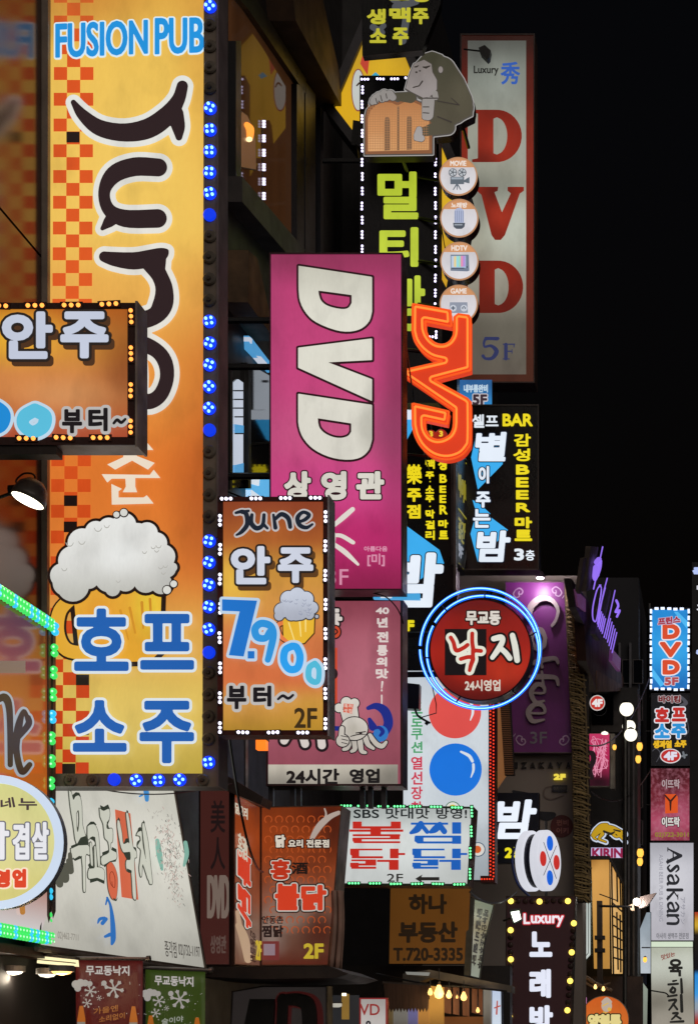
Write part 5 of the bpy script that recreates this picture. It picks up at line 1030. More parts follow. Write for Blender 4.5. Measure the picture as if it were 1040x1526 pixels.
for y in (1140, 1144, 1148, 1158, 1163, 1168): dots.lathe([(rd_, 0), (rd_*.8, -.012)], S.pl.pt(602, y, .0), 'y', 6)
dots.build('lamp_rope', em('#ff4326', 1.25, 0), S)
f = TH('floodlight', 'dark blue floodlight box with a bent wire before the white ball sign', 'floodlight', frontal(612, 1058, 19.0).pt(612, 1058)); p_ = frontal(0, 0, 19.0)
MB().prism([(601, 1020), (606, 1018), (625, 1020), (624, 1057), (604, 1056)], p_, 0, .12).build('housing', pm('#141a30', .4), f)
MB().tube([p_.pt(*c_) for c_ in curve([(618, 1056), (622, 1066), (630, 1072), (641, 1078)])], .012, 6).tube([p_.pt(626, 1070), p_.pt(650, 1063), p_.pt(650, 1050), p_.pt(643, 1018)], .006, 5).tube([p_.pt(638, 1076), p_.pt(634, 1080)], .02, 6).build('arm', BLK, f)

# ================================================================ GREEN LAMPED MENU SIGN
Y = 17.0; pl = Plane((508, 1200, Y), (706, 1203, Y), (502, 1318, Y-.0)); 
S = Sign('chicken_sign', 'white sign with red and blue lettering and a green lamp edge', 'shop sign', [(509, 1200), (706, 1203), (699, 1321), (503, 1320)], frontal(600, 1260, Y), .28, pm('#6a4438', .5), grad([(1200, '#aab0ae'), (1250, '#cdd2d0'), (1320, '#c2c6c4')], Y, [(600, 1265, 90, 50, '#dde2e0', .6), (515, 1210, 60, 30, '#98a09c', .6), (690, 1300, 40, 40, '#aab0ac', .5)], .97, .05), fw=3, frame=pm('#4c5a4a', .4))
S.art([T('SBS', 527, 1207, 565, 1220, .4), T('맛대맛', 575, 1205, 640, 1221, .4), T('방영!', 650, 1205, 696, 1221, .4)], '#202426')
def slabs(L): return [RC(490+a/3.714, 1060+b/3.714, 490+c/3.714, 1060+d/3.714) for a, b, c, d in L]
pts = lambda P: PG([(490+x/3.714, 1060+y/3.714) for x, y in P])
bul = slabs([(134, 640, 398, 652), (345, 614, 398, 652), (116, 658, 412, 669), (232, 655, 288, 690), (134, 684, 395, 694), (340, 684, 392, 708), (134, 703, 392, 711), (140, 723, 395, 732)])+[pts([(134, 614), (182, 614), (182, 652), (150, 652), (134, 640)]), pts([(132, 705), (182, 705), (182, 732), (150, 732), (134, 722)])]
dak = lambda dx: slabs([(122+dx, 764, 296+dx, 772), (128+dx, 806, 300+dx, 816), (340+dx, 764, 386+dx, 816), (340+dx, 788, 422+dx, 798), (126+dx, 824, 262+dx, 832), (204+dx, 824, 262+dx, 852), (126+dx, 846, 262+dx, 856), (126+dx, 864, 262+dx, 874), (268+dx, 826, 386+dx, 836), (335+dx, 826, 386+dx, 880)])+[pts([(120+dx, 764), (168+dx, 764), (168+dx, 808), (135+dx, 808), (120+dx, 795)]), pts([(120+dx, 842), (165+dx, 842), (165+dx, 874), (135+dx, 874), (120+dx, 862)])]
S.art(bul+dak(0), '#bb2a20', .25); 
jjim = slabs([(456, 620, 660, 630), (684, 618, 732, 680), (478, 692, 732, 702), (684, 692, 732, 736), (490, 724, 732, 734)])+[pts([(476, 700), (524, 700), (524, 734), (494, 734), (476, 722)]), CS([(490+510/3.714, 1060+625/3.714, 4), (490+490/3.714, 1060+655/3.714, 5), (490+455/3.714, 1060+676/3.714, 2)], [(490+520/3.714, 1060+640/3.714, 3), (490+545/3.714, 1060+670/3.714, 3)], [(490+615/3.714, 1060+630/3.714, 4), (490+590/3.714, 1060+655/3.714, 5), (490+562/3.714, 1060+672/3.714, 2)], [(490+615/3.714, 1060+635/3.714, 4), (490+640/3.714, 1060+668/3.714, 4)])]
S.art(jjim+dak(344), '#1a5cb4', .25); S.art([T('2F', 577, 1303, 601, 1315, .2), PG([(619, 1310.5), (630, 1304), (628, 1308), (655, 1308), (655, 1313), (628, 1313), (630, 1317)])], '#24221f')
GL = [pm('#1c2a20'), em('#66f090', 2.4, 0)]; pp = F/Y
leds(S, led_bar(0, pp, 4, False, 0, r=1.7, gap=4.6), GL, [(516, 1202), (541, 1202), (572, 1202.5), (595, 1203), (619, 1203), (650, 1203), (681, 1204), (528, 1317), (559, 1317.5), (590, 1318), (622, 1318), (653, 1318.5), (685, 1319)], .016)
leds(S, led_bar(0, pp, 4, True, 0, r=1.7, gap=4.6), GL, [(510, 1224), (508.5, 1256), (507, 1288), (505.5, 1311), (703.5, 1210), (702.5, 1240), (701.5, 1272), (700.5, 1303)], .016)
Y = 18.4
S = Sign('agent_sign', 'dim ochre unlit sign with dark lettering and phone number below the green lamped one', 'shop sign', [(582, 1322), (701, 1322), (696, 1437), (580, 1437)], frontal(640, 1380, Y), .2, pm('#4a3018', .6), em('#6b4318', .5, .25, .8), fw=0)  # light falling on this unlit face is painted as a weak glow
S.art([T('하나', 609, 1333, 666, 1363, 1.4), T('부동산', 594, 1374, 682, 1406, 1.5), T('T.720-3335', 586, 1413, 690, 1433, .9)], em('#21160c', .9))
# ================================================================ PALE FRONT: COFFEE BOARD, IZAKAYA WALL, REEL, LIT LETTERS
Y = 22.3; pl = frontal(800, 1000, Y)
PUR = pm('#7a2f7e', .4, 0, .2, 2)
S = Sign('coffee_sign', 'purple coffee board with pale raised letters lit from its top edge', 'shop sign', [(752, 867), (841, 867), (855, 1123), (762, 1123)], pl, .12, pm('#3a1a38', .5), PUR, fw=1.5, frame=pm('#6a5560', .4))
LET = pm('#b3a6a6', .5, 0, .15)
cf = [CS([(829, 925, 2), (832, 910, 2.5), (822, 896, 3.5), (806, 894, 4.5), (793, 904, 5), (788, 920, 4)], [(823, 934, 2), (829, 926, 2.5)]),
      CS([(813, 953, 3), (807, 941, 4), (797, 942, 4), (792, 955, 3.4), (800, 968, 3.5), (810, 965, 3.4), (813, 953, 3)])]
cf2 = [CS([(832, 990, 2), (828, 983, 3), (815, 984, 3.6), (800, 988, 4), (790, 992, 2)], [(806, 978, 1.6), (808, 996, 2)]), CS([(832, 1022, 2), (829, 1012, 3), (815, 1010, 3.6), (800, 1010, 4), (790, 1010, 2)], [(808, 1002, 1.6), (810, 1022, 2)]),
       CS([(795, 1034, 1.6), (811, 1034, 1.8), (810, 1024, 3), (800, 1022, 3.4), (792, 1034, 3.6), (799, 1048, 3), (811, 1046, 1.6)]), CS([(787, 1064, 1.6), (811, 1064, 1.8), (809, 1053, 3), (798, 1051, 3.6), (788, 1062, 4), (794, 1076, 3.4), (811, 1074, 1.6)])]
S.art(cf+cf2, LET, 0, 'letter', thick=.05); S.art([T('3F', 790, 1091, 815, 1109, .3)], pm('#9a90a0', .5), name='lettering')
def scroll(x, y, sx, sy): return [curve([(x+sx*a, y+sy*b, r) for a, b, r in ((0, 0, .8), (6, -3, 1), (11, 1, 1), (9, 6, .9), (5, 5, .8), (6, 2, .7))], 5), curve([(x+sx*a, y+sy*b, r) for a, b, r in ((0, 0, .8), (-3, 6, 1), (1, 11, 1), (6, 9, .9), (5, 6, .7))], 5), curve([(x+sx*a, y+sy*b, r) for a, b, r in ((-4, 14, .6), (-7, 10, .8), (-9, 14, .6))], 4)]
S.art([ST(*(scroll(768, 880, 1, 1)+scroll(834, 878, -1, 1)+scroll(772, 1108, 1, -1)+scroll(845, 1108, -1, -1)))], pm('#c9a8cc', .5), 0, 'scrollwork')
cp = S.pl.pt(808, 866, .26); MB().lathe([(.03, .05), (.06, .0), (.06, -.03)], cp, 'z', 14).build('lamp_hood', pm('#4a3a48', .4), S); MB().lathe([(.05, -.025), (.045, -.04)], cp, 'z', 14).build('lamp_glass', em('#fff0f4', 6, 0), S); MB().tube([cp+Vector((0, 0, .05)), S.pl.pt(808, 862, 0)], .012).build('lamp_arm', BLK, S)
sl = bpy.data.lights.new('coffee_lamp', 'POINT'); sl.energy = 11; sl.color = (1, .86, .95); sl.shadow_soft_size = .05
o = bpy.data.objects.new('coffee_lamp', sl); COL.objects.link(o); o.parent = S.root; o.location = cp+Vector((0, 0, -.1))-S.base
dp = TH('izakaya_lettering', 'spaced dark letters IZAKAYA and faded marks on the pale wall below the coffee board', 'wall sign', pl.pt(815, 1250))
pw = frontal(800, 1200, 22.497)
def wart(sh, m, nm, off, th=.0):
    mb = MB(); flat(mb, contours(sh), pw, off, th); mb.build(nm, m, dp)
wart([T(c, 764+i*13.2, 1137, 771.5+i*13.2, 1146, .35) for i, c in enumerate('IZAKAYA')], pm('#1d1918', .5), 'lettering', .006, .03)
wart([T('2F', 825, 1154, 843, 1163, .8)], em('#e8d24a', 1.0, .3), 'lit_lettering', .006, .02)
wart([RC(823, 1171, 845, 1181)], pm('#2c2d33', .4), 'plaque', .006, .02); wart([T('이자카야', 825, 1173, 843, 1179, .1)], pm('#8a857d'), 'plaque_lettering', .03)
wart([EL(837, 1232, 17, 17)], pm('#5e1c1a', .6), 'red_seal', .006); wart([T('펀비', 829, 1222, 847, 1231, .3), T('어키', 829, 1234, 847, 1243, .3)], pm('#a8665c'), 'seal_lettering', .010)
wart([CS([(765, 1180, 2), (790, 1188, 5), (800, 1196, 4), (795, 1205, 5), (800, 1212, 3), (825, 1214, 3), (815, 1219, 5), (800, 1216, 3)])], pm('#23262f', .6), 'brush_mark', .006); wart([CS([(828, 1172, .6), (813, 1175, 1), (811, 1187, 1), (822, 1192, 1), (840, 1186, .8)])], pm('#7d6c62', .6), 'brush_mark', .008)
# twig screen
tw = TH('twig_screen', 'tall strip of tied twigs at the right edge of the coffee board', 'screen', frontal(865, 1340, 22.2).pt(865, 1345)); mb = MB(); mb2 = MB(); pt_ = frontal(0, 0, 22.2)
lx_ = lambda y: 842+10*(y-867)/256 if y < 1123 else 852+4*(y-1123)/220
wd = lambda y: 7+16*min(1, (y-866)/150)
for k in range(130):
    y = 868+k*3.65; x = lx_(y); w = wd(y)
    if y > 1342: break
    mb.tube([pt_.pt(x+random.uniform(0, 3), y+random.uniform(-1, 1), random.uniform(0, .06)), pt_.pt(x+w*.6, y+random.uniform(1, 4), random.uniform(0, .08)), pt_.pt(x+w+random.uniform(-3, 4), y+random.uniform(3, 9), random.uniform(-.05, .06))], random.uniform(.007, .013), 5)
for j in range(5):
    P = [pt_.pt(lx_(y)+wd(y)*(.05+.23*j)+random.uniform(-.6, .6), y, random.uniform(-.03, .0)) for y in np.linspace(866, 1344, 22)]; mb2.tube(P, .014, 6)
mb.build('twigs', pm('#a08a5c', .7, 0, .4), tw); mb2.build('pole', pm('#7a6848', .7, 0, .4), tw)
MB().prism([(843, 868), (850, 868), (876, 1010), (880, 1345), (858, 1345)], pt_, -.06, .12).build('backing', pm('#2a2420', .7), tw)
FL = em('#ff9a58', 3, 0)
for x, y in ((868, 962), (866, 940), (862, 978), (868, 903), (874, 962)): MB().lathe([(.012, .012), (.014, 0), (.006, -.014)], pt_.pt(x, y, .12), 'z', 8).build('fairy_light', FL, tw)
# slat panel with amber light painted on its back board as glow
sp = TH('slat_panel', 'warm lit slatted panel beside the red lamp rope of the white ball sign', 'panel', frontal(750, 1160, 21.2).pt(750, 1180)); p_ = frontal(0, 0, 21.2)
MB().prism([(734, 1045), (748, 1045), (753, 1155), (736, 1180)], p_, 0, .1).build('back_board', em('#8a5a34', .75, .3), sp); mb = MB()
for k in range(34):
    y = 1048+k*3.2; x = 746+7*k/34; mb.prism([(x, y), (x+13, y), (x+13, y+1.9), (x, y+1.9)], p_, .05, -.02)
mb.build('slats', pm('#8a5c38', .5, 0, .2), sp); MB().prism([(745, 1045), (761, 1045), (767, 1156), (752, 1156)], p_, .01, .05).build('slat_back', pm('#241610', .6), sp)
S = Sign('bar_sign', 'dark blue board with big white and small yellow lettering behind the red lamp rope', 'shop sign', [(715, 1182), (803, 1182), (803, 1252), (790, 1286), (715, 1288)], 21.3, .12, pm('#0c1020', .4), pm('#0a0e1c', .4, 0, .2), fw=0)
S.art([T('밤', 738, 1192, 798, 1251, 2.5, 4), T('는', 706, 1192, 738, 1251, 2)], '#e6eefa'); S.art([T('2층', 752, 1261, 784, 1281, 1.1), T('본', 726, 1264, 742, 1279, 1.4)], '#e8da20')
# film reel
c = frontal(821, 1283, 20.2).pt(819, 1283); ang = math.radians(24); M3 = Matrix.Rotation(ang-math.pi/2, 3, 'Z'); R_ = .352
fr_ = TH('film_reel', 'white film reel sign with red and blue spots above the dark lamped karaoke board', 'reel sign', c-Vector((0, 0, R_)))
# local axis -y points along the reel axis (towards the camera and right)
def reel(mb): mb.V = [Matrix.Rotation(math.radians(73), 3, 'Z') @ v+c for v in mb.V]; return mb
RW = em('#d8dae4', .92, .12, .4)
reel(MB().lathe([(R_-.01, .105), (R_, .095), (R_, .01), (R_-.01, 0)], (0, 0, 0), 'y', 44)).build('front_disc', RW, fr_); reel(MB().lathe([(R_-.01, .285), (R_, .275), (R_, .20), (R_-.01, .19)], (0, 0, 0), 'y', 44)).build('back_disc', RW, fr_)
reel(MB().lathe([(R_*.88, .192), (R_*.88, .103)], (0, 0, 0), 'y', 32)).build('hub', pm('#16182c', .4), fr_)
for k, h in enumerate(('#c8322c', '#1f64d8', '#c8322c', '#1f64d8')):
    a = k*math.pi/2; reel(MB().lathe([(.088, .0), (.085, -.008)], (.2*math.cos(a), 0, .2*math.sin(a)), 'y', 20)).build('spot', em(h, .95), fr_)
mb = MB()
for a in (math.pi/4, -math.pi/4):
    d = Vector((math.cos(a), 0, math.sin(a))); mb.tube([d*-.27+Vector((0, -.004, 0)), d*.27+Vector((0, -.004, 0))], .004, 5)
reel(mb).build('cross_line', pm('#5a5a60'), fr_)
MB().tube([c+Vector((-.05, .1, R_-.02)), c+Vector((-.05, .1, R_+.12))], .014).build('hanger', BLK, fr_); MB().tube([c+Vector((-.05, .1, -R_+.02)), c+Vector((-.05, .1, -R_-.12))], .014).build('stem', BLK, fr_); mb = MB()
P = [frontal(0, 0, 20.4).pt(*p) for p in curve([(795, 1240), (775, 1252), (763, 1280), (770, 1315), (785, 1333), (800, 1345)])]; mb.tube(P, .014, 6); mb.build('bracket', pm('#1a2a66', .4), fr_)

# ================================================================ KARAOKE BOARD WITH YELLOW BULBS
Y = 19.8
S = Sign('karaoke_sign', 'dark maroon vertical board with white lettering and yellow bulbs at the bottom edge', 'shop sign', [(754, 1336), (858, 1336), (849, 1600), (752, 1600)], frontal(800, 1400, Y), .2, pm('#2a1a18', .5), em('#241214', .8, .2, .5), fw=2, frame=pm('#3a2622', .5))
a = [T('uxury', 791, 1365, 840, 1382, .7), T('L', 780, 1362, 790, 1378, .7)]; S.art(a, '#b8202c', 1.6, 'lettering_border'); S.art(a, '#ece6ee')
S.art([T('노', 789, 1389, 823, 1427, 2.2), T('래', 789, 1445, 821, 1488, 2.2), T('방', 789, 1499, 824, 1545, 2.2)], '#e0e4f4')
def bulb():
    r = .034; return MB().lathe([(r*.9, .0), (r, -.012), (r*.8, -.03), (r*.4, -.04)], (0, 0, 0), 'y', 12)
lit = [(761.5, 1344), (804, 1344), (846, 1344), (761, 1387), (761, 1430), (761, 1474), (760, 1516), (855, 1377), (852, 1420), (850, 1463), (846, 1506)]
un = [(772+k*10.6, 1344) for k in range(8) if k not in (3, 7)]+[(761, 1398+k*10.8) for k in range(11) if k not in (3, 7)]+[(854-.07*(k*10.7), 1388+k*10.7) for k in range(12) if k not in (3, 7, 11)]
un = [p for p in un if all(abs(p[0]-q_[0])+abs(p[1]-q_[1]) > 6 for q_ in lit)]
leds(S, bulb(), [em('#ffd95a', 2.2, 0)], lit, .01, 'lit_bulb'); leds(S, bulb(), [pm('#4a3a36', .2)], un, .01, 'dark_bulb')
f = TH('floodlight', 'small glaring white floodlight at the corner of the karaoke board', 'floodlight', frontal(768, 1367, 19.4).pt(768, 1374)); p_ = frontal(0, 0, 19.4)
MB().prism([(761, 1360), (773, 1358), (776, 1370), (766, 1375)], p_, 0, .08).build('lens', em('#eefce8', 4, .1), f); MB().prism([(758, 1356), (774, 1354), (778, 1372), (764, 1378)], p_, -.02, .1).build('housing', pm('#2a2a28'), f); MB().tube([p_.pt(760, 1368, -.08), p_.pt(748, 1372, -.1)], .012).build('arm', BLK, f)

# ================================================================ GROUND FLOOR FRONTS, MIDDLE BOTTOM
S = Sign('unlit_sign', 'grey unlit panel with dark raised DVD letters at the bottom edge', 'shop sign', [(346, 1478), (392, 1470), (488, 1470), (488, 1640), (338, 1640)], 14.9, .2, pm('#3a3432', .6), em('#2c2726', .7, .2, .5), fw=2)  # unlit panel, faint glow painted in for the light on it
S.art([PG(*[[(375, 1490), (412, 1490), (405, 1600), (352, 1600)]])], pm('#120d0e', .5), 0, 'letter', thick=.06); S.art([CS([(425, 1490, 8), (420, 1600, 8)], [(424, 1492, 8), (452, 1492, 10), (468, 1510, 11), (466, 1600, 10)])], em('#3a0e0e', .7), 3, 'letter_edge', thick=.05); S.art([CS([(425, 1490, 8), (420, 1600, 8)], [(424, 1492, 8), (450, 1492, 10), (464, 1510, 11), (462, 1600, 10)])], pm('#120d0e', .5), 0, 'letter', thick=.07)
st = TH('shop_front', 'dim shop front with pale posts behind the bottom edge signs', 'shop front', (-4.2, 19, 0)); p_ = frontal(0, 0, 18.6)
MB().prism(bx(490, 1440, 760, 1700), frontal(0, 0, 19.2), 0, .2).build('back_wall', pm('#1f1a18', .6), st)
MB().prism([(488, 1484), (534, 1484), (534, 1700), (488, 1700)], frontal(0, 0, 18.9), 0, .05).build('glass_bay', em('#2c2c2e', .8, .3), st)
MB().prism(bx(509, 1482, 519, 1520), p_, 0, .05).build('yellow_post', em('#8a6a30', .8, .3), st); MB().prism(bx(510, 1481, 516, 1485), p_, .01, 0).build('lamp', em('#fff0c8', 3), st)
for x0, x1, y0, h, e_ in ((574, 584, 1490, '#6a5838', .7), (586, 606, 1492, '#7a766e', .75), (608, 622, 1492, '#6a6690', .8), (623, 639, 1490, '#b07a3a', .9), (640, 660, 1470, '#c48a3c', 1.0), (720, 731, 1468, '#8a8478', .7)): MB().prism(bx(x0, y0, x1, 1700), p_, 0, .08).build('pale_post', grad([(y0, h), (y0+18, h), (1560, '#3a2616')], 18.6, (), e_, .15), st)  # bulb light on the posts painted as their own glow
for x0, x1, y1 in ((662, 672, 1512), (675, 684, 1514), (689, 699, 1516), (703, 711, 1512), (713, 719, 1514)): MB().prism([(x0, 1470), (x1, 1472), (x1, y1), (x0, y1-2)], frontal(0, 0, 18.25), 0, .03).build('board', pm('#7a4a34', .6, 0, .4, 3, stretch=(6, 1, .6)), st)
MB().prism(bx(661, 1516, 720, 1700), frontal(0, 0, 18.7), 0, .05).build('warm_board', em('#6a3c1c', .8, .4), st)  # warm bulb light put into the board as emission
l_ = bpy.data.lights.new('amber_bulbs', 'POINT'); l_.energy = 7; l_.color = (1, .68, .32); l_.shadow_soft_size = .1; o_ = bpy.data.objects.new('amber_bulbs', l_); COL.objects.link(o_); o_.parent = st.root; o_.location = frontal(0, 0, 17.8).pt(662, 1488)-st.base
MB().prism([(600, 1452), (640, 1446), (762, 1470), (762, 1480), (640, 1458), (600, 1474)], frontal(0, 0, 18.3), 0, .3).build('beam', pm('#7a746c', .6), st); MB().prism([(604, 1449), (640, 1450), (638, 1455), (606, 1453)], frontal(0, 0, 18.2), 0, .03).build('lit_edge', em('#8a8a84', .8), st)
aw = TH('awning', 'brown awning with a toothed fringe at the bottom edge', 'awning', frontal(605, 1508, 18).pt(605, 1508)); pa = frontal(0, 0, 18.0)
n = 26; edge = [(576+62*k/n, 1503+(6 if k % 2 else 0)+random.uniform(-1, 1)) for k in range(n+1)]
mb = MB(); lp = [(572, 1466), (640, 1470)]+edge[::-1]; flat(mb, [lp], pa, 0, .02); mb.build('canvas', pm('#3f2a20', .7, 0, .4, 8, stretch=(6, 1, .5)), aw); MB().tube([pa.pt(570, 1466), pa.pt(641, 1470)], .02).build('rod', pm('#3a3430'), aw)
def bulb_thing(x, y, r, s, Y, label, grp='amber bulbs on the bottom edge'):
    p = frontal(x, y, Y).pt(x, y); k = Y/F*r; b = TH('light_bulb', label, 'light bulb', p, grp)
    MB().lathe([(k*.3, k*1.7), (k*.55, k*1.1), (k, .0), (k*.75, -k*.8), (k*.2, -k*1.1)], p, 'z', 14).build('glass', em('#ffc470', s, 0), b, smooth=True); MB().lathe([(k*.34, k*1.65), (k*.34, k*2.3)], p, 'z', 10).build('socket', pm('#3a3028'), b); MB().tube([p+Vector((0, 0, k*2.2)), p+Vector((0, 0, k*5))], .006, 5).build('cord', BLK, b)
for x, y, r, s, lb in ((641, 1480, 4, 2, 'slim amber bulb left of the biggest amber bulb'), (654, 1481, 7.5, 3, 'biggest brightest amber bulb at the bottom edge'), (669, 1484, 4.5, 2.4, 'amber bulb right of the biggest amber bulb'), (681, 1487, 2, 1.2, 'tiniest dim amber bulb in the bottom row'), (691, 1487, 5, 2.2, 'amber bulb beside the dark karaoke board post'), (712, 1507, 3, 2, 'low amber bulb, rightmost of the bottom row')): bulb_thing(x, y, r, s, 17.9, lb)
S = Sign('paper_sign', 'white sign with red DVD letters half hidden at the bottom edge', 'shop sign', (536, 1488, 577, 1640), 17.5, .08, pm('#8a2a28'), grad([(1488, '#9a9490'), (1526, '#b4aeaa')], 17.5), fw=2, frame=em('#8a2a2a', .8))
S.art([T('VD', 536, 1497, 566, 1514, .3)], '#8a2f2c'); S.art([T('8', 545, 1522, 553, 1536, .5)], '#26242a')
sv = TH('ceiling_light', 'flat white lamp under the dark eave above the half hidden white sign', 'ceiling light', frontal(560, 1484, 17.3).pt(560, 1484)); mb = MB(); mb.lathe([(.055, .02), (.055, -.01), (.03, -.02)], frontal(500, 1498, 17.3).pt(501, 1499), 'z', 18); mb.build('lens', em('#b8b4a8', .9), sv); MB().lathe([(.06, .03), (.06, .018)], frontal(500, 1498, 17.3).pt(501, 1499), 'z', 18).build('rim', DARK(), sv)
pl = Plane((703, 1340, 18.4), (735, 1347, 19.4), (700, 1455, 18.4))
S = Sign('menu_board', 'pale slanted menu board with dark writing beside the ochre unlit sign', 'menu board', [(704, 1339), (736, 1349), (722, 1404), (714, 1460), (698, 1456)], pl, .05, pm('#5a5a52'), grad([(1340, '#7f8a78'), (1380, '#8c8468'), (1460, '#9aa090')], 18.8, [(707, 1400, 8, 40, '#b8b4a4', .8)], .85, .15), fw=1.5)
S.art([T('메뉴안주소주맥주', 0, 0, 1, 1, .5, 0, [(727, 1358), (716, 1445), (710, 1443), (720, 1356)]), T('닭갈비찜닭', 0, 0, 1, 1, .5, 0, [(718, 1356), (707, 1440), (702, 1438), (711, 1354)])], '#2a2824')
S = Sign('lit_box', 'small pale blue lit box left of the karaoke board', 'lit box', [(732, 1464), (748, 1468), (750, 1640), (731, 1640)], 19.0, .1, pm('#2a3a5a'), grad([(1464, '#b6c4dc'), (1526, '#c8d4e2')], 19), fw=1.5)
S.art([CS([(741, 1493, 1), (740, 1512, 1.3)], [(737, 1503, 1), (745, 1500, 1)])], '#b0524a', 0, 'graphic')
tag(MB().tube([frontal(0, 0, 18.2).pt(*p) for p in curve([(560, 1452), (640, 1468), (700, 1472), (756, 1478)])], .012, 6).build('cable', BLK), 'black cable running over the amber bulbs to the karaoke board', 'cable')
# ================================================================ ROOF SIGN, SIDE OF THE LOW BUILDING
QX = wx(868, 22.5); QP = wallplane(QX+.25); qY = lambda px: (QX+.25)*F/(px-VX)
rf = TH('roof', 'brown wooden roof edge jutting over the alley under the purple script letters', 'roof', QP.pt(900, 1030))
QP2 = wallplane(QX+.1)
MB().prism([(868, 925), (905, 958), (928, 1012), (926, 1030), (886, 1032), (871, 985)], QP2, .02, .1).build('eave', pm('#4a2e20', .6, 0, .4, 3), rf); MB().prism([(886, 1000), (922, 1020), (924, 1030), (886, 1031)], QP2, .035, 0).build('soffit_board', pm('#6a4a34', .6), rf); MB().prism([(848, 862), (870, 890), (884, 925), (870, 935), (855, 905)], QP2, .02, .06).build('fascia', pm('#3a1a1e', .6), rf)
MB().prism([(852, 878), (868, 893), (868, 912), (856, 903)], QP2, .04, 0).build('name_board', em('#5a3050', .6), rf)
nl = TH('script_sign', 'violet glowing script letters standing on the roof edge', 'neon sign', QP.pt(900, 970), None)
VM = em('#8a68e0', 1.15, .1); 
def vt(nm, *st, r=.0085):
    mb = MB()
    for s_ in st: mb.tube([QP.pt(x, y, .05) for x, y in curve([(a, b) for a, b in s_], 6)], r, 6)
    mb.build(nm, VM, nl)
def vs_(x, y, dx=-7, dy=30): return [(x, y), (x+dx*.5, y+dy*.5), (x+dx, y+dy)]
vt('tall_stroke', [(892, 815), (886, 842), (878, 878)]); vt('bow', [(882, 838), (887, 834), (886, 848), (880, 862), (881, 845)], [(884, 840), (883, 858)], r=.03)
vt('capital_loop', [(889, 872), (883, 880), (877, 905), (877, 922), (882, 925), (887, 900), (890, 878), (887, 872)]); vt('slant_stroke', [(899, 862), (893, 885), (885, 925)], [(896, 876), (889, 903), (884, 930)])
vt('small_letters', *[vs_(890+k*2.1, 912+k*3.4, -5, 22) for k in range(4)]); vt('slant_stroke', [(911, 880), (903, 915), (894, 950)]); vt('small_letters', *[vs_(904+k*2.4, 922+k*5.2, -7, 30) for k in range(5)]); vt('flourish', [(913, 895), (916, 903), (912, 912), (918, 910), (914, 919)], r=.018)
MB().prism([(880, 814), (892, 815), (882, 878), (873, 882)], QP, .0, .06).prism([(902, 876), (912, 880), (894, 955), (886, 945)], QP, 0, .06).prism([(872, 832), (879, 830), (868, 885), (865, 880)], QP, -.02, .06).build('backing_board', pm('#453c38', .6), nl)
MB().prism([(911, 968), (923, 982), (922, 1001), (910, 985)], QP, .02, .03).build('tail_board', em('#5c3060', .6), nl)
# ================================================================ ALLEY: LAMPS, WINDOWS, SMALL SIGNS
Y = 28
AL = TH('building', 'narrow dark house front in the alley with a warm lit window', 'building', (wx(900, 28.5), 29, 0))
MB().prism(bx(866, 1025, 950, 1560), frontal(0, 0, 28.5), 0, 1.0).build('wall', pm('#1c1a1c', .6), AL)
MB().prism(bx(880, 1060, 932, 1092), frontal(0, 0, 28.45), .02, 0).build('ledge', pm('#3a3432', .6), AL); MB().prism(bx(882, 1034, 914, 1080), frontal(0, 0, 28.4), .0, .05).build('dark_window', DGL, AL)
wn_ = MB().prism([(881, 1281), (907, 1281), (908, 1444), (885, 1444)], frontal(0, 0, 26.6), .0, .1).build('window', grad([(1281, '#a87434'), (1320, '#d09a50'), (1444, '#b8863e')], 28.3, [(895, 1290, 14, 30, '#8a5a24', .7)], .95, .1), AL)
wpl = Plane((907, 1280, 26.6), (926, 1320, 28.2), (907, 1450, 26.6))
mb = MB(); flat(mb, [[(908, 1285), (925, 1318), (927, 1452), (911, 1452)]], wpl, .01); mb.build('lattice_window', grad([(1285, '#c88a3c'), (1360, '#d8a860'), (1452, '#dcae68')], 29, [(916, 1330, 6, 30, '#6a4420', .8)], .95, .15), AL)
mb = MB()
for P in ([(908, 1283), (926, 1318)], [(926, 1316), (928, 1453)], [(908, 1284), (911, 1453)], [(909, 1346), (927, 1362)], [(911, 1366), (926, 1376)], [(916, 1360), (918, 1446)], [(921, 1364), (922, 1450)], [(912, 1380), (926, 1390)], [(912, 1396), (926, 1403)], [(912, 1412), (926, 1417)], [(912, 1428), (926, 1432)], [(916, 1300), (917, 1345)], [(921, 1310), (922, 1350)]): mb.tube([wpl.pt(x, y, .03) for x, y in P], .014, 5)
mb.build('lattice', pm('#20140e', .6), AL); MB().prism([(878, 1276), (908, 1276), (928, 1314), (928, 1318), (907, 1281), (878, 1281)], frontal(0, 0, 26.5), 0, .2).build('window_head', pm('#241c18', .6), AL); mb = MB()
for x in (930, 936, 943): mb.prism(bx(x, 1090, x+2.5, 1455), frontal(0, 0, 28.4), .06, 0)
mb.build('downpipe', pm('#4a484c', .5), AL)
S = Sign('floor_sign', 'small round red 4F sign in the dark alley window', 'shop sign', disc(890, 1048, 11.5, 32), 28.2, .04, pm('#3a1a1a'), em('#c8362c', .9), fw=1.2, frame=em('#dcd4d0', .8)); S.art([T('4F', 882, 1042, 898, 1054, 1.0)], '#e6e0e0')
S = Sign('flower_sign', 'crimson sign with pale flower tracery in the alley under a small lamp', 'shop sign', (872, 1093, 909, 1173), 27.6, .15, pm('#9a938a', .5), grad([(1093, '#c83a66'), (1120, '#b82a58'), (1173, '#3a1020')], 27.6, [(890, 1165, 30, 12, '#200a14', .8)], .95, .15), fw=1)
arcs = [curve([(880+random.random()*26+random.uniform(-1, 1), 1098+random.random()*62, .5) for _ in range(4)], 4) for _ in range(10)]
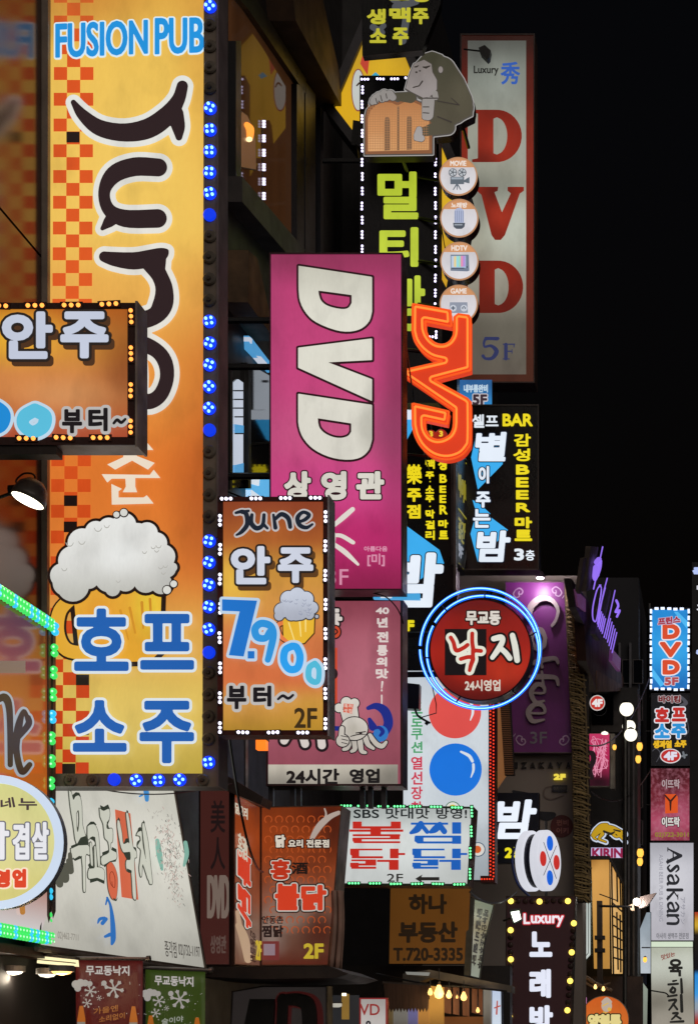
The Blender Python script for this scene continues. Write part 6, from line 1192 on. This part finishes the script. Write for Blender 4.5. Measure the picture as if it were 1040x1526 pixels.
S.art(ST(*arcs), '#dc8aa6', 0, 'graphic', cell=.3); MB().prism(bx(909.5, 1094, 916, 1176), frontal(0, 0, 27.55), .02, .15).build('side_trim', pm('#a8a298', .5), S)
S.art([CS([(875, 1122, 3), (883, 1124, 4), (884, 1135, 4), (878, 1146, 5), (882, 1160, 3)])], em('#2a1a20', .6), 0, 'graphic')
sv = TH('wall_lamp', 'small half round lamp above the crimson flower sign', 'lamp', frontal(901, 1094, 27.3).pt(901, 1094)); MB().lathe([(.01, .03), (.05, .01), (.055, -.015)], frontal(0, 0, 27.3).pt(901, 1093), 'z', 14).build('hood', em('#f4ead8', 1.6), sv); MB().tube([frontal(0, 0, 27.3).pt(901, 1090), frontal(0, 0, 27.6).pt(901, 1088)], .01).build('arm', BLK, sv)
gp = TH('street_lamp', 'street lamp post with three glowing white globes in the alley', 'street lamp', (wx(931, 26.5), 26.5, 0)); p_ = frontal(0, 0, 26.5)
MB().tube([(wx(931, 26.5), 26.5, 0), p_.pt(931, 1045)], .035).build('post', pm('#3a3836', .4, .5), gp)
for x, y, r, dy in ((933.6, 1057, 10.5, 0), (937, 1083, 10, .2), (939.8, 1095.5, 9.6, -.1)):
    c = frontal(0, 0, 26.4+dy).pt(x, y); k = r*26.4/F
    gl = MB().lathe([(k*math.sin(t_), -k*math.cos(t_)) for t_ in np.linspace(.1, 2.5, 14)], c, 'z', 20).build('globe', em('#fff8e4', 1.5, 0), gp, smooth=True)
    MB().lathe([(k*.62, k*.78), (k*.5, k*1.0), (k*.15, k*1.2)], c, 'z', 14).build('cap', pm('#1c1a18'), gp); MB().tube([c+Vector((0, .12, k*.9)), Vector((wx(931, 26.5), 26.5, c.z+k*.9))], .015).build('arm', pm('#1c1a18'), gp)
def lantern(x, y, r, Y, label, s=1.6, h='#ffb84a'):
    p = frontal(0, 0, Y).pt(x, y); k = r*Y/F; b = TH('lantern', label, 'lantern', p-Vector((0, 0, k*1.5)), 'amber lanterns in the alley')
    MB().lathe([(k*.5, -k*1.3), (k*.95, -k*.5), (k, k*.4), (k*.7, k*1.2)], p, 'z', 12).build('glass', em(h, s, .1), b); MB().lathe([(k*1.1, k*1.2), (k*.3, k*1.7)], p, 'z', 12).build('cap', BLK, b); MB().tube([p+Vector((0, 0, k*1.6)), p+Vector((0, .3, k*1.8))], .012, 5).build('arm', BLK, b)
for x, y, r, lb in ((953, 1113, 4.5, 'amber lantern, upper of the pair below the white globes'), (951, 1132, 4.2, 'amber lantern, lower of the pair below the white globes'), (954, 1272, 5, 'amber lantern, upper of the pair left of the white script sign'), (953.5, 1285, 4.4, 'amber lantern, lower of the pair left of the white script sign'), (915.5, 1114, 3, 'tiny amber lantern at the side of the crimson flower sign'), (872, 1266, 4, 'amber lantern beside the gold beast emblem'), (961, 1431, 3, 'amber lantern among the white panels at the lower right')): lantern(x, y, r, 27.2, lb)
# gold beast emblem and name plate
pl = frontal(905, 1250, 27); 
B = TH('emblem_sign', 'lit gold running beast emblem with white outline above a name plate', 'emblem', pl.pt(908, 1260))
beast = [CS([(884, 1246, 3), (890, 1240, 5), (900, 1236, 5.5), (912, 1237, 5.5), (922, 1241, 4.5), (930, 1244, 3.5)], [(890, 1243, 3), (885, 1249, 2), (889, 1252, 1.6)], [(898, 1244, 3), (893, 1251, 2), (898, 1254, 1.6), (903, 1256, 1.4)], [(922, 1244, 3), (927, 1250, 2), (932, 1256, 1.6)], [(912, 1242, 3), (918, 1248, 2), (924, 1247, 1.6)], [(888, 1238, 2.5), (896, 1231, 2.4), (905, 1230, 2)])]
def bart(sh, m, off, gr=0, th=0., nm='graphic'):
    mb = MB(); flat(mb, contours(sh, gr, .3), pl, off, th); mb.build(nm, m, B)
bart(beast, em('#c8d2e4', .95), 0, 2.4, .05, 'outline'); bart(beast, em('#1c1a16', .9), .054, .6); bart(beast, em('#b8921c', 1.0, .2), .058, -.3); bart([CS([(900, 1240, 1.5), (910, 1244, 2), (916, 1241, 1)], [(915, 1238, 1), (924, 1240, 1.4)])], em('#2a2418', .9), .062)
MB().tube([pl.pt(908, 1258, -.01), pl.pt(908, 1264, -.01)], .02).build('stem', BLK, B)
S = Sign('name_plate', 'small white lit name plate with maroon capitals under the gold beast', 'shop sign', (880, 1263, 930, 1280), 27, .06, pm('#3a3a44'), grad([(1263, '#c0b8e0'), (1280, '#cfc6e6')], 27), fw=.8); S.art([T('KIRIN', 882, 1264.5, 928, 1279, .9)], '#8a1c44')
# hexagonal white sign and orange disc, pole with the glaring lamp
S = Sign('hex_sign', 'white six sided sign with black outline half hidden behind the twig screen', 'shop sign', [(858, 1294), (873, 1297), (881, 1312), (881, 1424), (866, 1441), (856, 1441)], 25, .15, pm('#3a4a40'), grad([(1294, '#a8b2ac'), (1441, '#c4ccc6')], 25), fw=1.2)
lp = shrink([(850, 1296), (872, 1299), (879, 1313), (879, 1422), (865, 1438), (850, 1438)], 2.4); S.art([ST([(*p, .5) for p in lp+lp[:1]])], '#2a2e2c', 0, 'graphic'); S.art([ST(*[[(864+random.uniform(0, 8), 1303+k*2.4, .8), (864+random.uniform(0, 10), 1305+k*2.4, .6)] for k in range(12)])], '#1c1c1a', 0, 'graphic')
pp_ = TH('utility_pole', 'dark wooden post with clamps and a glaring lamp on its arm', 'pole', (wx(893, 25.5), 25.5, 0)); p_ = frontal(0, 0, 25.5)
MB().prism([(889, 1343), (897, 1343), (899, 1700), (891, 1700)], p_, 0, .09).build('post', pm('#33261c', .7, 0, .4), pp_); mb = MB()
for y in (1395, 1414): mb.prism(bx(886, y, 901, y+6), p_, .02, .11)
mb.build('clamp', pm('#241c18', .5), pp_); MB().tube([p_.pt(896, 1351), p_.pt(942, 1352)], .018).tube([p_.pt(893, 1333), p_.pt(920, 1343)], .008).build('arm', BLK, pp_)
c = p_.pt(949, 1345, .05); k = 25.5/F
MB().lathe([(5.5*k*math.sin(t_), -5.5*k*math.cos(t_)) for t_ in np.linspace(.1, 3.0, 10)], c, 'z', 14).build('lamp_glass', em('#fff4e0', 7, 0), pp_, smooth=True)
MB().prism([(946, 1350), (954, 1337), (978, 1331), (965, 1350), (955, 1354)], frontal(0, 0, 25.6), 0, .12).build('reflector', pm('#8a7a78', .3, .4, .2), pp_); MB().prism([(937, 1350), (944, 1347), (945, 1358), (940, 1357)], p_, 0, .05).build('second_lamp', em('#c8a888', 1.0), pp_)
ql = bpy.data.lights.new('pole_lamp', 'POINT'); ql.energy = 14; ql.shadow_soft_size = .06; ql.color = (1, .92, .8); o = bpy.data.objects.new('pole_lamp', ql); COL.objects.link(o); o.parent = pp_.root; o.location = c+Vector((0, -.15, 0))-pp_.base
S = Sign('round_sign', 'round orange sign with a grey cartoon print and yellow lettering at the bottom edge', 'shop sign', disc(901, 1521, 36.5), 24.6, .12, pm('#5a3a20'), grad([(1485, '#c85c20'), (1526, '#d06a28')], 24.6, (), .92), fw=1.2, frame=pm('#b8a088', .4))
S.art([EL(904, 1500, 8, 9), CS([(898, 1494, 2), (904, 1489, 2), (910, 1494, 2)])], '#b8a898', 0, 'graphic'); S.art([EL(908, 1505, 3), CS([(898, 1500, .8), (906, 1496, .8)], [(899, 1509, .8), (910, 1512, .8)])], '#d8b050', 0, 'graphic')
a = [T('양철통', 876, 1512, 926, 1534, 1.6)]; S.art(a, '#3a3018', 1.8, 'lettering_border'); S.art(a, '#e0d08a')
for x, y, lb in ((871, 1463, 'small bright bulb on the branch left of the orange disc sign'), (887, 1472, 'small bright bulb above the left of the orange disc sign'), (899, 1475, 'small bright bulb right above the orange disc sign')): bulb_thing(x, y, 2.6, 3, 25.2, lb, 'small bulbs above the orange disc')
mb = MB().tube([frontal(0, 0, 25.3).pt(*p) for p in curve([(862, 1462), (872, 1457), (886, 1466), (900, 1472), (912, 1478)])], .03, 6).tube([frontal(0, 0, 25.3).pt(*p) for p in curve([(866, 1460), (880, 1470), (895, 1470), (910, 1466)])], .02, 6)
tag(mb.build('bare_branch', pm('#6a5848', .7)), 'knotted bare branch carrying small bulbs above the orange disc sign', 'branch')
nn = TH('neon_sign', 'tiny pink and orange neon squiggle left of the orange disc sign', 'neon sign', frontal(868, 1500, 25).pt(868, 1502)); p_ = frontal(0, 0, 25)
MB().tube([p_.pt(*q_) for q_ in curve([(865, 1500), (866, 1486), (869, 1494), (872, 1487), (872, 1500)])], .016, 6).build('pink_tube', em('#e08ac8', 1.6), nn); MB().tube([p_.pt(866, 1497), p_.pt(871, 1500)], .02, 6).build('orange_tube', em('#e0602a', 1.2), nn); MB().prism(bx(863, 1484, 874, 1504), p_, -.03, .05).build('backing', BLK, nn)
S = Sign('lit_sign', 'white lit panel turned sideways left of the lower right white signs', 'lit panel', [(953, 1385), (963, 1360), (970, 1360), (970, 1452), (954, 1452)], 29.0, .1, pm('#4a4a50'), grad([(1360, '#8a96a0'), (1452, '#b4bcc4')], 29), fw=.6); S.art([RC(956, 1412, 969, 1414)], '#2c2c30', 0, 'graphic')
S = Sign('lit_sign', 'pale green grey slab leaning sideways below the white lit panel', 'lit panel', [(954, 1460), (965, 1475), (962, 1640), (952, 1640)], 28.5, .1, pm('#4a4a50'), grad([(1460, '#8a9488'), (1540, '#7a8074')], 28.5), fw=0)
bb = TH('wall_panel', 'dim brown wall panel behind the orange disc sign', 'wall', frontal(920, 1560, 27.5).pt(920, 1640)); MB().prism(bx(866, 1456, 958, 1640), frontal(0, 0, 27.9), 0, .05).build('panel', pm('#3a2a26', .6), bb)
# ================================================================ COLUMN OF HANGING SIGNS AT THE RIGHT
Y = 30
S = Sign('dvd_sign', 'small bright blue DVD sign with white lamp edge at the right', 'shop sign', (968, 906, 1028, 1030), Y, .2, pm('#101420'), grad([(908, '#1f86d0'), (970, '#2a9ae0'), (1028, '#1a6cb8')], Y, [(1000, 965, 30, 40, '#42aee8', .6)], .97, .06), fw=3, frame=pm('#0c1226'))
S.art([PG([(972, 996), (990, 1020), (984, 1024), (972, 1008)]), PG([(1010, 912), (1024, 926), (1024, 938), (1004, 912)])], '#4ab0e8', 0, 'graphic')
a = [T('D', 987, 930, 1013, 953, 2.2), T('V', 983, 957, 1015, 980, 2.2), T('D', 987, 984, 1013, 1006, 2.2)]; S.art(a, '#e2e2e8', 1.8, 'lettering_border'); S.art(a, '#d24a2a'); a = [T('프린스', 982, 920, 1014, 931, .6, 0, [(981, 922), (1013, 919), (1013, 928), (981, 932)])]; S.art(a, '#b8a8c0', 1, 'lettering_border'); S.art(a, '#a02a40'); a = [T('5F', 990, 1010, 1011, 1022, .9)]; S.art(a, '#c8c4d0', 1, 'lettering_border'); S.art(a, '#b04a50')
pod_ = lambda: MB().box(-.05, .05, -.02, 0, -.03, .03)
WD = [em('#dfeaff', 1.5, 0)]
leds(S, MB().box(-.018, .018, -.03, 0, -.034, .034), WD, [(970, 912+9.4*k) for k in range(13)]+[(1026, 912+9.4*k) for k in range(13)], .014); leds(S, MB().box(-.034, .034, -.03, 0, -.018, .018), WD, [(978+9.6*k, 908) for k in range(5)]+[(978+9.6*k, 1028) for k in range(5)], .014)
S = Sign('hof_sign', 'black sign with red and blue outlined lettering and a red 4F oval at the right', 'shop sign', (970, 1034, 1028, 1142), Y, .2, pm('#1a1a20'), em('#0d0d12', 1, .2), fw=1, frame=pm('#3a3a40'))
S.art([CS([(972, 1120, .4), (978, 1116, .6), (984, 1124, .6), (978, 1136, .4)], [(1024, 1075, .5), (1026, 1090, .5), (1020, 1098, .5)], [(1016, 1040, 2), (1022, 1048, 3), (1014, 1052, 2)])], '#4a4a52', 0, 'graphic')
a = [T('바이킹', 981, 1037, 1014, 1048, .6)]; S.art(a, '#a8a0a4', .9, 'lettering_border'); S.art(a, '#6a1c20')
a = [T('호', 976, 1055, 997, 1077, 1.5), T('프', 1001, 1055, 1022, 1076, 1.5)]; b = [T('소', 975, 1079, 998, 1101, 1.5), T('주', 1000, 1079, 1022, 1101, 1.5)]; S.art(a+b, '#dcdce4', 1.7, 'lettering_border'); S.art(a, '#b82a26'); S.art(b, '#2a8ed0'); S.art([T('생과일', 973, 1104, 1001, 1116, .8), T('소주', 1005, 1104, 1023, 1115, .8)], '#e0b020')
S.art([EL(999, 1127.5, 15, 10.5)], '#dcd6d8', .5, 'graphic'); S.art([EL(999, 1127.5, 14, 9.6)], '#b82a2a', 0, 'graphic'); S.art([T('4F', 989, 1121, 1009, 1134, 1.1)], '#d8d6e4'); S.art([CS([(1018, 1122, 1.5), (1020, 1130, 1.5)], [(1016, 1128, 1.5), (1023, 1126, 1.5)])], '#6a7076', 0, 'graphic')
S = Sign('red_sign', 'mottled crimson sign with an orange folded shape between two small words', 'shop sign', (969, 1145, 1028, 1254), Y, .2, pm('#3a2024'), grad([(1145, '#5a1420'), (1190, '#7a2434'), (1225, '#b04a66'), (1254, '#8a3044')], Y, [(1015, 1205, 25, 40, '#b85a76', .6), (985, 1235, 20, 20, '#c06a84', .5), (1000, 1160, 40, 40, '#3a0e16', .7)], .85, .1, cloud=('#c07a8c', .45, 14)), fw=.8)
S.art([PG([(991, 1184), (1007, 1184), (1010, 1188), (1010, 1212), (991, 1213)])], '#d2501c', 0, 'graphic'); S.art([ST([(991, 1186, 1.2), (999, 1195, 1.6)], [(1007, 1186, 1.2), (999, 1195, 1.6)], [(999, 1195, 1.8), (999, 1208, 1)])], '#3a140c', 0, 'graphic')
a = [T('이뜨락', 986, 1218, 1013, 1233, .5)]; S.art(a, '#2a1018', .9, 'lettering_border'); S.art(a, '#d0ccc8'); S.art([T('이뜨락', 986, 1162, 1013, 1176, .4)], '#a89498'); S.art([T('02)722-3011', 976, 1241, 1026, 1250, .3)], '#8a7a2a')
S = Sign('script_sign', 'white lit sign with black letters running sideways down it', 'shop sign', (968, 1256, 1034, 1403), Y-.1, .2, pm('#5a5a60'), grad([(1256, '#a4a4ac'), (1300, '#c4c4cc'), (1403, '#b4b2ba')], Y, [(1000, 1320, 40, 60, '#d4d4da', .6)], .97, .04), fw=.8)
asa = [ST([(1014, 1276, 2.6), (996, 1266, .9)], [(1014, 1276, 2.8), (995, 1285, 2.6)], [(1003, 1270, .8), (1003, 1281, 1)], [(995, 1264, .8), (995, 1269, .8)], [(995, 1281, .8), (995, 1288, .8)]),
       CS([(1007, 1300, 1), (1011, 1296, 1.6), (1009, 1291, 2), (1004, 1295, 2.4), (999, 1299, 2), (995, 1294, 1.6), (998, 1290, 1)]),
       CS([(1007, 1305, 1.5), (1011, 1311, 1.6), (1007, 1317, 2.2), (996, 1317, 2.2), (995, 1320, 1)], [(1005, 1316, 1), (1001, 1306, 2), (996, 1307, 2), (996, 1313, 1.4), (1000, 1316, 1)]),
       ST([(1016, 1327, 2.4), (995, 1327, 2.4)], [(1003, 1328, 1), (1010, 1338, .9)], [(1004, 1330, 1.6), (995, 1340, 2.2)], [(1010, 1334, .7), (1010, 1341, .7)], [(995, 1336, .7), (995, 1343, .7)]),
       CS([(1007, 1346, 1.5), (1011, 1352, 1.6), (1007, 1358, 2.2), (996, 1358, 2.2), (995, 1361, 1)], [(1005, 1357, 1), (1001, 1347, 2), (996, 1348, 2), (996, 1354, 1.4), (1000, 1357, 1)]),
       CS([(1010, 1365, 2.2), (995, 1365, 2.2)], [(1006, 1366, 1), (1011, 1371, 1.4), (1008, 1377, 2.2), (995, 1377, 2.2)], [(995, 1362, .7), (995, 1368, .7)])]
S.art(asa, '#22242a'); S.art([T('ASAHI BEER PUB & DINING', 0, 0, 1, 1, 0, 0, [(988, 1274), (988, 1374), (982, 1374), (982, 1274)]), T('アサカン', 0, 0, 1, 1, .1, 0, [(1021, 1338), (1021, 1378), (1014, 1378), (1014, 1338)])], '#8e8e98'); S.art([T('아사히 생맥주 전문점', 978, 1391, 1026, 1400, .15)], '#6a6a70')
S = Sign('brush_sign', 'greyish white sign with black brush lettering at the lower right corner', 'shop sign', [(969, 1412), (1033, 1412), (1037, 1640), (972, 1640)], Y-.2, .2, pm('#5a564e'), grad([(1412, '#b0b4a4'), (1440, '#c0c4b8'), (1490, '#8a867a'), (1526, '#9a9488'), (1600, '#8a8478')], Y, [(980, 1495, 30, 20, '#6a645a', .5), (1020, 1430, 30, 20, '#c8ccc0', .5)], .95, .05), fw=.8)
br = [T('육', 996, 1430, 1017, 1456, .9), CS([(1003, 1463, 1.5), (1008, 1462, 1)], [(996, 1468, 1.6), (1010, 1467, 1.6)], [(1002, 1473, 1.8), (999, 1478, 1.8), (1004, 1480, 1.8), (1006, 1475, 1.6), (1002, 1472, 1.4)], [(995, 1486, 1.2), (1008, 1484, 1.6)], [(1015, 1460, 1.6), (1016, 1480, 2)]), CS([(997, 1492, 1.6), (1007, 1491, 1.8), (1003, 1498, 1.6), (997, 1506, 1.2)], [(1003, 1497, 1.4), (1009, 1505, 1.6)], [(1015, 1484, 2), (1016, 1508, 2.2)]), CS([(1003, 1511, 1.6), (1010, 1511, 1.4), (1001, 1520, 1.2)], [(1006, 1514, 1.2), (1014, 1519, 1.6)], [(999, 1524, 1.2), (1018, 1523, 1.8)])]
S.art(br, '#1c1c1a', .2); S.art([T('맛있는', 0, 0, 1, 1, .3, 0, [(985, 1424), (1005, 1419), (1006, 1425), (986, 1432)])], '#8a5248')
st_ = TH('strip_light', 'pale green white glowing strip between the two white signs at the lower right', 'lit strip', frontal(1000, 1411, 30).pt(1000, 1411)); MB().prism(bx(970, 1404, 1032, 1411.4), frontal(0, 0, 30), 0, .15).build('strip', em('#d2e0c8', 1.0, .1), st_); mb = MB(); mb.prism(bx(970, 1403.2, 1032, 1404), frontal(0, 0, 29.98), 0, .15); mb.build('rail', pm('#4a4a44'), st_)
tag(MB().tube([frontal(0, 0, 29.6).pt(*p) for p in curve([(970, 1477), (982, 1479), (992, 1481), (997, 1486)])], .012, 6).build('twig_wire', BLK), 'thin black wire crossing the greyish brush lettered sign', 'wire')
mb = MB()
for y in (960, 1090, 1200, 1330, 1470): mb.tube([frontal(0, 0, 30.1).pt(1020, y), frontal(0, 0, 30.1).pt(962, y)], .02, 6)
mb.tube([frontal(0, 0, 30.3).pt(967, 900), frontal(0, 0, 30.3).pt(967, 1640)], .04, 8)
tag(mb.build('sign_post', BLK), 'black steel post and arms carrying the sign column at the right', 'post')
S = Sign('edge_sign', 'sliver of a black sign with blue white letters at the right edge', 'shop sign', (1031, 838, 1100, 1010), 36, .2, BLK, pm('#050508'), fw=0); S.art([T('국밥', 1032, 845, 1064, 859, 1.5), T('8', 1037, 968, 1049, 976, 1)], '#b0c0f0'); S.art([T('명', 1038, 872, 1060, 884, 1), T('가', 1038, 900, 1060, 912, 1)], '#c8c8d0')
S = Sign('edge_sign', 'sliver of a multicoloured lit sign low at the right edge', 'shop sign', (1035, 1360, 1090, 1640), 36, .2, BLK, grad([(1360, '#a83a22'), (1378, '#c8a030'), (1395, '#1a1410'), (1445, '#0c0c12'), (1456, '#2a86d0'), (1480, '#3a94d8'), (1500, '#8a9aa8'), (1526, '#a83020')], 36), fw=0)

def cable(pts, r, label):
    tag(MB().tube([Vector(p) for p in pts], r, 5).build('cable', BLK), label, 'cable')
def sag(a, b, d, n=16): return [Vector(a).lerp(Vector(b), t_)-Vector((0, 0, d*4*t_*(1-t_))) for t_ in np.linspace(0, 1, n)]
q_ = lambda x, y, Y: frontal(0, 0, Y).pt(x, y)
cable(sag(q_(341, 1095, 12.5), q_(392, 1300, 15.0), .25), .01, 'loose cable hanging below the price sign in front of the dark gap')
cable([q_(*p, 15.7) for p in [c[:2] for c in curve([(556, 884), (575, 890), (588, 902), (596, 915), (601, 930)])]], .006, 'fine dark wire crossing the top right corner of the octopus cook sign')
cable(sag(q_(601, 480, 16.2), q_(640, 700, 20.0), .2), .008, 'dark cable dropping behind the red neon letters')
cable(sag(q_(690, 420, 21.6), q_(655, 320, 18.9), .3), .007, 'thin cable looping between the round picture signs and the tall cream sign')
cable(sag(q_(700, 1330, 17.3), q_(770, 1330, 19.6), .12), .01, 'black cable from the green lamped sign to the karaoke board')
cable(sag(q_(855, 1100, 24), q_(968, 1010, 29.5), .5), .012, 'black cable spanning the alley above the white globes')
cable(sag(q_(880, 1180, 26), q_(968, 1150, 29.8), .3), .01, 'lower black cable spanning the alley below the white globes')
